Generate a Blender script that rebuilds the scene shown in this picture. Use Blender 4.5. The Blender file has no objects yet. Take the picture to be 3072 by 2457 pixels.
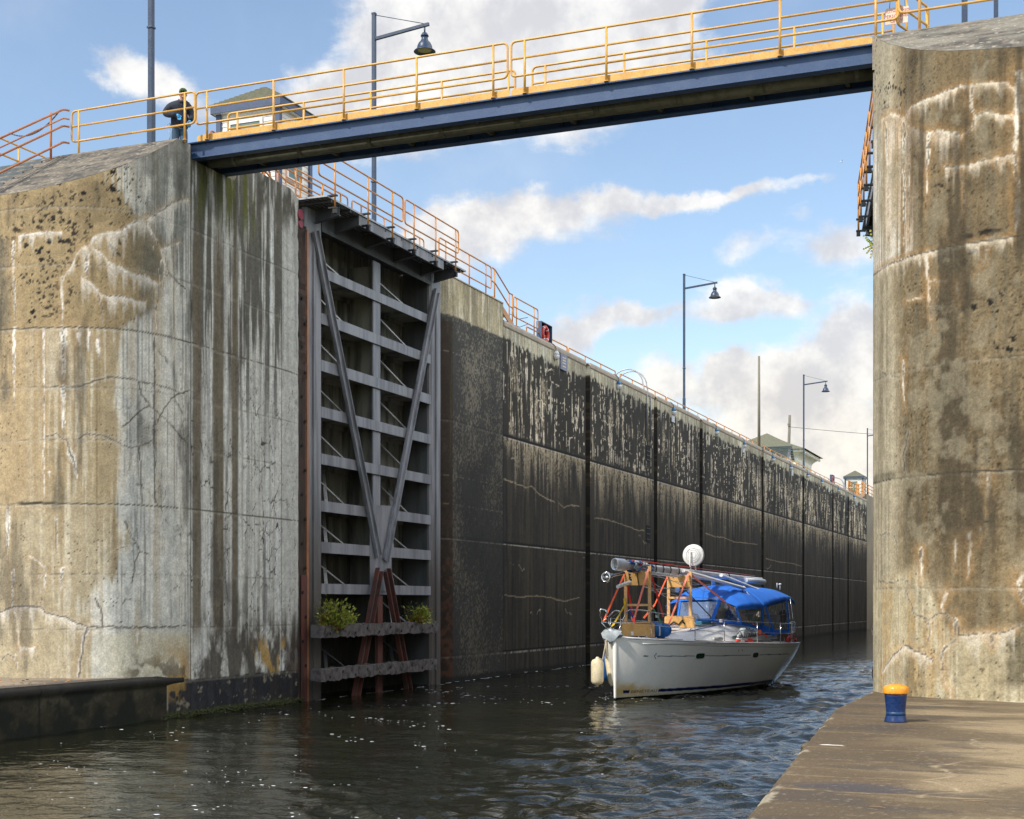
import bpy, bmesh, math, random
import numpy as np
from mathutils import Vector, Matrix
S = bpy.context.scene
COL = S.collection
R = math.radians
random.seed(7)
rng = np.random.default_rng(7)

# ---------------------------------------------------------------- camera
cam = bpy.data.cameras.new("camera")
cam.sensor_fit = 'HORIZONTAL'
cam.sensor_width = 36.0
cam.lens = 49.22
cam.shift_x = 0.0
cam.shift_y = 0.1887
cam.clip_start = 0.1
cam.clip_end = 3000
camo = bpy.data.objects.new("camera", cam)
COL.objects.link(camo)
camo.location = (0, 0, 2.5)
camo.rotation_euler = (R(90), 0, R(21.9))
S.camera = camo

# ---------------------------------------------------------------- sun, sky, exposure
SUN = Vector((-0.36, -0.60, 0.715)).normalized()
sl = bpy.data.lights.new("sun", 'SUN')
sl.energy = 2.5
sl.angle = R(3.0)
sl.color = (1.0, 0.93, 0.82)
so = bpy.data.objects.new("sun", sl)
so.location = (-40, -40, 60)
so.rotation_euler = (-SUN).to_track_quat('-Z', 'Y').to_euler()
COL.objects.link(so)
S.view_settings.view_transform = 'Standard'
S.view_settings.look = 'None'
S.view_settings.exposure = 0.95
S.view_settings.gamma = 1.0
S.view_settings.use_curve_mapping = False

world = bpy.data.worlds.new("World")
S.world = world
world.use_nodes = True
wn, wl = world.node_tree.nodes, world.node_tree.links
wn.clear()


class NB:
    """tiny node builder"""
    def __init__(s, tree):
        s.n, s.l = tree.nodes, tree.links

    def put(s, sock, v):
        if v is None:
            return
        if isinstance(v, bpy.types.NodeSocket):
            s.l.new(v, sock)
        else:
            if sock.type == 'RGBA' and not hasattr(v, '__len__'):
                v = (v, v, v, 1)
            if sock.type == 'RGBA' and len(v) == 3:
                v = (*v, 1)
            sock.default_value = v

    def m(s, op, a, b=None, c=None, clamp=False):
        n = s.n.new('ShaderNodeMath'); n.operation = op; n.use_clamp = clamp
        for i, v in enumerate((a, b, c)):
            s.put(n.inputs[i], v)
        return n.outputs[0]

    def vm(s, op, a, b=None, scale=None):
        n = s.n.new('ShaderNodeVectorMath'); n.operation = op
        s.put(n.inputs[0], a); s.put(n.inputs[1], b)
        if scale is not None:
            s.put(n.inputs['Scale'], scale)
        return n.outputs['Value'] if op in ('DOT_PRODUCT', 'LENGTH', 'DISTANCE') else n.outputs[0]

    def noise(s, vec, scale, detail=4, rough=.55, dist=0):
        n = s.n.new('ShaderNodeTexNoise')
        s.put(n.inputs['Vector'], vec)
        n.inputs['Scale'].default_value = scale
        n.inputs['Detail'].default_value = detail
        n.inputs['Roughness'].default_value = rough
        n.inputs['Distortion'].default_value = dist
        return n.outputs['Fac']

    def voro(s, vec, scale, feature='F1', out='Distance', rnd=1.0):
        n = s.n.new('ShaderNodeTexVoronoi'); n.feature = feature
        s.put(n.inputs['Vector'], vec)
        n.inputs['Scale'].default_value = scale
        n.inputs['Randomness'].default_value = rnd
        return n.outputs[out]

    def mapr(s, v, a, b, c=0, d=1, smooth=True):
        n = s.n.new('ShaderNodeMapRange')
        n.interpolation_type = 'SMOOTHSTEP' if smooth else 'LINEAR'
        n.clamp = True
        s.put(n.inputs[0], v)
        for i, q in enumerate((a, b, c, d)):
            s.put(n.inputs[i + 1], q)
        return n.outputs[0]

    def mix(s, f, a, b, mode='MIX'):
        n = s.n.new('ShaderNodeMix'); n.data_type = 'RGBA'; n.blend_type = mode
        s.put(n.inputs[0], f); s.put(n.inputs[6], a); s.put(n.inputs[7], b)
        return n.outputs[2]

    def xyz(s, v):
        n = s.n.new('ShaderNodeSeparateXYZ'); s.put(n.inputs[0], v); return n.outputs

    def comb(s, x, y, z):
        n = s.n.new('ShaderNodeCombineXYZ')
        for i, v in enumerate((x, y, z)):
            s.put(n.inputs[i], v)
        return n.outputs[0]

    def coord(s, which='Object'):
        return s.n.new('ShaderNodeTexCoord').outputs[which]

    def bump(s, h, strength=.3, dist=.02):
        n = s.n.new('ShaderNodeBump')
        n.inputs['Strength'].default_value = strength
        n.inputs['Distance'].default_value = dist
        s.put(n.inputs['Height'], h)
        return n.outputs[0]


B = NB(world.node_tree)
sky = wn.new('ShaderNodeTexSky')
sky.sky_type = 'NISHITA'
sky.sun_disc = False
sky.sun_elevation = math.asin(SUN.z)
sky.sun_rotation = math.atan2(SUN.x, SUN.y)
sky.altitude = 50
sky.air_density = 1.0
sky.dust_density = 0.35
sky.ozone_density = 2.6
bg_sky = wn.new('ShaderNodeBackground')
bg_sky.inputs['Strength'].default_value = 0.118
wl.new(B.mix(1.0, sky.outputs[0], (1.07, .97, .87), 'MULTIPLY'), bg_sky.inputs['Color'])
# clouds: masses placed by compass bearing (degrees east of +Y) and elevation
dirv = B.coord('Generated')
dx, dy, dz = B.xyz(dirv)
az = B.m('DEGREES', B.m('ARCTAN2', dx, dy))
el = B.m('DEGREES', B.m('ARCSINE', dz))
pv = B.comb(az, el, 0)
warp1 = B.m('MULTIPLY', B.m('SUBTRACT', B.noise(pv, .35, 6, .6), .5), 3.6)
warp2 = B.m('MULTIPLY', B.m('SUBTRACT', B.noise(B.vm('ADD', pv, (37, 11, 5)), .35, 6, .6), .5), 2.4)
paz = B.m('ADD', az, warp1)
pel = B.m('ADD', el, warp2)
#      az,   el,  raz,  rel, weight
CL = [(-25.6, 21.6, 3.6, 2.2, .85), (-22.5, 22.6, 4.8, 3.0, .95), (-29.0, 19.4, 2.4, 1.5, .7), (-26.5, 18.4, 3.2, 1.2, .7), (-18.6, 21.6, 3.6, 2.6, .95), (-15.6, 22.6, 2.6, 2.2, .7), (-20.5, 18.6, 3.0, 1.2, .5),
      (-37.6, 20.3, 1.2, .9, .7), (-36.2, 19.6, 1.9, .8, .8), (-34.5, 18.8, 1.2, .6, .4),
      (-24.6, 14.8, 2.4, 1.0, .9), (-21.5, 15.5, 3.4, .80, .85), (-17.0, 15.95, 3.6, .60, .85), (-13.0, 16.25, 2.8, .40, .66), (-24.4, 13.8, 2.6, 1.1, .6), (-10.0, 16.5, 1.6, .28, .38), (-19.5, 14.6, 3.0, .7, .5),
      (-12.7, 14.2, 1.7, .8, .6), (-8.6, 13.9, 2.0, 1.2, .85), (-10.4, 15.2, .9, .4, .35),
      (-12.2, 11.75, 2.5, .65, 1.05), (-13.0, 12.5, 1.2, .7, .8), (-16.2, 11.5, 1.5, .7, .7), (-18.6, 11.2, 2.2, .9, .95), (-20.5, 10.6, 1.4, .6, .5),
      (-13.0, 9.5, 1.2, 1.0, 1.1), (-11.2, 9.0, 2.0, 1.1, 1.2), (-8.4, 10.2, 1.8, 1.4, 1.25), (-10.0, 7.0, 3.2, 1.4, 1.2), (-6.0, 9.5, 2.5, 2.5, 1.0), (-15.8, 8.9, 1.7, .9, 1.0), (-13.5, 6.8, 2.0, 1.2, .8), (-8.0, 4.5, 6.0, 1.8, 1.2),
      (60, 32, 34, 20, 1.2), (120, 30, 40, 20, 1.2), (-150, 22, 30, 8, .8), (-85, 18, 14, 5, .5), (30, 40, 16, 9, .8), (-12, 56, 40, 14, 1.0), (-31.0, 19.3, 1.6, 1.0, .6), (40, 60, 60, 14, 1.0), (14, 24, 9, 8, .8)]  # mostly unseen clouds beyond the frame, added to light the shaded faces
dens = None
for a0, e0, ra, re, w in CL:
    qx = B.m('DIVIDE', B.m('SUBTRACT', paz, a0), ra)
    qy = B.m('DIVIDE', B.m('SUBTRACT', pel, e0), re)
    r2 = B.m('ADD', B.m('MULTIPLY', qx, qx), B.m('MULTIPLY', qy, qy))
    g = B.m('MULTIPLY', B.m('EXPONENT', B.m('MULTIPLY', r2, -1.1)), w)
    dens = g if dens is None else B.m('ADD', dens, g)
wisp = B.noise(B.comb(B.m('MULTIPLY', az, .6), B.m('MULTIPLY', el, 1.1), 3), .55, 9, .64, .25)
d2 = B.m('ADD', dens, B.m('MULTIPLY', B.m('SUBTRACT', wisp, .5), 1.25))
cover = B.mapr(d2, .28, .88)
cover = B.m('ADD', B.m('MULTIPLY', cover, .93), B.mapr(B.noise(pv, .10, 5, .6), .45, .75, 0, .12))
# body shading: bright sun side (upper left), grey undersides
lo = B.noise(B.vm('ADD', pv, (0, 0, 9)), .30, 6, .6)
hi = B.noise(B.vm('ADD', pv, (-1.0, 1.2, 9)), .30, 6, .6)
shade = B.mapr(B.m('SUBTRACT', lo, hi), -.16, .18)
thick = B.mapr(dens, .7, 1.8)
ccol = B.mix(shade, (.66, .665, .70), (1.0, .985, .95))
ccol = B.mix(B.m('MULTIPLY', thick, .30), ccol, (.78, .76, .76))
ccol = B.mix(B.mapr(el, 5, 13, .75, 0), ccol, B.mix(1.0, ccol, (1.0, .95, .86), 'MULTIPLY'))
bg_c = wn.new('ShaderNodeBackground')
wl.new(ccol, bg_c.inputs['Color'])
wl.new(B.m('MULTIPLY', .56, B.m('ADD', 1.0, B.m('ADD', B.mapr(az, 12, 45, 0, 1.4), B.mapr(el, 26, 45, 0, .5)))), bg_c.inputs['Strength'])  # unseen clouds to the right and overhead boosted to brighten shaded hull and gate
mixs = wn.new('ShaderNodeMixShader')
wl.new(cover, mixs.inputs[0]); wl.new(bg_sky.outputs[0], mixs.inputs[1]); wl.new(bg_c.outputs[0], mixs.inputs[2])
wo = wn.new('ShaderNodeOutputWorld')
wl.new(mixs.outputs[0], wo.inputs['Surface'])


# ---------------------------------------------------------------- materials
def nmat(name, color, rough=.6, metal=0.0, color2=None, scale=6.0, spread=(.42, .68), rust=None, rust_amt=.0, bump=.15, bscale=40, streak=False, spec=.5, wet=None):
    m = bpy.data.materials.new(name); m.use_nodes = True
    t = NB(m.node_tree)
    bs = m.node_tree.nodes['Principled BSDF']
    co = t.coord('Object')
    if streak:
        mp = t.n.new('ShaderNodeMapping'); mp.inputs['Scale'].default_value = (1, 1, .12)
        t.l.new(co, mp.inputs[0]); cs = mp.outputs[0]
    else:
        cs = co
    c2 = color2 or tuple(c * .78 for c in color)
    f = t.mapr(t.noise(cs, scale, 6, .62), spread[0], spread[1])
    c = t.mix(f, color, c2)
    g = t.noise(co, bscale, 5, .6)
    c = t.mix(.55, c, t.mix(t.mapr(g, .3, .7), (.72, .72, .72), (1.2, 1.2, 1.2)), 'MULTIPLY')
    if rust:
        rf = t.mapr(t.noise(cs, scale * 1.7, 8, .68), .72 - rust_amt, .80 - rust_amt)
        c = t.mix(rf, c, rust)
    if wet:
        zz = t.m('ADD', t.xyz(co)[2], t.m('MULTIPLY', t.m('SUBTRACT', t.noise(cs, 2.4, 6, .65), .5), wet[2]))
        c = t.mix(t.mapr(zz, wet[0], wet[1], .88, 0), c, wet[3])
    t.put(bs.inputs['Base Color'], c)
    t.put(bs.inputs['Roughness'], t.mapr(g, .2, .8, max(rough - .12, .03), min(rough + .12, 1)))
    bs.inputs['Metallic'].default_value = metal
    bs.inputs['Specular IOR Level'].default_value = spec
    if bump:
        t.put(bs.inputs['Normal'], t.bump(g, bump, .01))
    return m


def vmat(name, rough=.85, bump=.5, fine=26, amt=.5, spec=.3, dist=.012):
    """surface whose stains are stored per vertex in 'Col', with fine grain on top"""
    m = bpy.data.materials.new(name); m.use_nodes = True
    t = NB(m.node_tree)
    bs = m.node_tree.nodes['Principled BSDF']
    a = t.n.new('ShaderNodeAttribute'); a.attribute_name = 'Col'
    co = t.coord('Object')
    g = t.noise(co, fine, 8, .7)
    g2 = t.noise(co, fine * 3.3, 4, .65)
    k = t.mix(t.mapr(g, .3, .7), (.62, .62, .62), (1.34, 1.34, 1.34))
    k = t.mix(.5, k, t.mix(t.mapr(g2, .32, .68), (.6, .6, .6), (1.4, 1.4, 1.4)), 'MULTIPLY')
    c = t.mix(amt, a.outputs['Color'], k, 'MULTIPLY')
    t.put(bs.inputs['Base Color'], c)
    bs.inputs['Roughness'].default_value = rough
    bs.inputs['Specular IOR Level'].default_value = spec
    lum = t.n.new('ShaderNodeRGBToBW'); t.l.new(a.outputs['Color'], lum.inputs[0])
    h = t.m('ADD', t.m('MULTIPLY', g, .6), t.m('ADD', t.m('MULTIPLY', g2, .35), lum.outputs[0]))
    t.put(bs.inputs['Normal'], t.bump(h, bump, dist))
    return m


M = {}
M['concrete_v'] = vmat('stained_concrete', amt=.62, bump=.7)
M['wall_v'] = vmat('dark_wet_concrete', rough=.8, fine=14, amt=.6)
M['quay_v'] = vmat('worn_quay_concrete', rough=.88, fine=48, amt=.8, bump=.9, dist=.008)
M['hull_v'] = vmat('gelcoat', rough=.16, bump=0.02, fine=9, amt=.08, spec=.5, dist=.002)
M['concrete'] = nmat('plain_concrete', (.40, .34, .25), .9, color2=(.24, .20, .15), scale=2, bump=.4)
M['coping'] = nmat('pale_coping', (.46, .38, .30), .85, color2=(.34, .31, .25), scale=3, bump=.3)
M['yellow'] = nmat('yellow_paint', (.66, .375, .085), .42, color2=(.57, .30, .06), scale=4, rust=(.22, .09, .03), rust_amt=.02, bump=.06)
M['orange'] = nmat('orange_paint', (.58, .265, .065), .45, color2=(.50, .20, .05), scale=4, rust=(.25, .09, .03), rust_amt=.03, bump=.06)
M['rail_brown'] = nmat('brown_orange_paint', (.42, .165, .06), .5, color2=(.34, .12, .05), scale=5, rust=(.2, .08, .04), rust_amt=.04, bump=.08)  # browner and darker than the other railing oranges
M['blue'] = nmat('blue_steel_paint', (.026, .062, .150), .42, color2=(.040, .080, .165), scale=3, rust=(.11, .085, .065), rust_amt=.035, bump=.06)
M['lampblue'] = nmat('lamp_blue_paint', (.022, .042, .085), .4, color2=(.032, .055, .10), scale=4, bump=.05)
M['lampgrey'] = nmat('lamp_lens', (.45, .38, .18), .3, bump=.02)
M['soffit'] = nmat('dirty_soffit_steel', (.06, .07, .05), .8, color2=(.10, .10, .068), scale=5, rust=(.14, .11, .05), rust_amt=.06, bump=.2)
M['pipe'] = nmat('grimy_pipe', (.11, .115, .08), .75, color2=(.065, .07, .05), scale=4, bump=.2)
M['gate'] = nmat('grey_gate_steel', (.275, .28, .30), .5, color2=(.15, .152, .165), scale=3.0, spread=(.38, .66), streak=True, rust=(.20, .07, .055), rust_amt=.045, bump=.12)
M['gate_post'] = nmat('gate_post_steel', (.27, .275, .29), .55, color2=(.15, .15, .16), scale=3.0, spread=(.38, .66), streak=True, rust=(.16, .08, .05), rust_amt=.05, bump=.15, wet=(2.6, 6.4, 4.5, (.075, .062, .05)))
M['gate_dark'] = nmat('dark_gate_steel', (.085, .09, .095), .6, color2=(.05, .055, .055), scale=2.5, streak=True, rust=(.13, .115, .03), rust_amt=.10, bump=.15)
M['skin'] = nmat('gate_skin_steel', (.21, .205, .165), .7, color2=(.04, .042, .036), wet=(1.5, 5.5, 3.5, (.03, .026, .022)), scale=1.9, streak=True, rust=(.22, .15, .06), rust_amt=.10, bump=.2)
M['rustred'] = nmat('red_rusted_steel', (.12, .036, .024), .75, color2=(.04, .024, .02), scale=4, streak=True, rust=(.20, .19, .18), rust_amt=.06, bump=.3)
M['stairgrey'] = nmat('blue_grey_tread', (.10, .13, .15), .6, color2=(.07, .09, .10), scale=5, bump=.1)
M['galv'] = nmat('galvanised_steel', (.42, .43, .43), .45, metal=.4, color2=(.30, .31, .32), scale=5, bump=.08)
M['oldtimber'] = nmat('weathered_timber', (.12, .105, .10), .9, color2=(.035, .03, .03), scale=5, rust=(.40, .385, .36), rust_amt=.035, bump=.8, bscale=25)
M['rottimber'] = nmat('rotten_quoin_timber', (.05, .03, .022), .95, color2=(.018, .014, .012), scale=6, streak=True, rust=(.30, .17, .09), rust_amt=.05, bump=.9, bscale=22)
M['black'] = nmat('black_fitting', (.012, .012, .013), .5, bump=.05)
M['hole'] = nmat('dark_recess', (.006, .006, .006), .95, bump=0)
M['siding'] = nmat('white_siding', (.70, .69, .65), .6, color2=(.62, .62, .59), scale=2, bump=.05)
M['cream'] = nmat('cream_siding', (.78, .73, .55), .65, color2=(.70, .66, .50), scale=2, bump=.05)
M['trimblue'] = nmat('blue_trim', (.05, .08, .155), .5, bump=.05)
M['wtrim'] = nmat('white_trim', (.82, .81, .77), .5, color2=(.74, .73, .69), bump=.05)
M['shingle'] = nmat('green_shingles', (.15, .15, .10), .9, color2=(.10, .105, .07), scale=9, rust=(.22, .20, .09), rust_amt=.05, bump=.8, bscale=16)
M['shingle2'] = nmat('grey_green_shingles', (.045, .065, .06), .9, color2=(.06, .08, .08), scale=9, bump=.8, bscale=16)
M['winglass'] = nmat('window_glass', (.10, .16, .13), .06, color2=(.16, .22, .20), scale=1.5, bump=0, spec=.9)
M['oldpole'] = nmat('weathered_pole', (.20, .185, .15), .9, color2=(.12, .11, .09), scale=3, streak=True, bump=.4)
M['wire'] = nmat('wire', (.05, .05, .05), .6, bump=0)
M['red'] = nmat('red_plastic', (.62, .045, .03), .4, color2=(.52, .04, .03), scale=5, bump=.05)
M['magenta'] = nmat('red_rubber', (.28, .035, .06), .5, bump=.05)
M['white'] = nmat('white_plastic', (.78, .78, .76), .35, color2=(.70, .70, .68), scale=5, bump=.03)
M['bulbblue'] = nmat('marker_blue', (.04, .20, .42), .4, bump=.03)
M['signblue'] = nmat('faded_blue_sign', (.20, .22, .30), .6, color2=(.26, .27, .33), scale=6, bump=.05)
M['signpale'] = nmat('pale_sign_board', (.62, .63, .64), .6, color2=(.5, .5, .5), scale=6, bump=.05)
M['signcream'] = nmat('cream_sign', (.72, .58, .47), .5, color2=(.62, .48, .38), scale=9, rust=(.4, .2, .1), rust_amt=.02, bump=.05)
M['signred'] = nmat('faded_red_letters', (.42, .07, .05), .6, bump=0)
M['bollblue'] = nmat('bollard_blue', (.004, .024, .105), .33, color2=(.006, .032, .125), scale=7, rust=(.05, .09, .13), rust_amt=.02, bump=.15, bscale=30)
M['bollteal'] = nmat('worn_teal_paint', (.006, .045, .12), .45, color2=(.004, .026, .108), scale=16, rust=(.05, .22, .26), rust_amt=.10, bump=.2)
M['bollyel'] = nmat('bollard_yellow', (.85, .33, .02), .3, color2=(.78, .28, .02), scale=5, bump=.05)
M['foam'] = nmat('foam', (.86, .88, .90), .8, color2=(.72, .75, .78), scale=12, bump=.3)
M['leafy'] = nmat('shrub_leaves', (.20, .26, .03), .6, color2=(.40, .34, .05), scale=9, bump=.1)
M['leafy2'] = nmat('shrub_leaves_orange', (.45, .13, .03), .6, color2=(.30, .14, .03), scale=9, bump=.1)
M['stem'] = nmat('woody_stem', (.10, .065, .04), .9, bump=.3)
M['fallen'] = nmat('fallen_leaves', (.48, .28, .05), .8, color2=(.30, .10, .04), scale=3, spread=(.35, .6), bump=.1)
M['twig'] = nmat('dry_twigs', (.24, .16, .09), .8, bump=.1)
M['moss'] = nmat('moss', (.030, .036, .010), .95, color2=(.05, .05, .014), scale=14, bump=.9, bscale=60)
M['jacket'] = nmat('navy_jacket', (.016, .021, .036), .85, color2=(.024, .030, .048), scale=8, bump=.3, bscale=18)
M['jeans'] = nmat('blue_jeans', (.035, .07, .12), .85, color2=(.05, .10, .16), scale=7, bump=.3, bscale=30)
M['skinp'] = nmat('face_skin', (.50, .26, .19), .5, color2=(.44, .21, .15), scale=9, bump=.05)
M['glove'] = nmat('blue_gloves', (.05, .34, .62), .4, bump=.08)
M['capcloth'] = nmat('camouflage_cap', (.035, .03, .022), .9, color2=(.05, .14, .03), scale=22, spread=(.47, .55), bump=.1)
M['boot'] = nmat('dark_boots', (.03, .024, .02), .7, bump=.2)
# boat
M['deck'] = nmat('white_deck', (.88, .88, .87), .35, color2=(.82, .82, .81), scale=3, bump=.04)
M['teak'] = nmat('teak', (.27, .155, .07), .7, color2=(.20, .115, .05), scale=10, bump=.2)
M['ply'] = nmat('plywood', (.60, .35, .115), .6, color2=(.50, .275, .08), scale=5, bump=.1)
M['pine'] = nmat('pine_lumber', (.66, .39, .17), .65, color2=(.56, .31, .12), scale=7, bump=.15)
M['alu'] = nmat('mast_aluminium', (.74, .75, .76), .35, metal=.15, color2=(.64, .65, .67), scale=3, bump=.04)
M['stainless'] = nmat('stainless_tube', (.62, .62, .62), .2, metal=1.0, bump=.02)
M['canvas'] = nmat('blue_canvas', (.010, .15, .62), .75, color2=(.008, .12, .54), scale=3.5, bump=.35, bscale=7)
M['canvas_lt'] = nmat('faded_blue_canvas', (.015, .19, .52), .75, color2=(.012, .15, .45), scale=3.5, bump=.3, bscale=7)
M['bagblue'] = nmat('blue_sail_bag', (.012, .11, .36), .6, color2=(.02, .16, .42), scale=5, bump=.5, bscale=9)
M['navy'] = nmat('navy_vinyl', (.010, .02, .085), .3, bump=0)
M['strap_o'] = nmat('orange_strap', (.85, .12, .03), .6, color2=(.78, .09, .025), bump=.1)
M['strap_p'] = nmat('faded_orange_strap', (.80, .22, .15), .6, color2=(.78, .18, .09), bump=.1)
M['strap_r'] = nmat('red_strap', (.72, .03, .025), .6, bump=.1)
M['strap_y'] = nmat('yellow_strap', (.78, .52, .02), .6, bump=.1)
M['strap_g'] = nmat('green_strap', (.01, .34, .11), .6, bump=.1)
M['strap_b'] = nmat('blue_strap', (.01, .05, .28), .6, bump=.1)
M['fender'] = nmat('cream_fender', (.72, .62, .42), .4, color2=(.60, .50, .32), scale=4, bump=.06)
M['fenderblue'] = nmat('blue_fender', (.01, .10, .30), .4, bump=.05)
M['rope'] = nmat('rope', (.50, .44, .34), .85, bump=.3)
M['plastic'] = nmat('grey_plastic_sheet', (.32, .36, .38), .25, color2=(.45, .48, .50), scale=7, bump=.8, bscale=9)
M['bundle'] = nmat('wrapped_rigging', (.62, .63, .66), .4, color2=(.06, .16, .26), scale=9, spread=(.5, .56), rust=(.35, .04, .06), rust_amt=.12, bump=.9, bscale=16)
M['darkglass'] = nmat('dark_acrylic', (.02, .045, .05), .06, bump=0, spec=.8)
M['portgreen'] = nmat('green_portlight', (.012, .05, .03), .08, bump=0, spec=.8)
M['tealcover'] = nmat('teal_cover', (.02, .16, .25), .6, bump=.1)
M['stern_gear'] = nmat('outboard_black', (.014, .016, .02), .35, bump=.05)
M['wheelskin'] = nmat('wheel_white', (.75, .75, .74), .5, bump=.05)


def vinyl():
    m = bpy.data.materials.new('clear_vinyl'); m.use_nodes = True
    t = NB(m.node_tree)
    n = m.node_tree.nodes; n.remove(n['Principled BSDF'])
    tr = n.new('ShaderNodeBsdfTransparent'); tr.inputs[0].default_value = (.78, .84, .86, 1)
    gl = n.new('ShaderNodeBsdfGlossy'); gl.inputs['Roughness'].default_value = .06
    t.put(gl.inputs['Normal'], t.bump(t.noise(t.coord(), 5, 3), .25, .05))
    fr = n.new('ShaderNodeFresnel'); fr.inputs[0].default_value = 1.5
    mx = n.new('ShaderNodeMixShader')
    t.l.new(t.m('ADD', t.m('MULTIPLY', fr.outputs[0], .8), .07), mx.inputs[0])
    t.l.new(tr.outputs[0], mx.inputs[1]); t.l.new(gl.outputs[0], mx.inputs[2])
    t.l.new(mx.outputs[0], n['Material Output'].inputs['Surface'])
    return m


M['vinyl'] = vinyl()


def water_mat():
    m = bpy.data.materials.new('canal_water'); m.use_nodes = True
    t = NB(m.node_tree)
    bs = m.node_tree.nodes['Principled BSDF']
    co = t.coord('Object')
    x, y, z = t.xyz(co)
    f = t.mapr(t.noise(co, .25, 4), .35, .65)
    t.put(bs.inputs['Base Color'], t.mix(f, (.007, .009, .004), (.011, .011, .005)))
    bs.inputs['Roughness'].default_value = .05
    bs.inputs['IOR'].default_value = 1.333
    bs.inputs['Specular IOR Level'].default_value = .7
    v = t.comb(t.m('MULTIPLY', x, .75), y, 0)
    h = t.m('ADD', t.m('MULTIPLY', t.noise(v, 3.2, 3, .55, .6), 1.0), t.m('MULTIPLY', t.noise(v, 11, 3, .6), .22))
    t.put(bs.inputs['Normal'], t.bump(h, .55, .05))
    return m


M['water'] = water_mat()


# ---------------------------------------------------------------- object helpers
def link(o, parent=None):
    COL.objects.link(o)
    if parent is not None:
        o.parent = parent
    return o


def tag(o, label=None, cat=None, group=None, kind=None):
    if label: o['label'] = label
    if cat: o['category'] = cat
    if group: o['group'] = group
    if kind: o['kind'] = kind
    return o


def thing(name, label, cat, loc=(0, 0, 0), rz=0.0, group=None):
    o = bpy.data.objects.new(name, None)
    o.empty_display_size = .2
    o.location = loc; o.rotation_euler = (0, 0, rz)
    link(o)
    return tag(o, label, cat, group)


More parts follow.
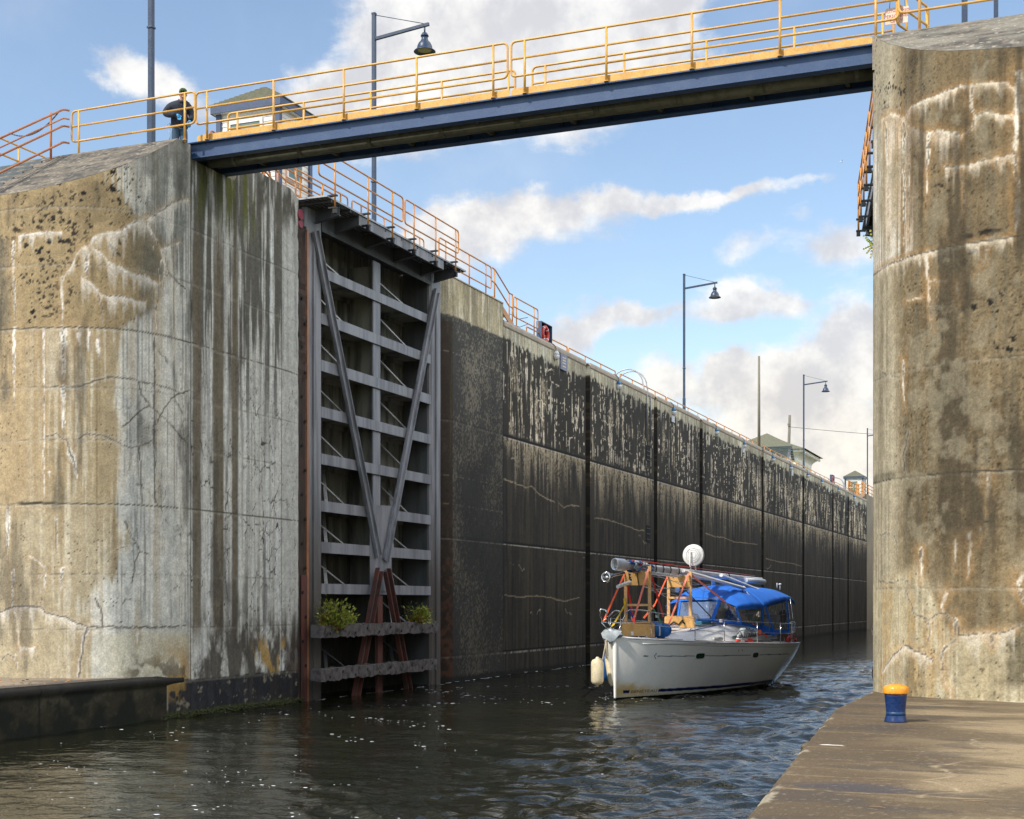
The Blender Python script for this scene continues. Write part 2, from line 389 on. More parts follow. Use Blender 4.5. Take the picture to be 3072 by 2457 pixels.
class MB:
    """collects simple shapes into one mesh"""
    def __init__(s):
        s.v = []; s.f = []; s.sm = []

    def add(s, vs, fs, smooth=False):
        k = len(s.v)
        s.v += [tuple(p) for p in vs]
        s.f += [tuple(i + k for i in f) for f in fs]
        s.sm += [smooth] * len(fs)
        return s

    def box(s, a, b):
        x0, y0, z0 = a; x1, y1, z1 = b
        return s.add([(x0, y0, z0), (x1, y0, z0), (x1, y1, z0), (x0, y1, z0), (x0, y0, z1), (x1, y0, z1), (x1, y1, z1), (x0, y1, z1)],
                     [(0, 3, 2, 1), (4, 5, 6, 7), (0, 1, 5, 4), (1, 2, 6, 5), (2, 3, 7, 6), (3, 0, 4, 7)])

    def beam(s, p, q, w, h, up=(0, 0, 1)):
        """bar of width w (sideways) and height h (along up) from p to q"""
        p, q, up = Vector(p), Vector(q), Vector(up)
        d = (q - p).normalized()
        if abs(d.dot(up)) > .99:
            up = Vector((0, 1, 0))
        sx = d.cross(up).normalized() * (w / 2)
        sz = sx.cross(d).normalized() * (h / 2)
        vs = [p - sx - sz, p + sx - sz, p + sx + sz, p - sx + sz, q - sx - sz, q + sx - sz, q + sx + sz, q - sx + sz]
        return s.add(vs, [(0, 1, 2, 3), (7, 6, 5, 4), (4, 5, 1, 0), (5, 6, 2, 1), (6, 7, 3, 2), (7, 4, 0, 3)])

    def tube(s, pts, r, n=8, caps=True, radii=None, closed=False):
        pts = [Vector(p) for p in pts]
        k0 = len(s.v); m = len(pts)
        prev = None
        for i, p in enumerate(pts):
            a = pts[(i - 1) % m] if (i > 0 or closed) else p
            b = pts[(i + 1) % m] if (i < m - 1 or closed) else p
            d = (b - a)
            d = d.normalized() if d.length > 1e-9 else Vector((0, 0, 1))
            if prev is None:
                u = Vector((0, 0, 1)) if abs(d.z) < .9 else Vector((1, 0, 0))
            else:
                u = prev
            sx = d.cross(u).normalized(); u = sx.cross(d).normalized(); prev = u
            rr = radii[i] if radii else r
            for j in range(n):
                t = 2 * math.pi * j / n
                s.v.append(tuple(p + sx * (math.cos(t) * rr) + u * (math.sin(t) * rr)))
        for i in range(m if closed else m - 1):
            for j in range(n):
                a = k0 + i * n + j; b = k0 + i * n + (j + 1) % n
                i2 = (i + 1) % m
                c = k0 + i2 * n + (j + 1) % n; d = k0 + i2 * n + j
                s.f.append((a, b, c, d)); s.sm.append(True)
        if caps and not closed:
            s.f.append(tuple(k0 + j for j in range(n))[::-1]); s.sm.append(False)
            s.f.append(tuple(k0 + (m - 1) * n + j for j in range(n))); s.sm.append(False)
        return s

    def lathe(s, prof, c=(0, 0, 0), n=24, axis=None):
        c = Vector(c)
        rot = Vector((0, 0, 1)).rotation_difference(Vector(axis)).to_matrix() if axis is not None else Matrix.Identity(3)
        k0 = len(s.v)
        for r, z in prof:
            for j in range(n):
                t = 2 * math.pi * j / n
                s.v.append(tuple(c + rot @ Vector((math.cos(t) * r, math.sin(t) * r, z))))
        for i in range(len(prof) - 1):
            for j in range(n):
                s.f.append((k0 + i * n + j, k0 + i * n + (j + 1) % n, k0 + (i + 1) * n + (j + 1) % n, k0 + (i + 1) * n + j)); s.sm.append(True)
        s.f.append(tuple(k0 + j for j in range(n))[::-1]); s.sm.append(False)
        s.f.append(tuple(k0 + (len(prof) - 1) * n + j for j in range(n))); s.sm.append(False)
        return s

    def prism(s, poly, axis, a, b):
        """extrude a 2D polygon along an axis ('x','y','z') from a to b"""
        def mk(p, t):
            return {'x': (t, p[0], p[1]), 'y': (p[0], t, p[1]), 'z': (p[0], p[1], t)}[axis]
        n = len(poly)
        vs = [mk(p, a) for p in poly] + [mk(p, b) for p in poly]
        fs = [tuple(range(n))[::-1], tuple(range(n, 2 * n))] + [(i, (i + 1) % n, n + (i + 1) % n, n + i) for i in range(n)]
        return s.add(vs, fs)

    def ell(s, c, r, n=14, m=8, rot=None):
        c = Vector(c); k0 = len(s.v)
        for i in range(m + 1):
            ph = math.pi * i / m
            for j in range(n):
                t = 2 * math.pi * j / n
                p = Vector((r[0] * math.sin(ph) * math.cos(t), r[1] * math.sin(ph) * math.sin(t), r[2] * math.cos(ph)))
                if rot is not None:
                    p = rot @ p
                s.v.append(tuple(c + p))
        for i in range(m):
            for j in range(n):
                s.f.append((k0 + i * n + j, k0 + (i + 1) * n + j, k0 + (i + 1) * n + (j + 1) % n, k0 + i * n + (j + 1) % n)); s.sm.append(True)
        return s

    def grid(s, rows, smooth=True):
        """rows: list of equal-length point lists"""
        k0 = len(s.v); n = len(rows[0])
        for r_ in rows:
            s.v += [tuple(p) for p in r_]
        for i in range(len(rows) - 1):
            for j in range(n - 1):
                s.f.append((k0 + i * n + j, k0 + i * n + j + 1, k0 + (i + 1) * n + j + 1, k0 + (i + 1) * n + j)); s.sm.append(smooth)
        return s

    def strap(s, pts, w, th=.004, side=None):
        pts = [Vector(p) for p in pts]
        for p, q in zip(pts, pts[1:]):
            d = (q - p).normalized()
            up = Vector(side) if side else Vector((0, 1, 0))
            s.beam(p, q, w, th, up=up)
        return s

    def build(s, name, mat, parent=None, bevel=0, solid=0):
        me = bpy.data.meshes.new(name)
        me.from_pydata(s.v, [], s.f)
        me.polygons.foreach_set('use_smooth', s.sm)
        bm = bmesh.new(); bm.from_mesh(me)
        bmesh.ops.recalc_face_normals(bm, faces=bm.faces)
        bm.to_mesh(me); bm.free()
        me.materials.append(mat)
        o = bpy.data.objects.new(name, me)
        link(o, parent)
        if solid:
            md = o.modifiers.new('solid', 'SOLIDIFY'); md.thickness = solid; md.offset = 0
        if bevel:
            md = o.modifiers.new('bevel', 'BEVEL'); md.width = bevel; md.segments = 2; md.limit_method = 'ANGLE'; md.angle_limit = R(40)
        return o


def arc(pts, r=.12, n=5):
    """round the corners of a polyline"""
    P = [Vector(p) for p in pts]; out = [P[0]]
    for a, b, c in zip(P, P[1:], P[2:]):
        d1 = (a - b); d2 = (c - b)
        k = min(r, d1.length * .45, d2.length * .45)
        p0 = b + d1.normalized() * k; p2 = b + d2.normalized() * k
        for i in range(n + 1):
            t = i / n
            out.append(p0 * (1 - t) ** 2 + b * 2 * t * (1 - t) + p2 * t * t)
    out.append(P[-1])
    return out


def copy_tree(o, parent=None):
    c = o.copy(); COL.objects.link(c)
    if parent is not None:
        c.parent = parent
    for ch in list(o.children):
        copy_tree(ch, c)
    return c


# ---------------------------------------------------------------- numpy noise and painted grids
def nhash(ix, iy, seed):
    n = (ix.astype(np.int64) * 374761393 + iy.astype(np.int64) * 668265263 + seed * 974634777) & 0xffffffff
    n = ((n ^ (n >> 13)) * 1274126177) & 0xffffffff
    n = ((n ^ (n >> 16)) * 2246822519) & 0xffffffff
    return ((n ^ (n >> 15)) & 0xffffff) / float(0xffffff)


def vn(x, y, seed=0):
    xi = np.floor(x); yi = np.floor(y); fx = x - xi; fy = y - yi
    fx = fx * fx * (3 - 2 * fx); fy = fy * fy * (3 - 2 * fy)
    a = nhash(xi, yi, seed); b = nhash(xi + 1, yi, seed); c = nhash(xi, yi + 1, seed); d = nhash(xi + 1, yi + 1, seed)
    return (a * (1 - fx) + b * fx) * (1 - fy) + (c * (1 - fx) + d * fx) * fy


def fbm(x, y, o=5, seed=0, g=.55):
    t = np.zeros_like(x); amp = 1.0; tot = 0
    for i in range(o):
        t += amp * vn(x, y, seed + i * 17); tot += amp; amp *= g
        x = x * 2.03 + 11.3; y = y * 2.03 + 7.7
    return t / tot


def worley(x, y, seed=0):
    xi = np.floor(x); yi = np.floor(y)
    f1 = np.full(x.shape, 9.0); f2 = np.full(x.shape, 9.0); idv = np.zeros(x.shape)
    for a in (-1, 0, 1):
        for b in (-1, 0, 1):
            cx = xi + a; cy = yi + b
            d = np.hypot(cx + nhash(cx, cy, seed) - x, cy + nhash(cx, cy, seed + 5) - y)
            nearer = d < f1
            f2 = np.where(nearer, f1, np.minimum(f2, d))
            idv = np.where(nearer, nhash(cx, cy, seed + 9), idv)
            f1 = np.where(nearer, d, f1)
    return f1, f2, idv


def sst(v, a, b):
    t = np.clip((v - a) / (b - a), 0, 1)
    return t * t * (3 - 2 * t)


def pdist(x, y, P):
    d = np.full(x.shape, 9.0)
    xs = [p[0] for p in P]; ys = [p[1] for p in P]
    mk = (x > min(xs) - .5) & (x < max(xs) + .5) & (y > min(ys) - .5) & (y < max(ys) + .5)
    if not mk.any():
        return d
    X = x[mk]; Y = y[mk]; dd = np.full(X.shape, 9.0)
    for (x0, y0), (x1, y1) in zip(P, P[1:]):
        L = (x1 - x0) ** 2 + (y1 - y0) ** 2 + 1e-9
        t = np.clip(((X - x0) * (x1 - x0) + (Y - y0) * (y1 - y0)) / L, 0, 1)
        dd = np.minimum(dd, np.hypot(X - x0 - t * (x1 - x0), Y - y0 - t * (y1 - y0)))
    d[mk] = dd
    return d


def lay(c, col, f):
    f = np.clip(f, 0, 1)[..., None]
    return c * (1 - f) + np.array(col) * f


class PG:
    """painted grids: several numpy sheets with vertex colours joined into one mesh"""
    def __init__(s):
        s.V = []; s.C = []; s.F = []; s.k = 0

    def sheet(s, P, C):
        r, c = P.shape[:2]
        i = np.arange(r * c).reshape(r, c) + s.k
        s.F.append(np.stack([i[:-1, :-1], i[:-1, 1:], i[1:, 1:], i[1:, :-1]], -1).reshape(-1, 4))
        s.V.append(P.reshape(-1, 3)); s.C.append(np.broadcast_to(np.asarray(C, float), P.shape).reshape(-1, 3)); s.k += r * c

    def quad(s, a, b, c, d, col, n=(12, 12)):
        a, b, c, d = map(np.array, (a, b, c, d))
        u = np.linspace(0, 1, n[0])[None, :, None]; v = np.linspace(0, 1, n[1])[:, None, None]
        P = (a * (1 - u) + b * u) * (1 - v) + (d * (1 - u) + c * u) * v
        w = fbm(P[..., 0] * 1.3 + P[..., 2], P[..., 1] * 1.3 + P[..., 2] * .7, 5, 3)
        s.sheet(P, np.array(col) * (.6 + .8 * w[..., None]))

    def box(s, a, b, col):
        x0, y0, z0 = a; x1, y1, z1 = b
        s.quad((x0, y0, z0), (x1, y0, z0), (x1, y0, z1), (x0, y0, z1), col)
        s.quad((x1, y0, z0), (x1, y1, z0), (x1, y1, z1), (x1, y0, z1), col)
        s.quad((x1, y1, z0), (x0, y1, z0), (x0, y1, z1), (x1, y1, z1), col)
        s.quad((x0, y1, z0), (x0, y0, z0), (x0, y0, z1), (x0, y1, z1), col)
        s.quad((x0, y0, z1), (x1, y0, z1), (x1, y1, z1), (x0, y1, z1), col)

    def build(s, name, mat, parent=None, smooth=True):
        V = np.concatenate(s.V).astype(np.float32); C = np.concatenate(s.C); F = np.concatenate(s.F).astype(np.int32)
        me = bpy.data.meshes.new(name)
        me.vertices.add(len(V)); me.vertices.foreach_set('co', V.ravel())
        me.loops.add(F.size); me.loops.foreach_set('vertex_index', F.ravel())
        me.polygons.add(len(F))
        me.polygons.foreach_set('loop_start', np.arange(0, F.size, 4, dtype=np.int32))
        me.polygons.foreach_set('loop_total', np.full(len(F), 4, np.int32))
        me.update(calc_edges=True)
        me.polygons.foreach_set('use_smooth', np.full(len(F), smooth))
        at = me.color_attributes.new('Col', 'FLOAT_COLOR', 'POINT')
        at.data.foreach_set('color', np.c_[np.clip(C, 0, 1), np.ones(len(C))].astype(np.float32).ravel())
        me.materials.append(mat)
        o = bpy.data.objects.new(name, me)
        return link(o, parent)


# ---------------------------------------------------------------- cracks and lime deposits, in (distance along face, height) metres
CR = {"L":{"w":[[[[4.77,10.64],[4.53,10.53],[4.27,10.37],[4.2,10.28],[3.99,10.24],[3.75,10.17],[3.64,10.1],[3.57,9.95],[3.47,9.87],[3.38,9.88]],0.05,0.35],[[[3.38,9.88],[3.26,9.7],[3.17,9.48],[3.05,9.33],[2.97,9.26]],0.025,0.15],[[[2.99,9.26],[2.99,8.88],[3.01,8.3]],0.06,0.1],[[[3.61,9.89],[3.8,9.77],[3.92,9.63],[4.08,9.54],[4.25,9.49],[4.45,9.41],[4.69,9.43],[4.83,9.38],[5.08,9.31]],0.035,0.3],[[[4.77,10.58],[4.92,10.34],[5.05,10.14],[5.14,10.04],[5.24,9.83],[5.34,9.63],[5.18,9.4],[5.08,9.31],[5.05,9.05],[4.98,8.64],[5.0,8.3]],0.045,0.15],[[[3.38,9.26],[3.52,9.18],[3.68,9.06],[3.78,8.94],[3.94,8.89],[4.15,8.91],[4.53,8.87],[4.75,8.88]],0.03,0.25],[[[1.9,10.06],[1.87,9.65],[1.9,9.16],[1.93,8.67],[1.94,8.23]],0.06,0.1],[[[4.77,10.64],[4.95,10.74],[5.18,10.92],[5.45,11.13],[5.77,11.29],[6.07,11.36]],0.03,0.3],[[[3.73,8.92],[3.78,8.7],[3.82,8.51],[3.83,8.27]],0.02,0.1],[[[3.47,9.85],[3.5,9.61],[3.49,9.27]],0.11,0.1],[[[2.01,10.16],[2.21,10.18],[2.44,10.19],[2.72,10.21],[2.97,10.2]],0.03,0.2],[[[5.14,10.06],[5.34,10.18],[5.69,10.34]],0.03,0.2],[[[3.0,8.21],[3.01,7.84],[3.02,7.43],[3.01,7.09]],0.16,0.05],[[[3.01,6.99],[3.01,6.51],[3.02,5.91]],0.1,0.05],[[[2.6,8.22],[2.6,7.0],[2.6,5.79],[2.6,4.34]],0.03,0.05],[[[1.9,8.24],[1.9,7.51],[1.9,6.54]],0.06,0.05],[[[3.33,8.18],[3.35,7.86]],0.1,0.05],[[[3.71,7.99],[3.73,7.73],[3.78,7.54]],0.06,0.05],[[[3.52,8.18],[3.52,7.72]],0.06,0.05],[[[3.14,5.67],[3.24,5.43],[3.29,5.11]],0.1,0.2],[[[2.72,5.23],[2.72,5.07]],0.04,0.1],[[[1.53,2.29],[1.72,2.36],[1.93,2.41],[2.29,2.42],[2.5,2.42],[2.65,2.29],[2.9,2.22],[3.07,2.19],[3.19,2.1],[3.38,2.05],[3.5,2.0]],0.04,0.3],[[[3.5,2.0],[3.45,1.81],[3.4,1.54],[3.33,1.25],[3.3,0.96]],0.06,0.05],[[[2.26,3.47],[2.42,3.4],[2.65,3.21],[2.47,3.01]],0.035,0.1],[[[2.6,3.08],[2.62,2.8]],0.05,0.1],[[[1.87,3.19],[1.87,2.46],[1.95,2.21],[2.01,1.87],[2.04,1.58],[1.93,1.34],[2.0,0.98]],0.055,0.15],[[[2.04,1.58],[2.21,1.54],[2.39,1.57]],0.03,0.15],[[[2.5,2.43],[2.55,2.63]],0.02,0.1],[[[2.85,4.24],[2.85,3.9],[2.87,3.47]],0.05,0.05],[[[3.0,3.18],[2.97,2.75]],0.08,0.05],[[[1.75,4.5],[1.75,4.16],[1.72,3.43]],0.12,0.05],[[[4.53,1.89],[4.53,1.6]],0.05,0.05]],"d":[[[[3.14,6.97],[3.38,7.02],[3.52,7.07],[3.73,7.15],[3.89,7.2],[4.17,7.21],[4.37,7.21],[4.58,7.18],[4.92,7.16],[5.45,7.12],[5.81,7.08],[6.07,7.18]],0.018],[[[4.58,7.16],[4.63,6.92],[4.75,6.76],[4.95,6.64],[5.18,6.49],[5.45,6.34],[5.69,6.17],[5.94,6.02]],0.022],[[[6.03,7.15],[5.53,6.98],[5.27,6.72],[5.14,6.53],[4.98,6.29]],0.018],[[[3.33,5.92],[3.5,6.02],[3.68,5.99],[3.92,5.96],[4.08,5.89],[4.2,5.81],[4.39,5.77],[4.63,5.81],[4.86,5.94],[4.98,6.09]],0.016],[[[4.8,6.69],[4.53,6.49],[4.39,6.36],[4.22,6.18]],0.02],[[[2.6,6.97],[2.9,6.99],[3.14,6.97]],0.012],[[[2.62,5.96],[2.85,6.01],[2.9,5.96],[3.09,5.86],[3.14,5.67],[3.24,5.43]],0.014],[[[4.58,5.76],[4.61,5.35],[4.62,4.98],[4.66,4.59]],0.022],[[[4.95,8.14],[4.95,7.11],[4.95,6.12],[4.97,4.63]],0.022],[[[1.53,2.31],[1.72,2.37],[1.93,2.42],[2.29,2.43],[2.5,2.43],[2.65,2.3],[2.9,2.23],[3.07,2.2],[3.19,2.11],[3.38,2.06],[3.5,2.01],[3.68,1.99],[4.08,2.0],[4.53,1.97],[5.94,2.0]],0.02],[[[3.51,2.0],[3.46,1.81],[3.42,1.54],[3.36,1.25],[3.33,0.96]],0.016],[[[4.27,4.23],[4.34,3.99],[4.5,3.78],[4.61,3.58],[4.83,3.52]],0.016],[[[4.61,3.56],[4.5,3.39],[4.45,3.09],[4.42,2.9]],0.014],[[[3.66,2.6],[3.73,2.48],[3.8,2.36],[3.81,2.02]],0.024],[[[1.6,1.29],[1.72,1.43],[1.93,1.36]],0.012],[[[4.08,3.57],[4.27,3.67],[4.5,3.75]],0.01],[[[4.2,2.46],[4.28,2.58],[4.39,2.58]],0.012],[[[5.34,9.63],[5.53,9.52],[5.77,9.44],[5.94,9.4]],0.02],[[[4.89,10.7],[5.18,10.92],[5.45,11.12],[5.69,11.26]],0.012]]},"R":{"w":[[[[5.85,10.96],[6.25,10.93],[6.45,10.85],[6.53,10.76],[6.73,10.81],[6.88,10.88],[7.06,10.9],[7.29,10.9],[7.51,10.92],[7.75,10.94],[7.97,10.92],[8.25,10.89],[8.52,10.83],[8.68,10.67]],0.022,0.18],[[[7.96,10.9],[7.93,10.63],[8.0,10.42],[7.98,10.27],[7.9,10.17],[7.8,10.13],[7.73,10.02],[7.69,9.79],[7.69,9.56]],0.03,0.1],[[[8.0,10.4],[8.16,10.43],[8.41,10.33],[8.65,10.26]],0.022,0.15],[[[6.73,10.57],[6.97,10.42],[7.17,10.3],[7.34,10.32],[7.56,10.24],[7.73,10.15]],0.03,0.35],[[[7.17,10.28],[7.16,9.97],[7.13,9.64]],0.06,0.1],[[[8.71,10.96],[8.7,10.65],[8.68,10.29],[8.64,9.7],[8.7,8.91],[8.65,8.37]],0.07,0.05],[[[7.48,9.67],[7.66,9.65],[7.83,9.62],[7.99,9.64],[8.25,9.66],[8.45,9.65],[8.61,9.67]],0.018,0.18],[[[6.61,10.66],[6.59,10.08],[6.61,9.34],[6.59,8.62]],0.09,0.05],[[[6.05,10.86],[6.11,9.97],[6.16,8.72]],0.05,0.05],[[[7.78,9.54],[7.81,9.25],[7.83,9.06],[7.73,8.71],[7.69,8.43]],0.014,0.05],[[[6.75,9.91],[6.73,9.31],[6.75,8.58]],0.025,0.05],[[[7.13,9.64],[7.12,9.09]],0.02,0.05],[[[8.35,9.61],[8.35,9.52]],0.04,0.1],[[[7.13,8.27],[7.15,7.94],[7.18,7.76],[7.18,7.49],[7.23,7.17],[7.27,7.02]],0.03,0.05],[[[6.66,7.63],[6.87,7.61],[7.06,7.61]],0.015,0.1],[[[7.75,7.86],[7.73,7.62],[7.77,7.35]],0.02,0.05],[[[8.19,8.28],[8.19,8.04],[8.02,7.8]],0.02,0.05],[[[5.62,8.38],[6.1,8.37],[6.5,8.37],[6.87,8.35],[7.15,8.34],[7.66,8.35],[8.61,8.35]],0.018,0.2],[[[6.58,6.59],[6.58,6.13],[6.62,5.75]],0.04,0.05],[[[8.68,8.92],[8.67,8.4]],0.07,0.0],[[[7.52,7.79],[7.31,7.85],[7.18,7.83]],0.016,0.12],[[[7.91,3.62],[7.93,3.45],[7.9,3.1],[7.88,2.89]],0.028,0.05],[[[7.69,3.52],[7.68,3.28],[7.69,3.03]],0.03,0.05],[[[8.08,3.73],[8.09,3.39]],0.012,0.05],[[[7.01,3.4],[7.03,3.12],[7.01,2.83]],0.04,0.05],[[[8.22,4.57],[8.22,3.95]],0.03,0.05],[[[7.69,2.2],[7.68,1.9],[7.56,1.8],[7.46,1.7],[7.43,1.56],[7.47,1.45],[7.44,1.31],[7.51,1.15],[7.6,1.01],[7.6,0.91]],0.035,0.08],[[[7.44,2.34],[7.46,2.53],[7.51,2.65]],0.045,0.1],[[[5.89,1.28],[6.17,1.48],[6.39,1.64],[6.58,1.76],[6.8,1.72],[6.96,1.66],[7.12,1.61],[7.25,1.52]],0.03,0.2],[[[7.74,1.96],[7.94,1.98],[8.18,1.99],[8.33,2.0],[8.48,2.01],[8.63,2.08]],0.015,0.35],[[[8.27,1.97],[8.28,1.74]],0.045,0.05],[[[7.19,2.22],[7.15,2.15],[7.2,2.04],[7.16,1.84]],0.03,0.05],[[[8.77,2.95],[8.69,2.83],[8.77,2.47]],0.06,0.1]],"d":[[[[6.67,2.65],[6.8,2.47],[6.86,2.31],[7.04,2.26],[7.19,2.22]],0.012],[[[7.2,2.23],[7.32,2.29],[7.44,2.34],[7.49,2.34],[7.58,2.25],[7.69,2.2],[7.74,2.09],[7.74,1.96],[7.94,1.98],[8.18,2.0],[8.33,2.0],[8.48,2.02],[8.63,2.09],[8.77,2.16]],0.012],[[[7.68,1.89],[7.56,1.79],[7.45,1.7],[7.42,1.56]],0.012],[[[5.67,2.88],[6.23,2.85],[6.45,2.87],[6.61,2.88],[6.75,2.83]],0.01],[[[6.63,2.85],[6.65,2.57]],0.012],[[[6.56,1.91],[6.58,1.77],[6.17,1.49],[5.89,1.29]],0.012],[[[6.58,1.77],[6.8,1.73],[6.96,1.67],[7.12,1.62],[7.25,1.53]],0.012],[[[6.72,5.39],[6.65,5.2],[6.57,4.99],[6.6,4.81],[6.65,4.64]],0.016],[[[5.61,3.7],[5.89,3.69],[6.06,3.73],[6.21,3.69]],0.012],[[[6.32,3.72],[6.38,3.5]],0.01],[[[5.79,6.6],[6.1,6.45],[6.5,6.36]],0.01]]}}

LP = [(-22.5, 23.3), (-21.3, 23.3), (-20.6, 23.3), (-19.96, 23.4), (-19.24, 23.65), (-18.61, 24.08), (-18.33, 24.49), (-18.16, 25.03), (-18.1, 25.6), (-18.1, 27), (-18.1, 29), (-18.1, 30.4), (-18.2, 30.8), (-18.5, 31.0)]
RP = [(-3.38, 31.0), (-3.38, 29), (-3.38, 27), (-3.38, 25.9), (-3.24, 25.41), (-3.02, 24.97), (-2.76, 24.67), (-2.51, 24.40), (-2.2, 24.2), (-1.83, 24.01), (-.92, 23.75), (0.2, 23.58), (1.5, 23.5), (4, 23.45)]


def plan(P):
    P = np.array(P, float); Q = []
    for i in range(len(P) - 1):
        p0 = P[max(i - 1, 0)]; p1 = P[i]; p2 = P[i + 1]; p3 = P[min(i + 2, len(P) - 1)]
        for t in np.linspace(0, 1, 12, endpoint=False):
            Q.append(.5 * ((2 * p1) + (-p0 + p2) * t + (2 * p0 - 5 * p1 + 4 * p2 - p3) * t * t + (-p0 + 3 * p1 - 3 * p2 + p3) * t ** 3))
    Q.append(P[-1]); Q = np.array(Q)
    s = np.r_[0, np.cumsum(np.hypot(*np.diff(Q, axis=0).T))]
    return Q, s


def deposits(c, s, z, T, halo, white=(.80, .76, .68), dark=(.06, .055, .043), ks=.68):
    ws = s + .035 * (fbm(s * 9, z * 9, 3, 41) - .5) * 2; wz = z + .035 * (fbm(s * 9, z * 9, 3, 47) - .5) * 2
    rag = fbm(s * 22, z * 12, 3, 51)
    for P, w, drip in T['w']:
        if len(P) < 2: continue
        d = pdist(ws, wz, P); w = w * ks
        z1_, z0_ = max(q_[1] for q_ in P), min(q_[1] for q_ in P)
        if z1_ - z0_ > 2.5 * (max(q_[0] for q_ in P) - min(q_[0] for q_ in P)):
            w = w * (1.15 - .95 * np.clip((z1_ - z) / (z1_ - z0_), 0, 1) ** 1.3)
        br = .3 + .7 * sst(fbm(s * 3.5, z * 3.5, 3, 53), .34, .56)
        c = lay(c, halo, .55 * np.exp(-(d / (w * 3.2 + .045)) ** 2) * (.4 + rag))
        c = lay(c, white, .25 * br * sst(w * 2.2 * rag + .005 - d, -.02, .02))
        c = lay(c, white, .95 * br * sst(w * (.3 + 1.1 * rag) - d, -.010, .010))
        c = lay(c, dark, .75 * sst(.009 * (.4 + rag) - np.abs(d - w * .25), -.004, .004) * sst(fbm(s * 2, z * 2, 2, 54), .42, .55))
        q = sorted(P)
        xs = [p[0] for p in q]; zs = [p[1] for p in q]
        if drip > .12 and xs[-1] - xs[0] > .15:
            below = np.interp(s, xs, zs) - z
            ln = drip * (.2 + 2.1 * vn(s * 17, s * 0, 61) ** 2 + .5 * vn(s * 55, s * 0, 62))
            f = (s > xs[0]) & (s < xs[-1]) & (below > 0)
            c = lay(c, white, np.where(f, np.clip(1 - below / ln, 0, 1) * .7 * (.4 + .9 * rag), 0))
    for P, w in T['d']:
        if len(P) < 2: continue
        d = pdist(ws, wz, P)
        c = lay(c, (.60, .56, .48), .35 * np.exp(-(d / (w * 3)) ** 2))
        c = lay(c, dark, .85 * sst(w * (.55 + .5 * rag) - d, -.010, .008))
    return c


def joint(c, s, z, h, w=.014, dark=(.06, .055, .045), pale=(.56, .52, .43), f=1.0, pal=.28):
    zz = z + .02 * (fbm(s * 4, z * 0, 3, 71) - .5)
    r = fbm(s * 10, z * 3, 3, 77)
    c = lay(c, pale, pal * f * sst(.02 + .04 * r - np.abs(zz - h + .03), 0, .03))
    return lay(c, dark, f * sst(w * (.6 + r) - np.abs(zz - h), -.006, .006))


def pocks(c, s, z, sc, thr, region, seed, col=(.010, .009, .008)):
    f1, f2, iv = worley(s * sc + .5 * fbm(s * 30, z * 30, 2, seed + 3), z * sc + .5 * fbm(s * 30, z * 30, 2, seed + 4), seed)
    return lay(c, col, sst(thr * iv ** 2.2 * region - f1, 0, .08))


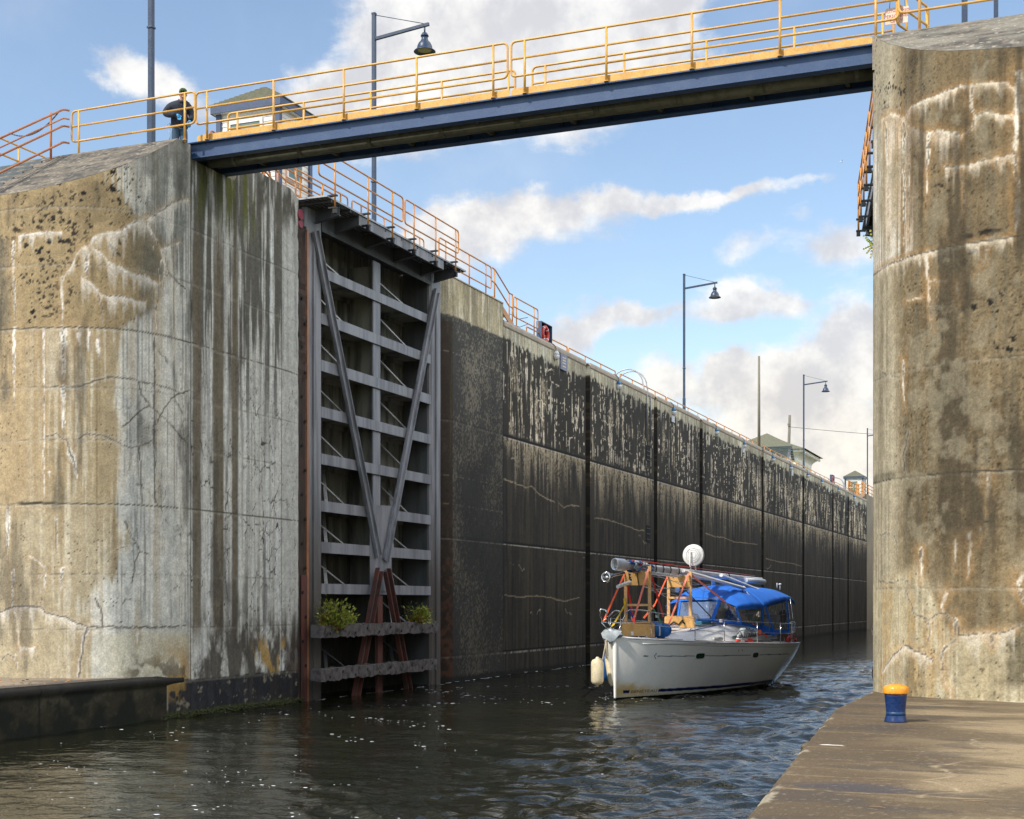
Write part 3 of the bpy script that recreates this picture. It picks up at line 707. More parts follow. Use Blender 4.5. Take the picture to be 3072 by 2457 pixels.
# ---------------------------------------------------------------- left pier
def paint_left(s, z):
    st = fbm(s * 5.5, z * .22, 5, 1); st2 = fbm(s * 15, z * .35, 4, 2); bl = fbm(s * 1.1, z * 1.1, 5, 3); fi = fbm(s * 9, z * 9, 4, 4)
    c = np.empty(s.shape + (3,)); c[:] = (.355, .285, .175)
    c = lay(c, (.28, .222, .135), sst(bl, .45, .65))
    c = lay(c, (.43, .345, .215), .6 * sst(st, .5, .72))
    low = sst(8.25 - z, -.05, .1)
    c = lay(c, (.46, .32, .17), .45 * low * sst(2.9 - s, 0, .5) * sst(z, 4.2, 5))            # warm ochre lower field
    c = lay(c, (.47, .43, .335), low * (.35 + .45 * sst(5.0 - z, 0, 1.0)) * (.5 + .8 * st))
    c = lay(c, (.58, .55, .47), .85 * low * sst(st2 + .35 * (bl - .5), .50, .62) * sst(s, 2.0, 2.8))
    c = lay(c, (.21, .16, .09), .8 * low * sst(fbm(s * 8, z * .12, 3, 8), .55, .68) * sst(s, 2.6, 3.3) * sst(4.9 - s, 0, .4))
    # grey lime-washed field towards the lock
    sb = 4.15 + .9 * sst(z, 8.2, 9.0) * sst(11.5 - z, 0, 1.5) * (1 + .6 * (bl - .5)) + .5 * (st - .5) + .8 * (fbm(s * .7, z * .45, 4, 98) - .5) + .5 * (st2 - .5) - .5 * sst(3.9 - z, 0, 1.5)
    gw = sst(s, sb - .06, sb + .12)
    c = lay(c, (.66, .65, .585), gw * (.78 + .5 * (st2 - .5)))
    c = lay(c, (.44, .36, .24), gw * .55 * sst(fbm(s * 7, z * .25, 4, 99), .54, .64) * sst(5.9 - s, 0, .3))
    c = lay(c, (.45, .455, .42), gw * .7 * sst(fbm(s * 2.2, z * 1.1, 5, 9), .48, .66))
    c = lay(c, (.10, .10, .085), gw * .55 * sst(fbm(s * 26, z * .5, 3, 10), .60, .70) * sst(z, 1.2, 3))
    gt = sst(z, 8.8, 9.6) * sst(s, 4.2, 4.9) * sst(6.15 - s, 0, .2)
    c = lay(c, (.15, .155, .135), gt * .8 * sst(st + .5 * (bl - .5) + .16 * (z - 9.4) / 3, .42, .58))
    c = lay(c, (.14, .145, .125), sst(z, 8.3, 8.7) * sst(9.9 - z, 0, .4) * sst(np.abs(s - 4.75) * -1, -.55, -.2) * .65 * sst(fbm(s * 4.5, z * 1.0, 3, 13), .45, .58))
    # cream bottom with ochre
    c = lay(c, (.56, .52, .38), .75 * sst(1.95 - z + .2 * (bl - .5), 0, .2) * sst(s, 3.4, 4.2) * sst(6.2 - s, 0, .1))
    c = lay(c, (.42, .24, .06), .8 * sst(2.0 - z, 0, 1.0) * sst(s, 4.4, 5.4) * sst(6.15 - s, 0, .1) * sst(bl + .25 * (s - 5.4), .42, .6))
    c = lay(c, (.12, .09, .05), .8 * sst(1.7 - z, 0, .7) * sst(s, 3.9, 4.6) * sst(fbm(s * 4, z * 4, 4, 14), .56, .64))
    c = c * (1 - (1 - gw) * (1 - sst(s, 5.9, 6.1)))[..., None] + c * np.array((.88, .83, .73)) * ((1 - gw) * (1 - sst(s, 5.9, 6.1)))[..., None]
    # pitting
    upper = sst(z, 8.2, 8.5)
    c = pocks(c, s, z, 8, .62, upper * sst(fbm(s * 1.1, z * 1.1, 3, 19), .50, .62) * sst(4.7 - s, 0, .7), 21)
    c = pocks(c, s, z, 15, .62, upper * sst(5.1 - s, 0, 1) * (.12 + sst(fbm(s * 1.4, z * 1.4, 3, 23), .45, .62)), 25, (.035, .03, .02))
    c = pocks(c, s, z, 13, .42, sst(4.8 - s, 0, 1) * .6 * sst(fbm(s * 1.1, z * .8, 3, 29), .45, .6), 27, (.06, .045, .025))
    c = lay(c, (.14, .12, .085), .75 * sst(1.95 - s, 0, .25) * sst(z, 6.4, 7.0) * sst(fbm(s * 3, z * 2, 4, 31), .40, .55))
    # lock face beyond the corner
    lf = s > 6.1
    f = sst(s, 6.1, 6.14)
    c = lay(c, (.58, .575, .52), f * .85)
    c = lay(c, (.35, .345, .315), f * sst(st2, .42, .62) * .8)
    c = lay(c, (.64, .66, .64), f * .7 * sst(fbm(s * 12, z * .3, 4, 35), .55, .68))
    f1, f2, iv = worley(s * 2.6 + .8 * fbm(s * 3, z * 3, 3, 36), z * 1.5 + .8 * fbm(s * 3, z * 3, 3, 37), 38)
    c = lay(c, (.06, .055, .045), f * sst(.05 - (f2 - f1), 0, .035) * sst(z, 1, 2) * sst(8.4 - z, 0, 1.5) * sst(fbm(s * 1.5, z * 1.2, 3, 39), .40, .5))
    dk = fbm(s * 9, z * .4, 5, 40)
    c = lay(c, (.075, .068, .05), f * sst(dk + .10 * sst(z, 7, 12), .46, .6) * sst(z, 5.2, 8.5) * .9)
    for a, b in ((6.20, 6.53), (7.0, 7.43), (7.76, 8.03)):
        e = .03 * (fbm(z * 2, z * 0 + a, 3, 42) - .5)
        bd = sst(s, a + e - .03, a + e + .04) * sst(b + e - s, -.03, .04)
        c = lay(c, (.135, .11, .07), bd * sst(z, 1.3, 2.2) * sst(12 - z, 0, 2.2) * .92)
    c = lay(c, (.47, .47, .43), .85 * sst(s, 9.93, 9.96) * sst(z, 1.5, 2.0) * (.6 + .6 * st2))
    c = lay(c, (.05, .05, .04), .8 * sst(.02 - np.abs(s - 9.95), 0, .012))
    c = lay(c, (.02, .02, .016), sst(.02 - np.abs(s - 6.13), 0, .012))
    c = lay(c, (.30, .30, .28), sst(.07 - np.abs(s - 6.03), 0, .03) * .5)
    c = lay(c, (.10, .105, .022), f * sst(z, 10.6, 11.8) * sst(9.3 - s, 0, .8) * sst(fbm(s * 6, z * .5, 4, 43), .42, .58))
    c = lay(c, (.09, .085, .065), f * sst(z, 11.4, 12.2) * sst(s, 8.0, 8.6) * sst(fbm(s * 4, z * 1.3, 4, 44), .35, .6))
    # bottom of lock face: stains, ochre, black water band
    c = lay(c, (.055, .045, .032), f * sst(2.5 - z + 1.4 * (dk - .5), 0, 1.0) * .9 * sst(fbm(s * 3.5, z * 1.8, 5, 45), .36, .54))
    c = lay(c, (.40, .25, .07), f * .9 * sst(1.85 - z, 0, .5) * sst(fbm(s * 2.4, z * 1.4, 4, 46), .46, .58) * sst(s, 8.3, 8.9))
    c = lay(c, (.030, .014, .008), .8 * sst(s, 10.05, 10.25) * sst(2.1 - z, 0, 1.0))
    band = sst(.82 + .10 * (fbm(s * 5, z * 0, 3, 48) - .5) - z, -.01, .03) * sst(s, 5.2, 5.4)
    c = lay(c, (.014, .015, .020), band * .97)
    c = lay(c, (.27, .24, .17), band * .7 * sst(fbm(s * 6, z * 9, 5, 49), .66, .70))
    c = lay(c, (.30, .19, .055), .9 * sst(s, 5.25, 5.35) * sst(6.0 - s, 0, .15) * sst(.93 - z, 0, .02) * sst(z, .28, .6) * sst(fbm(s * 4, z * 4, 4, 52) + .2 * (s - 5.6), .42, .5))
    c = lay(c, (.035, .045, .010), sst(.16 - z + .1 * (fi - .5), 0, .05))
    c = deposits(c, s, z, CR['L'], (.38, .27, .14), ks=.52)
    for h, w_, fo in ((8.23, .013, .9), (4.56, .012, .9), (10.75, .008, .6), (.80, .01, .5)):
        c = joint(c, s, z, h, w_, f=fo)
    for h in (7.0, 5.9, 3.1, 1.95, 9.55):
        c = joint(c, s, z, h, .007, f=.45, pal=.3)
    c = lay(c, (.07, .06, .04), .7 * sst(.009 - np.abs(s - 2.0), 0, .006) * sst(z, 8.3, 8.4))
    c = lay(c, (.03, .025, .015), .9 * sst(.02 + .03 * fi - np.abs(z - 4.58), 0, .02) * sst(3.2 - s, 0, .7) * sst(s, 1.9, 2.1))
    f1, f2, iv = worley(s * 1.1 + .9 * fbm(s * 2, z * 2, 4, 91), z * .9 + .9 * fbm(s * 2, z * 2, 4, 92), 93)
    c = lay(c, (.07, .065, .05), .7 * sst(.022 - (f2 - f1), 0, .018) * sst(s, 4.0, 4.6) * sst(8.6 - z, 0, .5) * sst(fbm(s * 1.3, z * 1.3, 3, 94), .42, .55))
    gr = fbm(s * 34, z * 30, 3, 95); vs = fbm(s * 20, z * .45, 4, 96)
    c = c * (.50 + .55 * fi + .30 * gr + .22 * vs)[..., None] * .96
    return lay(c, (.05, .045, .035), .55 * sst(fbm(s * 2.4, z * .35, 5, 97) + .25 * (bl - .5), .60, .74))


def zcut(y, top=12.6):
    return np.minimum(top, 12.6 - .68 * (25.55 - y))


def top_paint(x, y):
    w = fbm(x * 1.5, y * 6, 5, 81); f = fbm(x * 14, y * 22, 4, 83); g = fbm(x * 5, y * 9, 5, 85)
    c = np.empty(x.shape + (3,)); c[:] = (.125, .11, .088)
    c = lay(c, (.055, .053, .048), .8 * sst(g, .44, .60))
    c = lay(c, (.21, .18, .135), .7 * sst(w, .50, .64))
    c = lay(c, (.23, .22, .18), .55 * sst(x, -6, -4) * sst(fbm(x * 1.2, y * 5, 4, 89), .38, .6))
    return lay(c, (.40, .36, .30), .7 * sst(f, .66, .74))


def pier(name, label, P, paint, left):
    g = PG()
    Q, qs = plan(P)
    nz = 440
    s = np.arange(0, qs[-1], .028)
    X = np.interp(s, qs, Q[:, 0]); Y = np.interp(s, qs, Q[:, 1])
    zt = zcut(Y)
    lock = Y > 26.02
    inner = (s > 6) if left else (s < 5.3)
    zt = np.where(lock & inner, np.where(Y < 27.75, 12.30, np.where(Y < 28.1, 12.30 + (Y - 27.75) / .35 * .5, 12.80 - .22 * sst(Y, 30.2, 30.9))), zt)
    t = np.linspace(0, 1, nz)[:, None]
    Z = -1.5 + (zt[None] + 1.5) * t
    SS = np.broadcast_to(s, Z.shape)
    # slight waviness of old formwork, narrow arris at the top edge
    g.sheet(np.stack([np.broadcast_to(X, Z.shape), np.broadcast_to(Y, Z.shape), Z], -1), paint(SS, Z))
    # sloping cut top, from the curved front edge back to the landing
    e = Y < 25.55
    e &= (s < 8) if left else (s > 3)
    xe, ye = X[e], Y[e]
    k = np.linspace(0, 1, 90)[:, None]
    xb = np.clip(xe, -30, -18.10) if left else np.clip(xe, -3.38, 30)
    XX = xe * (1 - k) + xb * k; YY = ye * (1 - k) + 25.55 * k
    wob = .012 * (fbm(XX * 6, YY * 6, 3, 87) - .5) * np.sin(np.pi * k)
    g.sheet(np.stack([XX, YY, zcut(YY) + wob + .004], -1), top_paint(XX, YY))
    cc = (.30, .26, .2)
    if left:
        g.box((-19.1, 25.56, 12.0), (-18.13, 26.0, 12.602), cc)
        g.box((-22.5, 25.56, 11.0), (-19.1, 30.95, 12.6), cc)
        g.box((-19.1, 28.1, 12.0), (-18.13, 30.2, 12.78), (.12, .11, .085))
        g.box((-19.1, 26.0, 11.0), (-18.13, 28.1, 12.29), (.10, .09, .07))
        g.quad((-19.1, 30.2, 12.78), (-18.13, 30.2, 12.78), (-18.4, 30.95, 12.55), (-19.1, 30.95, 12.55), cc)
        g.quad((-22.5, 23.3, -1), (-22.5, 25.55, -1), (-22.5, 25.55, 12.6), (-22.5, 23.3, 11.06), cc)
        g.quad((-21.5, 30.98, -1.5), (-18.5, 31.0, -1.5), (-18.5, 31.0, 12.55), (-21.5, 30.98, 12.55), (.10, .09, .07))
        g.quad((-60, 23.32, -1), (-22.5, 23.32, -1), (-22.5, 23.32, 11.06), (-60, 23.32, 11.06), (.33, .25, .15), (60, 20))
        g.quad((-60, 23.32, 11.06), (-22.5, 23.32, 11.06), (-22.5, 31, 11.06), (-60, 31, 11.06), cc)
    else:
        g.box((-3.35, 25.56, 12.0), (-2.4, 26.0, 12.602), cc)
        g.box((-2.4, 25.56, 11.0), (14, 30.95, 12.6), cc)
        g.box((-3.35, 28.1, 12.0), (-2.4, 30.95, 12.6), cc)
        g.box((-3.35, 26.0, 11.0), (-2.4, 28.1, 12.29), cc)
        g.quad((4, 23.45, -1), (14, 23.45, -1), (14, 23.45, 11.17), (4, 23.45, 11.17), (.30, .24, .15), (60, 60))
        g.quad((4, 23.45, 11.17), (14, 23.45, 11.17), (14, 25.56, 12.6), (4, 25.56, 12.6), (.2, .18, .15), (60, 20))
        g.quad((14, 23.45, -1), (14, 30.95, -1), (14, 30.95, 12.6), (14, 23.45, 12.0), cc)
        g.quad((-3.38, 31.0, -1.5), (14, 30.97, -1.5), (14, 30.97, 12.6), (-3.38, 31.0, 12.55), (.10, .09, .07))
    o = g.build(name, M['concrete_v'])
    return tag(o, label, 'lock pier', 'concrete piers at the lock mouth')


def paint_right(s, z):
    st = fbm(s * 5.5, z * .22, 5, 101); st2 = fbm(s * 17, z * .3, 4, 102); bl = fbm(s * 1.0, z * .9, 5, 103); fi = fbm(s * 9, z * 9, 4, 104)
    sp = fbm(s * 26, z * 26, 3, 105)
    c = np.empty(s.shape + (3,)); c[:] = (.225, .170, .098)
    c = lay(c, (.150, .112, .063), .9 * sst(bl + .3 * (st - .5), .42, .62))
    c = lay(c, (.29, .23, .14), .6 * sst(st, .5, .7))
    c = lay(c, (.33, .275, .18), .5 * sst(sp, .60, .68) * sst(8.6 - z, 0, 1) * sst(z, 2.5, 3.5))
    c = lay(c, (.10, .075, .042), .6 * sst(sp, .36, .30) * sst(s, 6.2, 7))
    c = lay(c, (.19, .17, .12), .5 * sst(fbm(s * 10, z * .25, 4, 106), .52, .64))
    edge = sst(6.45 + .5 * (bl - .5) - s, -.15, .3)
    c = lay(c, (.50, .46, .36), .75 * edge * (.55 + .8 * (st2 - .2)))
    c = lay(c, (.20, .17, .115), .7 * edge * sst(fbm(s * 13, z * .3, 4, 107), .52, .62) * sst(8.4 - z, -.2, .4))
    c = lay(c, (.66, .63, .58), .85 * sst(z, 8.35, 8.5) * sst(11.2 - z, 0, .8) * sst(7.0 - s, 0, .35) * sst(st2, .35, .55))
    c = lay(c, (.30, .25, .16), .7 * sst(z, 8.6, 9.2) * sst(10.6 - z, 0, .5) * sst(.16 - np.abs(s - 6.35), 0, .08))
    low = sst(3.1 + 1.0 * (bl - .5) - 1.1 * sst(s, 7.0, 7.6) - z, -.1, .4)
    c = lay(c, (.46, .40, .27), .8 * low * (.6 + .5 * st))
    c = lay(c, (.62, .58, .46), .5 * low * sst(st2, .5, .65))
    c = lay(c, (.40, .25, .09), .5 * low * sst(fbm(s * 5, z * .8, 4, 108), .52, .64))
    c = lay(c, (.15, .12, .07), .65 * sst(1.9 - z, 0, .5) * sst(fbm(s * 12, z * 1.5, 4, 109), .50, .62) * sst(7.3 - s, 0, .3))
    c = lay(c, (.10, .085, .05), .8 * sst(2.2 - z, 0, .3) * sst(z, 1.0, 1.3) * sst(s, 8.3, 8.6) * sst(fbm(s * 3, z * 3, 4, 110), .42, .56))
    c = lay(c, (.115, .08, .04), .8 * sst(1.75 - z, 0, .3) * sst(z, .95, 1.05) * sst(s, 7.8, 8.0) * sst(8.6 - s, 0, .2) * sst(fbm(s * 6, z * 5, 3, 111), .60, .66))
    c = pocks(c, s, z, 8, .72, sst(z, 5.2, 6.0) * sst(8.4 - z, -.1, .2) * sst(s, 7.0, 7.5) * sst(fbm(s * 1.3, z * 1.3, 3, 123), .38, .55), 112)
    c = pocks(c, s, z, 15, .5, sst(z, 3.2, 4) * sst(s, 6.0, 6.8) * .7 * sst(fbm(s * 1.6, z * 1.6, 3, 124), .45, .6), 114, (.03, .024, .016))
    c = pocks(c, s, z, 15, .55, sst(z, 10.7, 11.1) * sst(7.4 - s, 0, .6) * sst(fbm(s * 2, z * 2, 3, 125), .45, .58), 116, (.03, .026, .02))
    c = pocks(c, s, z, 26, .42, (.5 + .6 * (bl - .5)) * sst(s, 6.3, 7.0), 118, (.07, .055, .035))
    c = lay(c, (.012, .011, .008), sst(.10 * fbm(s * 6, z * 0, 4, 119) + .02 - np.abs(z - 8.47), 0, .03) * sst(s, 7.55, 7.7) * sst(8.6 - s, 0, .3) * sst(fbm(s * 8, z * 8, 3, 120), .42, .5))
    c = lay(c, (.42, .40, .33), .5 * sst(z, 11.5, 12.5) * sst(fbm(s * 3, z * 5, 4, 121), .55, .7))
    c = deposits(c, s, z, CR['R'], (.46, .28, .12))
    for h, w_, fo in ((8.35, .012, .8), (4.63, .014, 1), (6.45, .008, .6), (2.75, .006, .6), (.8, .01, .5)):
        c = joint(c, s, z, h, w_, f=fo)
    c = lay(c, (.09, .08, .055), .6 * sst(.14 * fbm(s * 3, z * 0, 3, 122) - np.abs(z - 4.70), 0, .05) * sst(6.6 - s, 0, .4))
    c = lay(c, (.09, .075, .05), .7 * sst(.007 - np.abs(s - 6.63), 0, .006) * sst(z, 2.0, 2.1))
    gr = fbm(s * 34, z * 30, 3, 126); vs = fbm(s * 20, z * .4, 4, 127); mo = fbm(s * 2.6, z * 2.2, 5, 128)
    c = lay(c, (.075, .06, .038), .85 * sst(fbm(s * 3.2, z * .28, 5, 129) + .35 * (bl - .5), .48, .64) * sst(s, 6.3, 7.2) * sst(z, 2.6, 4.0))
    c = lay(c, (.33, .295, .215), .5 * sst(mo, .56, .66))
    return c * (.34 + .55 * fi + .35 * gr + .25 * vs)[..., None] * np.array((.99, .965, .89)) * (1 - .22 * sst(z, 2.8, 4.2) * sst(s, 6.2, 7.0) * sst(c.mean(-1), .42, .25))[..., None]


pier('lock_pier', 'left concrete pier with grey lime-washed corner, bearing the bridge end where the man stands', LP, paint_left, True)
pier('lock_pier', 'right brown concrete pier with white branching cracks, rising behind the blue and yellow bollard', RP, paint_right, False)

# ---------------------------------------------------------------- long lock wall on the left
SLOTS = [(53.17, 53.73), (63.0, 63.56), (71.57, 72.18), (87.14, 87.74), (101.35, 101.98), (114.7, 115.25), (122.9, 123.5)]
THIN = [44.46, 49.91, 52.6, 54.26, 57.7, 62.42, 64.06, 66.73, 70.99, 72.78, 75.2, 79.77, 82.25, 86.76, 88.41, 91.1, 95.3, 97.2, 100.7, 102.6, 106.6, 110, 114.2, 116, 118.4, 122.3, 124.2, 128, 131]


def paint_wall(y, z):
    st = fbm(y * 2.2, z * .22, 5, 201); st2 = fbm(y * 6, z * .35, 5, 202); bl = fbm(y * .5, z * .5, 5, 203); fi = fbm(y * 7, z * 7, 4, 204); sp = fbm(y * 16, z * 16, 3, 205)
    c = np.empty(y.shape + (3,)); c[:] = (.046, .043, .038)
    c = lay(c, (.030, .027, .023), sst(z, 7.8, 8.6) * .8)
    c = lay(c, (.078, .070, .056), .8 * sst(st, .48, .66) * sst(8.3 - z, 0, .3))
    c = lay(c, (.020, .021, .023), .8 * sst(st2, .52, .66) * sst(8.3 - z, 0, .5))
    first = sst(44.46 - y, -.02, .02)
    c = lay(c, (.050, .053, .054), first * .8)
    c = lay(c, (.17, .16, .135), first * .8 * sst(sp + .9 * (bl - .5) + .25 * (st2 - .5), .56, .70))
    # pale runs: strong in the upper lift and just under its joint
    nf = 1 - first
    up = sst(z, 8.25, 8.5) * nf
    run = fbm(y * 4.2, z * .38, 5, 206); run2 = fbm(y * 12, z * .7, 4, 207)
    far = sst(y, 66, 90)
    c = lay(c, (.46, .41, .33), up * sst(run * .6 + run2 * .4 + .04 * far + .22 * (bl - .5) + .26 * (fbm(y * .22, z * .5, 3, 244) - .5), .57, .64) * sst(11.5 - z, 0, 1.3) * (.75 + .2 * far) * (.25 + .9 * sst(sp, .36, .56)) * sst(11.7 - z, 0, .5))
    c = lay(c, (.66, .62, .55), up * sst(run2 * .6 + .4 * fi + .12 * (bl - .5), .60, .64) * .85)
    un = nf * sst(8.22 - z, -.02, .02) * np.clip(1 - (8.22 - z) / (.25 + 2.6 * vn(y * 5, y * 0, 208) ** 1.5), 0, 1)
    c = lay(c, (.46, .41, .32), un * sst(run2 * .6 + .4 * sp, .38, .54) * .95)
    c = lay(c, (.10, .085, .06), .5 * sst(fbm(y * 5, z * .2, 4, 209), .54, .66) * sst(7.5 - z, 0, 2) * nf)
    # pale top band
    tb = 11.58 + .38 * (fbm(y * 1.6, z * 0, 4, 210) - .55) + .25 * (fbm(y * 7, z * 0, 3, 211) - .5) - .25 * sst(y, 46, 49) * sst(53 - y, 0, 3) * fbm(y * 2, z * 0, 3, 212)
    top = sst(z - tb, -.02, .10)
    c = lay(c, (.36, .345, .285), top * .95)
    c = lay(c, (.50, .48, .40), top * .7 * sst(st2, .45, .6))
    c = lay(c, (.62, .64, .58), top * .7 * sst(fbm(y * 9, z * .5, 4, 213), .58, .66))
    c = lay(c, (.42, .43, .40), .7 * nf * sst(fbm(y * 8, z * .25, 3, 214), .68, .73) * sst(z, 11.0, 11.5))
    hi = sst(44.45 - y, 0, .02) * sst(z, 11.55, 11.62)
    c = lay(c, (.42, .38, .27), hi * .85)
    c = lay(c, (.66, .64, .56), hi * .7 * sst(fbm(y * 6, z * .8, 4, 215), .5, .62))
    c = lay(c, (.15, .14, .10), hi * .6 * sst(fbm(y * 9, z * .5, 4, 216), .5, .62))
    # rounded rusty nose
    nose = sst(40.28 - y, -.03, .05)
    c = lay(c, (.032, .022, .014), nose * .9 * sst(11.45 - z, 0, .2))
    c = lay(c, (.115, .05, .030), nose * .8 * sst(7 - z, 0, 5) * sst(fi + .3 * (st - .5), .40, .62))
    c = lay(c, (.10, .085, .03), nose * .6 * sst(z, 6, 9) * sst(11.5 - z, 0, .5) * sst(st2, .5, .65))
    # fine crack lines with lime
    wz = z + .10 * (fbm(y * 3, z * .5, 4, 217) - .5) * 2
    for i in range(34):
        r_ = np.random.default_rng(500 + i)
        y0 = 45 + 55 * r_.random() ** 1.3; z0 = 9.0 + 2.2 * r_.random() if r_.random() < .6 else 2.0 + 5.5 * r_.random()
        ln = .4 + 1.6 * r_.random()
        P = [(y0, z0)]
        for k in range(7):
            P.append((P[-1][0] + ln / 7, P[-1][1] + (r_.random() - .55) * .22))
        d = pdist(y + .05 * (fbm(y * 14, z * 14, 2, 241) - .5), wz + .08 * (fbm(y * 12, z * 12, 2, 242) - .5), P) + .03 * sst(fbm(y * 5, z * 5, 2, 243), .45, .6)
        c = lay(c, (.72, .67, .57), sst(.020 + .02 * fi - d, 0, .015) * (.9 if z0 > 8.5 else .5))
    for P in ([(44.5, 6.75), (45.5, 6.7), (46.6, 6.62), (47.2, 6.72), (47.8, 6.5), (48.6, 6.38), (49.6, 6.3)], [(50, 6.3), (50.6, 6.15), (51.4, 6.3), (52.4, 6.32)], [(54.3, 5.95), (55.5, 6.0), (57, 5.95), (58.8, 5.85), (60.6, 5.75), (61.5, 5.8)],
              [(44.6, 2.75), (46, 2.7), (47.5, 2.75), (49, 2.7), (50.5, 2.55), (52.4, 2.7)], [(72.8, 6.2), (75, 6.1), (77, 6.15), (79.5, 6.0), (82, 6.05), (86, 6.1)], [(88.5, 5.3), (93, 5.2), (97, 5.25), (101, 5.1)]):
        c = lay(c, (.46, .41, .30), sst(.018 + .016 * fi - pdist(y, z + .06 * (fbm(y * 4, z, 3, 218) - .5), P), 0, .015) * .85)
    c = lay(c, (.55, .55, .54), .85 * sst(.10 - np.abs(y - 46.6 - .10 * (11 - z)), 0, .07) * sst(z, 9.2, 10) * sst(11.0 - z, 0, .8) * sst(fbm(y * 12, z * 1.2, 3, 219), .38, .52))
    c = lay(c, (.50, .50, .48), .8 * sst(.16 - np.abs(y - 49.2), 0, .1) * sst(z, 9.0, 9.8) * sst(10.9 - z, 0, .4) * sst(fbm(y * 12, z * 2, 3, 220), .45, .55))
    # lift joints
    rr = fbm(y * 9, z * 0, 3, 221)
    for h, pal in ((8.23, .55), (4.54, .95), (.80, .95)):
        m_ = nf + (first * .25)
        c = lay(c, (.006, .006, .006), m_ * sst(.05 - np.abs(z - h - .03), 0, .02))
        c = lay(c, (.70, .70, .70), pal * .8 * m_ * sst(.016 + .02 * rr - np.abs(z - h + .03), 0, .02) * sst(rr, .22, .4))
    for h in (10.4, 6.5, 5.6):
        c = lay(c, (.28, .26, .22), first * .5 * sst(.02 - np.abs(z - h), 0, .015) * sst(rr, .45, .6))
    for yy in THIN:
        w_ = .022 + .0004 * (yy - 45)
        c = lay(c, (.006, .006, .006), sst(w_ - np.abs(y - yy), 0, .01) * (1 if yy > 45 else .9))
    for a, b in SLOTS:
        ins = (y > a - .001) & (y < b + .001)
        c = lay(c, (.012, .010, .008), ins * .96 * sst(11.75 - z, 0, .1))
        c = lay(c, (.05, .035, .016), ins * .6 * sst(fi, .55, .65) * sst(11.75 - z, 0, .1))
    c = lay(c, (.016, .017, .014), sst(.22 - z + .1 * (rr - .5), 0, .12))
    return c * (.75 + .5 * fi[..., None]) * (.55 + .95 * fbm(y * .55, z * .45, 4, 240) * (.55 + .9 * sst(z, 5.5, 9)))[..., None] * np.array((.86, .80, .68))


def lock_wall():
    g = PG()
    ys = [39.32]
    while ys[-1] < 134.8:
        ys.append(ys[-1] + .045 * (ys[-1] / 44) ** 1.75)
    for a, b in SLOTS:
        ys += [a, a + .004, b - .004, b]
    ys += [44.46, 44.464]
    ys = np.array(sorted(ys))
    xs = np.full(ys.shape, -18.2)
    for a, b in SLOTS:
        xs[(ys > a + .002) & (ys < b - .002)] = -18.48
    k = ys < 40.3
    xs[k] = -18.2 - (.98 - np.sqrt(np.clip(.98 ** 2 - (40.3 - ys[k]) ** 2, 0, None)))
    zt = np.where(ys < 44.462, 12.75, 12.12)
    Z = -1.5 + (zt[None] + 1.5) * np.linspace(0, 1, 400)[:, None]
    YY = np.broadcast_to(ys, Z.shape)
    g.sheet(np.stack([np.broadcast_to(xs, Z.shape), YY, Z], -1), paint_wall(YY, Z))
    cc = (.34, .27, .2)
    g.box((-19.6, 40.3, 11.5), (-18.21, 44.46, 12.748), cc)
    g.quad((-19.18, 39.32, 12.748), (-18.4, 39.8, 12.748), (-18.21, 40.3, 12.748), (-19.6, 40.3, 12.748), cc)
    g.quad((-19.6, 44.46, 12.115), (-18.2, 44.46, 12.115), (-18.2, 134.8, 12.115), (-19.6, 134.8, 12.115), (.44, .33, .25), (6, 200))
    g.box((-19.6, 134.8, -1), (-18.2, 160, 12.75), (.30, .26, .19))
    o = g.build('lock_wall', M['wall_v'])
    tag(o, 'long dark streaked concrete lock chamber wall receding behind the sailing boat', 'lock wall')
    w = MB()
    y = 44.5
    for a, b in SLOTS + [(134.8, 134.8)]:
        w.prism([(-18.16, 12.125), (-18.16, 12.02), (-18.205, 11.97), (-18.60, 11.97), (-18.60, 12.22), (-18.20, 12.22)], 'y', y, a)
        y = b
    w.box((-18.6, 40.3, 12.752), (-18.17, 44.44, 12.80))
    w.build('coping', M['coping'], o, bevel=.015)
    m = MB()
    m.box((-18.26, 61.72, 9.0), (-18.19, 62.33, 9.72)); m.box((-18.26, 61.72, 5.25), (-18.19, 62.33, 6.05))
    m.box((-18.26, 118.7, 8.6), (-18.19, 119.4, 9.9))
    m.build('ladder_recess', M['hole'], o)
    m = MB()
    for z0 in (9.05, 9.25, 9.45, 5.4, 5.65, 5.9):
        m.box((-18.188, 61.74, z0), (-18.17, 62.31, z0 + .03))
    m.build('ladder_rung', M['gate_dark'], o)
    # back wall of the gate recess
    g = PG()
    y = np.linspace(30.9, 39.4, 120); Z = np.linspace(-1.5, 12.2, 160)[:, None] + 0 * y
    YY = np.broadcast_to(y, Z.shape)
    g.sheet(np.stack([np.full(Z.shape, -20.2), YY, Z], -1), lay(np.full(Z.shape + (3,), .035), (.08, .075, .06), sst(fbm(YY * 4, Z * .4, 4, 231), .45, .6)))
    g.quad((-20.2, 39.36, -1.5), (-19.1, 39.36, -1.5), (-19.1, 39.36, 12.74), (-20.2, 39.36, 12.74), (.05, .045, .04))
    g.build('gate_recess', M['wall_v'], o)
    return o


lock_wall()


def right_wall():
    g = PG()
    g.quad((-3.36, 31.05, -1.5), (-3.36, 170, -1.5), (-3.36, 170, 12.1), (-3.36, 31.05, 12.1), (.06, .055, .045), (300, 60))
    g.quad((-3.36, 31.05, 12.1), (-3.36, 170, 12.1), (1, 170, 12.1), (1, 31.05, 12.1), (.36, .30, .22), (200, 10))
    return tag(g.build('lock_wall', M['wall_v']), 'opposite lock chamber wall hidden beyond the right pier', 'lock wall')


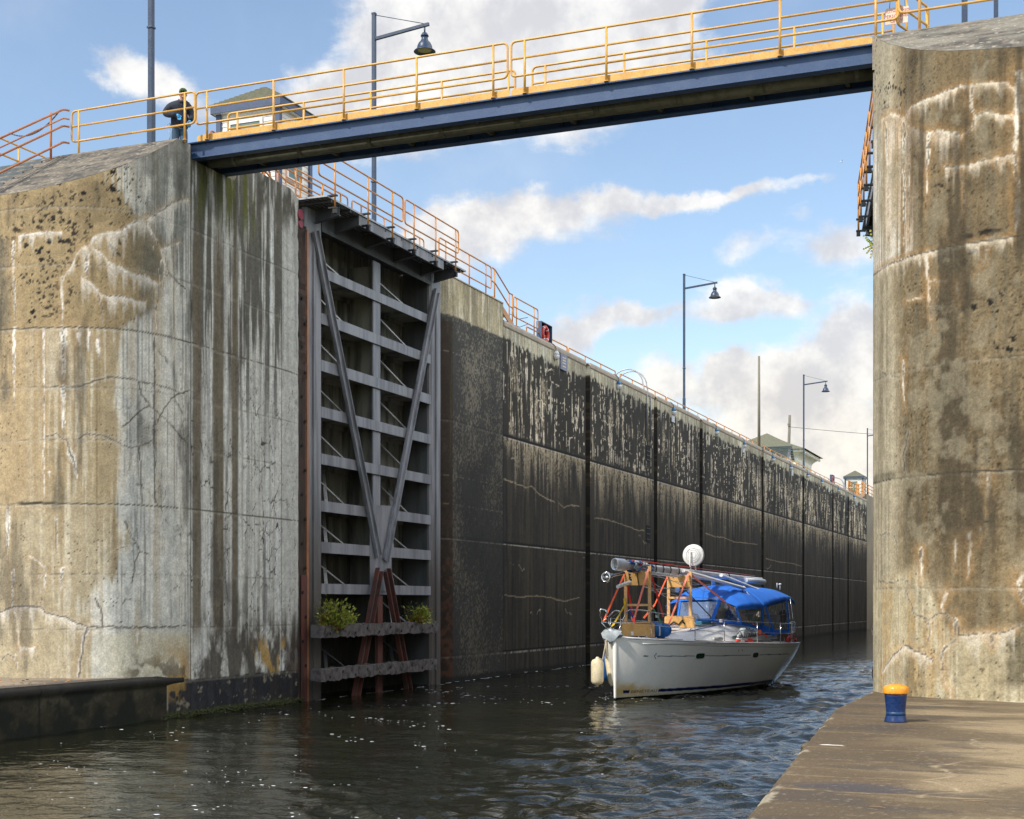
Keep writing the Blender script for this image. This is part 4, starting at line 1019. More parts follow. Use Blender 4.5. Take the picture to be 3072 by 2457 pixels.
right_wall()
m = MB()
m.box((-18.2, 150, -1), (-3.3, 151.5, 11.2))
for i in range(8):
    m.box((-18.2, 149.85, .4 + i * 1.35), (-3.3, 150, .65 + i * 1.35))
tag(m.build('upper_lock_gate', M['gate_dark']), 'closed grey steel gates at the far upper end of the lock chamber', 'lock gate')

# ---------------------------------------------------------------- ledge, quay, ground, water
g = PG()
xe = -18.13
ys = np.concatenate([np.linspace(-30, 8, 20), np.linspace(8.2, 25.75, 420)]); Z = np.linspace(-1.2, .93, 60)[:, None] + 0 * ys
YY = np.broadcast_to(ys, Z.shape)
c = np.empty(Z.shape + (3,)); c[:] = (.022, .026, .020)
n1 = fbm(YY * 1.6, Z * 1.6, 5, 301); n2 = fbm(YY * 9, Z * 9, 4, 302)
c = lay(c, (.075, .06, .036), .9 * sst(n1, .46, .62)); c = lay(c, (.12, .10, .065), .6 * sst(n2, .58, .66) * sst(n1, .42, .6))
c = lay(c, (.15, .13, .09), .6 * sst(fbm(YY * 3, Z * 3, 4, 303), .62, .68) * sst(Z, .35, .6))
c = lay(c, (.05, .045, .045), .8 * sst(Z, .72, .80)); c = lay(c, (.012, .014, .012), .7 * sst(np.abs(Z - .70), .05, .0))
for yy in (21.2, 24.1, 17.5, 13.8):
    c = lay(c, (.10, .08, .045), .7 * sst(.02 - np.abs(YY - yy), 0, .012)); c = lay(c, (.008, .008, .007), sst(.008 - np.abs(YY - yy + .012), 0, .006))
c = lay(c, (.02, .035, .008), .8 * sst(.08 - Z + .1 * (n2 - .5), 0, .06) * sst(YY, 23, 24.5))
xo = xe + .05 * sst(Z, .72, .78)
xo = xo - .10 * sst(Z, .84, .93) ** 1.5
g.sheet(np.stack([xo, YY, Z], -1), c * np.array((.40, .42, .38)))
X = np.linspace(-60, xe - .05, 260)[None, :] * np.ones((160, 1)); X = -18.25 - 42 * (np.linspace(1, 0, 260)[None, :] ** 2.2) * np.ones((160, 1))
Y = np.linspace(-30, 25.8, 160)[:, None] + 0 * X
c = np.empty(X.shape + (3,)); c[:] = (.26, .215, .155)
c = lay(c, (.13, .105, .08), sst(fbm(X * .8, Y * .8, 5, 305), .42, .6)); c = lay(c, (.06, .055, .05), sst(X, -19.0, -18.5) * .8)
g.sheet(np.stack([X, Y, .93 + 0 * X], -1), c)
tag(g.build('stone_ledge', M['wall_v']), kind='structure')

QE = np.array([(-1.0, -30), (-1.0, -4), (-1.6, 3), (-2.24, 10.1), (-2.56, 13.3), (-2.80, 15.7), (-3.05, 18.3), (-3.34, 21.3), (-3.36, 23.6), (-3.38, 25.9)])


def quay():
    g = PG()
    ys = np.concatenate([np.linspace(-30, 6, 30), np.linspace(6.05, 26.2, 640)])
    xe = np.interp(ys, QE[:, 1], QE[:, 0]) + .02 * (fbm(ys * 2.5, ys * 0, 4, 311) - .5) - .05 * sst(np.abs(ys - 15.9), .35, .05)
    u = np.linspace(0, 1, 330)[None, :] ** 1.9
    X = xe[:, None] + u * 16; Y = ys[:, None] + 0 * X
    d = X - xe[:, None]
    c = np.empty(X.shape + (3,)); c[:] = (.285, .22, .135)
    n1 = fbm(X * .55, Y * .8, 5, 312); n2 = fbm(X * .6, Y * 1.15, 5, 313); n3 = fbm(X * 7, Y * 9, 4, 314); n4 = fbm(X * 22, Y * 26, 3, 315)
    dk = sst(1.9 - d + 2.2 * (n1 - .5), 0, 1.4)
    c = lay(c, (.115, .083, .050), .94 * dk)
    c = lay(c, (.10, .074, .046), .8 * sst(n2, .45, .62) * sst(4.2 - d, 0, 2.5))
    c = lay(c, (.35, .275, .175), .6 * sst(n2, .50, .38) * sst(d, 1.5, 3))
    c = lay(c, (.07, .058, .05), .65 * sst(fbm(X * .9, Y * 1.9, 4, 316), .56, .66) * sst(3 - d, 0, 2))
    c = lay(c, (.045, .05, .075), .6 * sst(.32 - np.hypot((X + 1.75) * .45, (Y - 12.2) * .9) + .3 * (n3 - .5), 0, .14))
    # sandy silt along shallow joints and cracks
    for yy, a in ((19.0, .35), (17.3, .6), (15.4, .8), (14.3, .8), (13.5, .8), (12.9, .5), (11.9, .9), (11.0, .5), (10.6, .5), (22.6, .3)):
        q = Y - yy + .05 * (X + 2) + .22 * (fbm(X * 2, Y * 0, 4, int(yy * 10)) - .5)
        c = lay(c, (.36, .28, .175), .8 * a * sst(.035 + .08 * (n3 - .4) - np.abs(q), 0, .05) * sst(fbm(X * .8, Y * 1.5, 3, 317 + int(yy)), .42, .60))
    for P in ([(-1.0, 17.2), (-1.15, 16.6), (-.85, 15.9)], [(-1.0, 14.6), (-1.25, 14.1), (-1.1, 13.75), (-.95, 13.4), (-1.3, 12.9), (-1.0, 12.55), (-.9, 12.2), (-1.2, 11.8)], [(-.2, 14.5), (.05, 14.0), (0, 13.5)], [(.15, 19.4), (.5, 20.3), (1.4, 20.0), (2.0, 19.2)]):
        c = lay(c, (.44, .355, .235), .75 * sst(.03 + .07 * (n3 - .4) - pdist(X + .25 * (fbm(X * 3, Y * 3, 3, 319) - .5), Y + .25 * (fbm(X * 3, Y * 3, 3, 320) - .5), P), 0, .05))
    c = lay(c, (.36, .32, .24), .8 * sst(.10 + .15 * (n3 - .5) - d, 0, .04) * sst(fbm(X * 0, Y * 1.4, 3, 318), .5, .6))
    c = lay(c, (.75, .73, .68), sst(.06 - np.hypot((X + 2.45) * .4, (Y - 15.75) * 1.4) + .16 * (n3 - .5), 0, .02))
    c = lay(c, (.62, .58, .50), .8 * sst(.06 + .05 * n3 - np.abs(Y - np.interp(X, [-3.4, -2.3, -1.7, -.9, .2, 1.5, 4], [25.4, 24.55, 24.25, 23.68, 23.5, 23.42, 23.38])), 0, .03) * sst(X, -2.6, -2.2))
    c = lay(c, (.09, .07, .045), .5 * sst(n4, .68, .76)); c = lay(c, (.42, .36, .27), .3 * sst(n4, .30, .22))
    z = .92 - .03 * sst(.06 - d, 0, .06) + .004 * (n1 - .5)
    g.sheet(np.stack([X, Y, z], -1), c * np.array((.98, .965, .91)))
    t = np.linspace(0, 1, 30)[:, None]
    g.sheet(np.stack([np.broadcast_to(xe, (30, len(xe))), np.broadcast_to(ys, (30, len(xe))), -1.2 + 2.09 * t + 0 * xe], -1), np.array((.07, .06, .045)))
    tag(g.build('quay', M['quay_v']), kind='structure')


quay()

m = MB()
m.add([(-1500, 31, 12.06), (-19.6, 31, 12.06), (-19.6, 160, 12.06), (-1500, 160, 12.06)], [(0, 1, 2, 3)])
m.add([(1, 31, 12.06), (1500, 31, 12.06), (1500, 160, 12.06), (1, 160, 12.06)], [(0, 1, 2, 3)])
m.add([(-1500, 160, 12.06), (1500, 160, 12.06), (1500, 2500, 12.06), (-1500, 2500, 12.06)], [(0, 1, 2, 3)])
m.add([(14, -600, .90), (1500, -600, .90), (1500, 31, .90), (14, 31, .90)], [(0, 1, 2, 3)])
tag(m.build('ground', nmat('grass_ground', (.07, .095, .03), .95, color2=(.11, .12, .045), scale=.4, bump=.3)), kind='structure')


def wave(x, y):
    r_ = np.random.default_rng(3)
    h = np.zeros_like(x)
    wx = x + .5 * (fbm(x * .35, y * .35, 3, 401) - .5) * 2; wy = y + .8 * (fbm(x * .3, y * .3, 3, 402) - .5) * 2
    for i in range(44):
        lam = .20 * (11 ** r_.random()); th = r_.normal(R(78), R(24)); ph = r_.random() * 6.28
        k = 2 * math.pi / lam
        h += .0034 * lam ** .9 * np.sin(k * (np.cos(th) * wx + np.sin(th) * wy) + ph)
    am = .34 + 1.75 * sst(x, -11.5, -5.0) + .35 * sst(fbm(x * .22, y * .30, 3, 403), .45, .65)
    P_ = (x + 10.9) * .9909 - (y - 34.2) * .1346; L_ = (x + 10.9) * .1346 + (y - 34.2) * .9909
    d = np.abs(P_) - np.interp(L_, [-.4, 0, 1, 2, 4, 6, 8, 9.3, 12], [-.1, .02, .45, .8, 1.35, 1.55, 1.45, 1.0, .2])
    bw = .035 * np.exp(-np.clip(d, 0, 9) / 1.3) * np.cos(6.6 * d - .5) * sst(L_, -.8, .2) * np.exp(-np.clip(L_ - 5, 0, 20) / 5)
    return h * am + bw


def water():
    xs = np.concatenate([[-1500, -200, -60, -30, -20.3], np.linspace(-18.6, 0, 330), [4, 30, 200, 1500]])
    ys = np.concatenate([[-1500, -200, -40, -10, 0, 4], np.geomspace(7.5, 62, 620), np.geomspace(63, 151, 60)])
    X, Y = np.meshgrid(xs, ys)
    inn = sst(X, -19, -18.6) * sst(.2 - X, 0, .2) * sst(Y, 5, 8) * sst(75 - Y, 0, 15)
    g = PG()
    g.sheet(np.stack([X, Y, wave(X, Y) * inn], -1), (0, 0, 0))
    o = g.build('water', M['water'])
    tag(o, kind='structure')


water()


def foam():
    m = MB()
    r_ = random.Random(11)

    def fleck(x, y, a, b):
        n = 9; th = r_.uniform(-.5, .3)
        z = float(wave(np.array([x]), np.array([y]))[0]) + .0012
        ring = []
        for j in range(n):
            t = 2 * math.pi * j / n; k = r_.uniform(.7, 1.2)
            px, py = math.cos(t) * a * k, math.sin(t) * b * k
            ring.append((x + px * math.cos(th) - py * math.sin(th), y + px * math.sin(th) + py * math.cos(th), z))
        m.add(ring + [(x, y, z + .0012)], [(j, (j + 1) % n, n) for j in range(n)], True)
    cl = [(-8.6, 12.3, 1.0, .35, 34, 1.0), (-9.6, 12.6, .8, .3, 16, .9), (-7.7, 13.2, .8, .4, 14, .9), (-7.3, 14.3, .7, .5, 16, .7), (-10.6, 16.5, 1.4, 1.4, 30, .7), (-12.3, 17.5, 1.2, 1.0, 18, .7), (-11.2, 22.5, 1.6, 1.4, 26, .8),
          (-13.5, 26.5, 1.3, 2.0, 34, .8), (-15.0, 31.0, 1.1, 2.4, 34, .9), (-15.7, 35, 1.0, 2.2, 34, 1.0), (-13.5, 33.5, 1.6, 2, 26, .8), (-15.0, 39, 1.6, 2, 30, .9), (-10.6, 12.6, .8, .4, 10, .9), (-13.8, 17, 1.6, 2.0, 16, .7), (-15.5, 22, 1.6, 2.4, 14, .9), (-17.0, 27.5, .8, 2, 10, .9), (-9.5, 14.5, 1.4, 1.0, 18, .7), (-11.8, 14.5, 1.2, .8, 12, .8)]
    for cx, cy, sx, sy, n, k in cl:
        for _ in range(int(n * .8)):
            u_ = r_.gauss(0, 1); x = cx + u_ * sx * .75 + r_.gauss(0, .10); y = cy + u_ * sy * .25 * math.copysign(1, math.sin(cx * 7)) + .12 * math.sin(u_ * 4 + cx) + r_.gauss(0, .10 + sy * .10)
            if x < -18.0 or x > -3.5: continue
            a = k * r_.choice((.016, .022, .03, .04, .06)) * (.55 + cy / 55)
            fleck(x, y, a, a * r_.uniform(.45, .8))
    for _ in range(36):
        x = r_.uniform(-17.8, -6); y = r_.uniform(11, 40); a = r_.uniform(.015, .035)
        fleck(x, y, a, a * .7)
    # froth line along the wall and around the bow
    y = 31.5
    while y < 60:
        L = r_.uniform(.15, .7)
        if r_.random() < .75:
            fleck(-18.2 + (.13 if y < 39.4 else .04), y, r_.uniform(.015, .04), L * .5)
        y += L * .9
    y = 18
    while y < 25:
        L = r_.uniform(.2, .6)
        if r_.random() < .5: fleck(-18.17, y, .02, L * .5)
        y += L
    for _ in range(60):
        t = r_.random(); sd = r_.choice((-1, 1))
        L = t * 3.5
        x0 = -10.9 + .1346 * L + sd * .9909 * (.25 + .42 * L) + r_.gauss(0, .10); y0 = 34.2 + .9909 * L - sd * .1346 * (.25 + .42 * L) + r_.gauss(-.15, .15)
        fleck(x0, y0, r_.uniform(.015, .05), r_.uniform(.015, .04))
    tag(m.build('foam', M['foam']), kind='stuff')


foam()
# moss along the waterline of the left pier and fallen leaves on the ledge
m = MB(); r_ = random.Random(5)
for _ in range(420):
    y = r_.uniform(24.6, 30.9); x = -18.09 if y > 25.6 else float(np.interp(y, [24.4, 25.03, 25.6], [-18.19, -18.15, -18.1]))
    m.ell((x, y, r_.uniform(.0, .10)), (r_.uniform(.01, .035), r_.uniform(.02, .06), r_.uniform(.01, .035)), 6, 4)
tag(m.build('moss', M['moss']), kind='stuff')
m = MB()
for _ in range(120):
    y = r_.triangular(14, 23.2, 22.9); x = -18.3 - abs(r_.gauss(0, 1.6)) - .02; s_ = r_.uniform(.025, .06); t = r_.uniform(0, 6.28)
    a = Vector((math.cos(t), math.sin(t), r_.uniform(-.1, .35))) * s_; b = Vector((-math.sin(t), math.cos(t), r_.uniform(-.1, .3))) * s_ * .6
    p = Vector((x, y, .95))
    m.add([p - a, p + b, p + a, p - b], [(0, 1, 2, 3)])
tag(m.build('fallen_leaves', M['fallen']), kind='stuff')
m = MB()
for x, y, L, t in ((-.72, 11.6, .30, .1), (-.30, 10.9, .22, .4), (.2, 12.4, .34, -.1), (.9, 12.0, .3, .2), (1.1, 14.0, .2, .5), (.4, 11.4, .16, 1.2), (-.2, 12.6, .14, .2), (.6, 17.0, .16, .4), (-1.4, 11.0, .2, -.3), (1.5, 12.6, .26, .1), (1.3, 11.5, .18, .6)):
    a = Vector((math.cos(t), math.sin(t), 0)) * L / 2
    p = Vector((x, y, .932))
    m.tube([p - a * .7, p + Vector((0, 0, .008)) + a * .1, p + a * .6], .004, 5)
tag(m.build('fallen_twigs', M['twig']), kind='stuff')


# ---------------------------------------------------------------- railings
def rail_mesh(A, Bp, hs, r=.024, loopA=True, loopB=True, rad=.11):
    """rails of one railing panel between base points A and Bp; heights hs from low to top"""
    A, Bp = Vector(A), Vector(Bp); up = Vector((0, 0, 1)); m = MB()
    lo, hi = hs[0], hs[-1]
    path = []
    if loopA: path += [A + up * lo + (Bp - A) * .5, A + up * lo, A + up * hi]
    else: path += [A + up * hi]
    if loopB: path += [Bp + up * hi, Bp + up * lo, Bp + up * lo + (A - Bp) * .5]
    else: path += [Bp + up * hi]
    m.tube(arc(path, rad), r, 8)
    if not (loopA and loopB):
        m.tube([A + up * lo, Bp + up * lo], r * .97, 8)
    for h in hs[1:-1]:
        m.tube([A + up * h, Bp + up * h], r * .95, 8)
    return m


def post_mesh(p, h, r=.026, foot=0.0):
    m = MB(); p = Vector(p)
    m.tube([p - Vector((0, 0, foot)), p + Vector((0, 0, h))], r, 8)
    m.lathe([(.05, -.001), (.05, .012)], p, 10)
    return m


def railing(label, A, Bp, hs, ts, mat, loopA=True, loopB=True, r=.024, group=None, name='guard_railing', rad=.11, foot=0.0):
    A, Bp = Vector(A), Vector(Bp)
    t = thing(name, label, 'railing', group=group)
    rail_mesh(A, Bp, hs, r, loopA, loopB, rad).build('rail', mat, t)
    for k in ts:
        post_mesh(A + (Bp - A) * k, hs[-1], r * 1.05, foot).build('post', mat, t)
    return t


HS = (.36, .72, 1.07)
# ---------------------------------------------------------------- foot bridge
br = thing('footbridge', 'blue steel footbridge with yellow pipe railings spanning the lock between both piers', 'footbridge', (0, 0, 0))
X0, X1 = -19.05, -2.45


def ibeam(y):
    m = MB()
    m.box((X0, y - .11, 12.635), (X1, y + .11, 12.66)); m.box((X0, y - .012, 12.325), (X1, y + .012, 12.635)); m.box((X0, y - .11, 12.30), (X1, y + .11, 12.325))
    for i in range(14):
        x = -17.2 + i * 1.05
        if y < 27: m.box((x, y + .012, 12.325), (x + .012, y + .1, 12.635))
        else: m.box((x, y - .1, 12.325), (x + .012, y - .012, 12.635))
    return m


ibeam(26.14).build('girder', M['blue'], br)
ibeam(27.34).build('girder', M['blue'], br)
m = MB()
m.box((X0, 26.26, 12.60), (X1, 27.22, 12.655))
for i in range(30):
    x = -18.3 + i * .55
    m.box((x, 26.255, 12.575), (x + .05, 27.225, 12.60))
m.build('deck', M['soffit'], br)
for i in range(8):
    m = MB(); x = -17.0 + i * 1.85
    m.box((x, 26.155, 12.36), (x + .07, 27.325, 12.50)); m.build('cross_beam', M['soffit'], br)
m = MB(); m.tube([(-18.0, 26.62, 12.36), (-3.2, 26.62, 12.36)], .115, 14)
for i in range(9):
    m.tube([(-17.4 + i * 1.7, 26.62, 12.36), (-17.3 + i * 1.7, 26.62, 12.36)], .132, 14)
m.build('pipe', M['pipe'], br)
m = MB(); m.tube([(-18.0, 26.95, 12.40), (-3.2, 26.95, 12.40)], .07, 10); m.build('conduit', M['pipe'], br)
for a, b in ((-17.98, -10.53), (-10.50, -3.41)):
    m = MB(); m.prism([(a, 12.663), (b, 12.663), (b, 12.78), (b - .06, 12.815), (a + .06, 12.815), (a, 12.78)], 'y', 26.085, 26.097)
    m.build('toe_plate', M['yellow'], br)
m = MB(); m.box((-18.0, 27.37, 12.663), (-3.4, 27.382, 12.81)); m.build('toe_plate', M['yellow'], br)


def bridge_rail(a, b, y, xs, lb=True):
    rm = rail_mesh((a, y, 12.665), (b, y, 12.665), (.37, .72, 1.07), .024, True, lb).build('railing', M['yellow'], br)
    for x in xs:
        post_mesh((x, y, 12.665), 1.07, .026).build('post', M['yellow'], rm)


bridge_rail(-17.97, -10.56, 26.03, [-17.68, -15.99, -14.28, -12.58, -10.87])
bridge_rail(-10.48, -2.95, 26.03, [-10.19, -8.48, -6.77, -5.09, -3.35])
bridge_rail(-18.06, -10.95, 27.42, [-17.8, -16.06, -14.37, -12.65, -11.1])
bridge_rail(-10.56, -3.2, 27.42, [-10.27, -8.55, -6.83, -5.08, -3.4])

# railings on the piers
railing('yellow railing along the left pier landing in front of the standing man', (-21.10, 25.73, 12.60), (-17.80, 25.75, 12.62), (.34, .69, 1.03), (.06, .92), M['yellow'], foot=.05)
t = thing('stair_railing', 'brown-orange stair railing slanting down at the upper left edge', 'railing')
P = [(-21.22, 25.78, 12.62), (-21.24, 25.62, 12.60), (-21.42, 22.6, 10.65)]
m = MB()
for h in (.33, .70, .87, 1.07):
    m.tube(arc([Vector(p) + Vector((0, 0, h)) for p in P], .15), .024 if h != .87 else .017, 8)
m.build('rail', M['rail_brown'], t)
for p in ((-21.37, 25.35, 12.45), (-21.42, 23.1, 10.98)):
    post_mesh(p, 1.07, .027, .1).build('post', M['rail_brown'], t)
t = thing('steel_stairs', 'grey corrugated steel stairs descending beside the left pier top', 'stairs')
for i in range(7):
    m = MB(); y = 25.5 - i * .30; z = 12.42 - i * .205
    m.box((-23.6, y - .30, z - .035), (-21.52, y, z)); m.box((-23.6, y - .30, z - .16), (-21.52, y - .285, z - .037))
    m.build('tread', M['stairgrey'], t)
m = MB(); m.beam((-21.49, 25.6, 12.42), (-21.49, 23.4, 10.92), .03, .22); m.build('stringer', M['stairgrey'], t); m = MB(); m.beam((-23.63, 25.6, 12.42), (-23.63, 23.4, 10.92), .03, .22); m.build('stringer', M['stairgrey'], t)
railing('yellow railing with a hanging chain, crossing behind the brown stair railing at far left', (-23.5, 25.4, 12.55), (-23.5, 29.6, 12.55), (.53, .90), (.32, .95), M['yellow'], name='guard_railing', foot=.1)
m = MB()
pts = [Vector((-23.4 + 1.95 * k, 26.3 - .55 * k, 13.62 + .10 * k - .55 * 4 * k * (1 - k) * .5)) for k in [i / 40 for i in range(41)]]
for i, (p, q) in enumerate(zip(pts, pts[1:])):
    m.beam(p, q, .03 if i % 2 else .012, .012 if i % 2 else .03)
tag(m.build('safety_chain', M['wire']), 'dark chain hanging between the railings at the upper left edge', 'chain')
railing('yellow railing running along the right pier top beside the warning sign', (-2.90, 25.62, 12.60), (9, 25.62, 12.60), (.36, .72, 1.07), (.03, .28, .53, .78), M['yellow'], foot=.05)
railing('short yellow railing behind the warning sign at the bridge end on the right pier', (-2.98, 26.05, 12.60), (-2.55, 27.3, 12.60), HS, (.3, .95), M['yellow'], foot=.05)

# warning sign
sg = thing('warning_sign', 'cream sign reading authorized personnel only, chained to the bridge railing', 'sign', (-2.99, 26.12, 13.13), R(-4))
sg.rotation_euler = (0, R(3), R(-4))
m = MB(); m.prism([(-.20, -.145), (.20, -.145), (.205, .14), (.195, .15), (-.195, .15), (-.205, .14)], 'y', -.004, .004); m.build('board', M['signcream'], sg, bevel=.002)


def text(s_, size, loc, mat, parent, rot=(R(90), 0, 0), name='lettering', ext=.001, align='CENTER'):
    cu = bpy.data.curves.new('lettering', 'FONT'); cu.body = s_; cu.size = size; cu.align_x = align; cu.extrude = ext; cu.resolution_u = 3
    o = bpy.data.objects.new('tmp', cu); COL.objects.link(o)
    bpy.context.view_layer.update()
    me = bpy.data.meshes.new_from_object(o.evaluated_get(bpy.context.evaluated_depsgraph_get()))
    bpy.data.objects.remove(o); bpy.data.curves.remove(cu)
    me.materials.clear(); me.materials.append(mat)
    q = bpy.data.objects.new(name, me); link(q, parent); q.location = loc; q.rotation_euler = rot
    return q


for s_, z in (('AUTHORIZED', .06), ('PERSONNEL', -.03), ('ONLY', -.12)):
    text(s_, .083 if s_ != 'AUTHORIZED' else .070, (0, -.006, z), M['signred'], sg)
m = MB(); m.tube([(-.14, 0, .14), (-.13, -.02, .30)], .006, 5); m.build('hanger', M['wire'], sg); m = MB(); m.tube([(.14, 0, .14), (.13, -.02, .30)], .006, 5); m.build('hanger', M['wire'], sg)

# ---------------------------------------------------------------- street lamps
def lamp_post(label):
    t = thing('lamp_post', label, 'lamp post', group='blue lamp posts along the lock')
    m = MB(); m.box((-.06, -.06, 2.2), (.06, .06, 9.35)); m.box((-.075, -.075, 0), (.075, .075, 2.2)); m.box((-.08, -.08, 3.9), (.08, .08, 3.95)); m.lathe([(.16, 0), (.16, .03)], (0, 0, 0), 4)
    m.box((-.068, -.068, 9.30), (.068, .068, 9.36)); m.build('pole', M['lampblue'], t, bevel=.008)
    m = MB(); m.beam((.062, 0, 8.52), (1.95, 0, 8.70), .085, .10); m.build('arm', M['lampblue'], t, bevel=.006)
    m = MB(); m.tube([(.05, 0, 9.28), (1.78, 0, 8.74)], .012, 6); m.build('stay_rod', M['lampblue'], t)
    m = MB()
    m.tube([(1.80, 0, 8.62), (1.80, 0, 8.45)], .028, 8)
    m.lathe([(.02, .0), (.075, -.02), (.10, -.06), (.125, -.10), (.13, -.125), (.105, -.13), (.10, -.20), (.12, -.26), (.19, -.34), (.235, -.44), (.245, -.52), (.26, -.535), (.34, -.60), (.35, -.62), (.335, -.625), (.24, -.56)], (1.80, 0, 8.46), 28)
    sh = m.build('lamp_shade', M['lampblue'], t)
    m = MB(); m.ell((1.80, 0, 7.90), (.24, .24, .035), 20, 6); m.build('lens', M['lampgrey'], sh)
    return t


lp = lamp_post('blue lamp post behind the standing man, its top above the picture')
lp.location = (-20.9, 28.4, 12.6)
LPS = [((-20.9, 40.1, 12.1), 'nearest blue lamp post with its whole bell lamp visible above the bridge railing', 0),
       ((-20.9, 78.6, 12.1), 'blue lamp post standing against the sky midway along the lock wall', 0),
       ((-20.9, 117.0, 12.1), 'small distant blue lamp post in front of the cream house', 0),
       ((-20.9, 155.5, 12.1), 'most distant blue lamp post, beside the far white booth, lamp hidden by the pier', 0),
       ((-2.2, 31.6, 12.1), 'dark lamp post foot on the right pier, nearer of two at top right', 180),
       ((-2.05, 41.5, 12.1), 'grey-blue lamp post foot, the further of two at the upper right corner', 180)]
for loc, lb, rz in LPS:
    c = copy_tree(lp); c.location = loc; c.rotation_euler = (0, 0, R(rz)); c['label'] = lb

# ---------------------------------------------------------------- control booths
def siding(m, a, b, z0, z1, n):
    """clapboards on the vertical face from a to b (xy) facing normal n"""
    a, b, n = Vector((*a, 0)), Vector((*b, 0)), Vector((*n, 0)); h = .125; z = z0
    while z < z1 - .02:
        h2 = min(h, z1 - z)
        p = [a + n * .018 + Vector((0, 0, z)), b + n * .018 + Vector((0, 0, z)), b + n * .003 + Vector((0, 0, z + h2)), a + n * .003 + Vector((0, 0, z + h2)), a + Vector((0, 0, z)), b + Vector((0, 0, z))]
        m.add(p, [(0, 1, 2, 3), (4, 5, 1, 0)])
        z += h


def booth(label, w, d, h):
    """origin at the front right corner on the ground; body extends to -x and +y"""
    t = thing('control_booth', label, 'booth', group='white control booths by the lock gates')
    m = MB(); m.box((-w, 0, 0), (0, d, h)); siding(m, (-w, 0), (0, 0), .1, h, (0, -1)); siding(m, (0, 0), (0, d), .1, h, (1, 0))
    m.build('wall', M['siding'], t)
    for x, y in ((-w, 0), (0, 0), (0, d), (-w, d)):
        m = MB(); m.box((x - .07, y - .07, 0), (x + .07, y + .07, h)); m.build('corner_post', M['trimblue'], t)
    o = .17; e = h - .02
    m = MB(); m.box((-w - o, -o, e), (o, d + o, e + .03)); m.build('soffit', M['wtrim'], t)
    m = MB()
    for a, b in (((-w - o, -o), (o, -o)), ((o, -o), (o, d + o)), ((o, d + o), (-w - o, d + o)), ((-w - o, d + o), (-w - o, -o))):
        m.beam((*a, e + .11), (*b, e + .11), .03, .24)
    m.build('fascia', M['trimblue'], t)
    m = MB(); k = o + .04; z = e + .215; rz = h + .90
    c = [(-w - k, -k, z), (k, -k, z), (k, d + k, z), (-w - k, d + k, z)]
    rA, rB = (-w / 2 - .02, d / 2, rz), (-w / 2 + .02, d / 2, rz)
    nrow = 11
    for i in range(4):
        A, Bq = Vector(c[i]), Vector(c[(i + 1) % 4]); T = Vector((-w / 2, d / 2, rz))
        for j in range(nrow):
            u0, u1 = j / nrow, (j + 1) / nrow
            up = Vector((0, 0, .022))
            m.add([A + (T - A) * u0 + up, Bq + (T - Bq) * u0 + up, Bq + (T - Bq) * u1, A + (T - A) * u1, A + (T - A) * u0 - up * .4, Bq + (T - Bq) * u0 - up * .4], [(0, 1, 2, 3), (4, 5, 1, 0)])
    m.build('roof', M['shingle'], t)

    def window(x0, x1, z0, z1, face):
        f = MB(); g = MB()
        if face == 'f':
            for q in ((x0 - .08, z0 - .08, x1 + .08, z0), (x0 - .08, z1, x1 + .08, z1 + .08), (x0 - .08, z0, x0, z1), (x1, z0, x1 + .08, z1), (x0, (z0 + z1) / 2 - .025, x1, (z0 + z1) / 2 + .025)):
                f.box((q[0], -.05, q[1]), (q[2], .0, q[3]))
            g.box((x0, -.028, z0), (x1, -.02, z1))
        else:
            for q in ((x0 - .08, z0 - .08, x1 + .08, z0), (x0 - .08, z1, x1 + .08, z1 + .08), (x0 - .08, z0, x0, z1), (x1, z0, x1 + .08, z1)):
                f.box((.0, q[0], q[1]), (.05, q[2], q[3]))
            g.box((.02, x0, z0), (.028, x1, z1))
        fo = f.build('window', M['wtrim'], t); g.build('pane', M['winglass'], fo)
    window(-w * .80, -w * .30, h * .5, h * .895, 'f')
    window(d * .28, d * .72, h * .45, h * .87, 's')
    return t


b1 = booth('white clapboard booth with olive shingle roof, behind the left end of the bridge', 1.85, 1.6, 3.22)
b1.location = (-19.72, 32.35, 12.55)
b2 = copy_tree(b1); b2.location = (-21.0, 152.7, 12.6); b2['label'] = 'tiny distant white booth with pyramid roof near the far end of the lock wall'
m = MB(); m.box((-21.7, 32.2, 12.0), (-19.55, 34.2, 12.56)); tag(m.build('booth_plinth', M['concrete']), 'concrete plinth under the white booth behind the bridge', 'plinth')

# cream house with green roof
h = thing('operations_house', 'cream house with flared mossy green hip roof far behind the lock wall', 'house', (-23.5, 131, 12.06))
W, Dp, H = 8.6, 9.4, 4.6
m = MB(); m.box((-W + .7, .7, 0), (-.7, Dp - .7, H - .1)); siding(m, (-W + .7, .7), (-.7, .7), .1, H - 1.0, (0, -1)); siding(m, (-.7, .7), (-.7, Dp - .7), .1, H - 1.0, (1, 0)); m.build('wall', M['cream'], h)
rows = []
for k in range(8):
    a = k / 7; o = .7 * a ** 2; z = H - .78 + .75 * a ** .8
    rows.append([(-W + .7 - o, .7 - o, z), (-.7 + o, .7 - o, z), (-.7 + o, Dp - .7 + o, z), (-W + .7 - o, Dp - .7 + o, z), (-W + .7 - o, .7 - o, z)])
m = MB(); m.grid(rows, False); m.build('soffit', M['wtrim'], h)
m = MB()
for a, b in (((-W, 0), (0, 0)), ((0, 0), (0, Dp)), ((0, Dp), (-W, Dp)), ((-W, Dp), (-W, 0))):
    m.beam((*a, H + .05), (*b, H + .05), .06, .26)
for i in range(11):
    m.box((-.02, .5 + i * .82, H - .22), (.16, .62 + i * .82, H - .06))
m.build('fascia', M['wtrim'], h)
m = MB(); rows = []
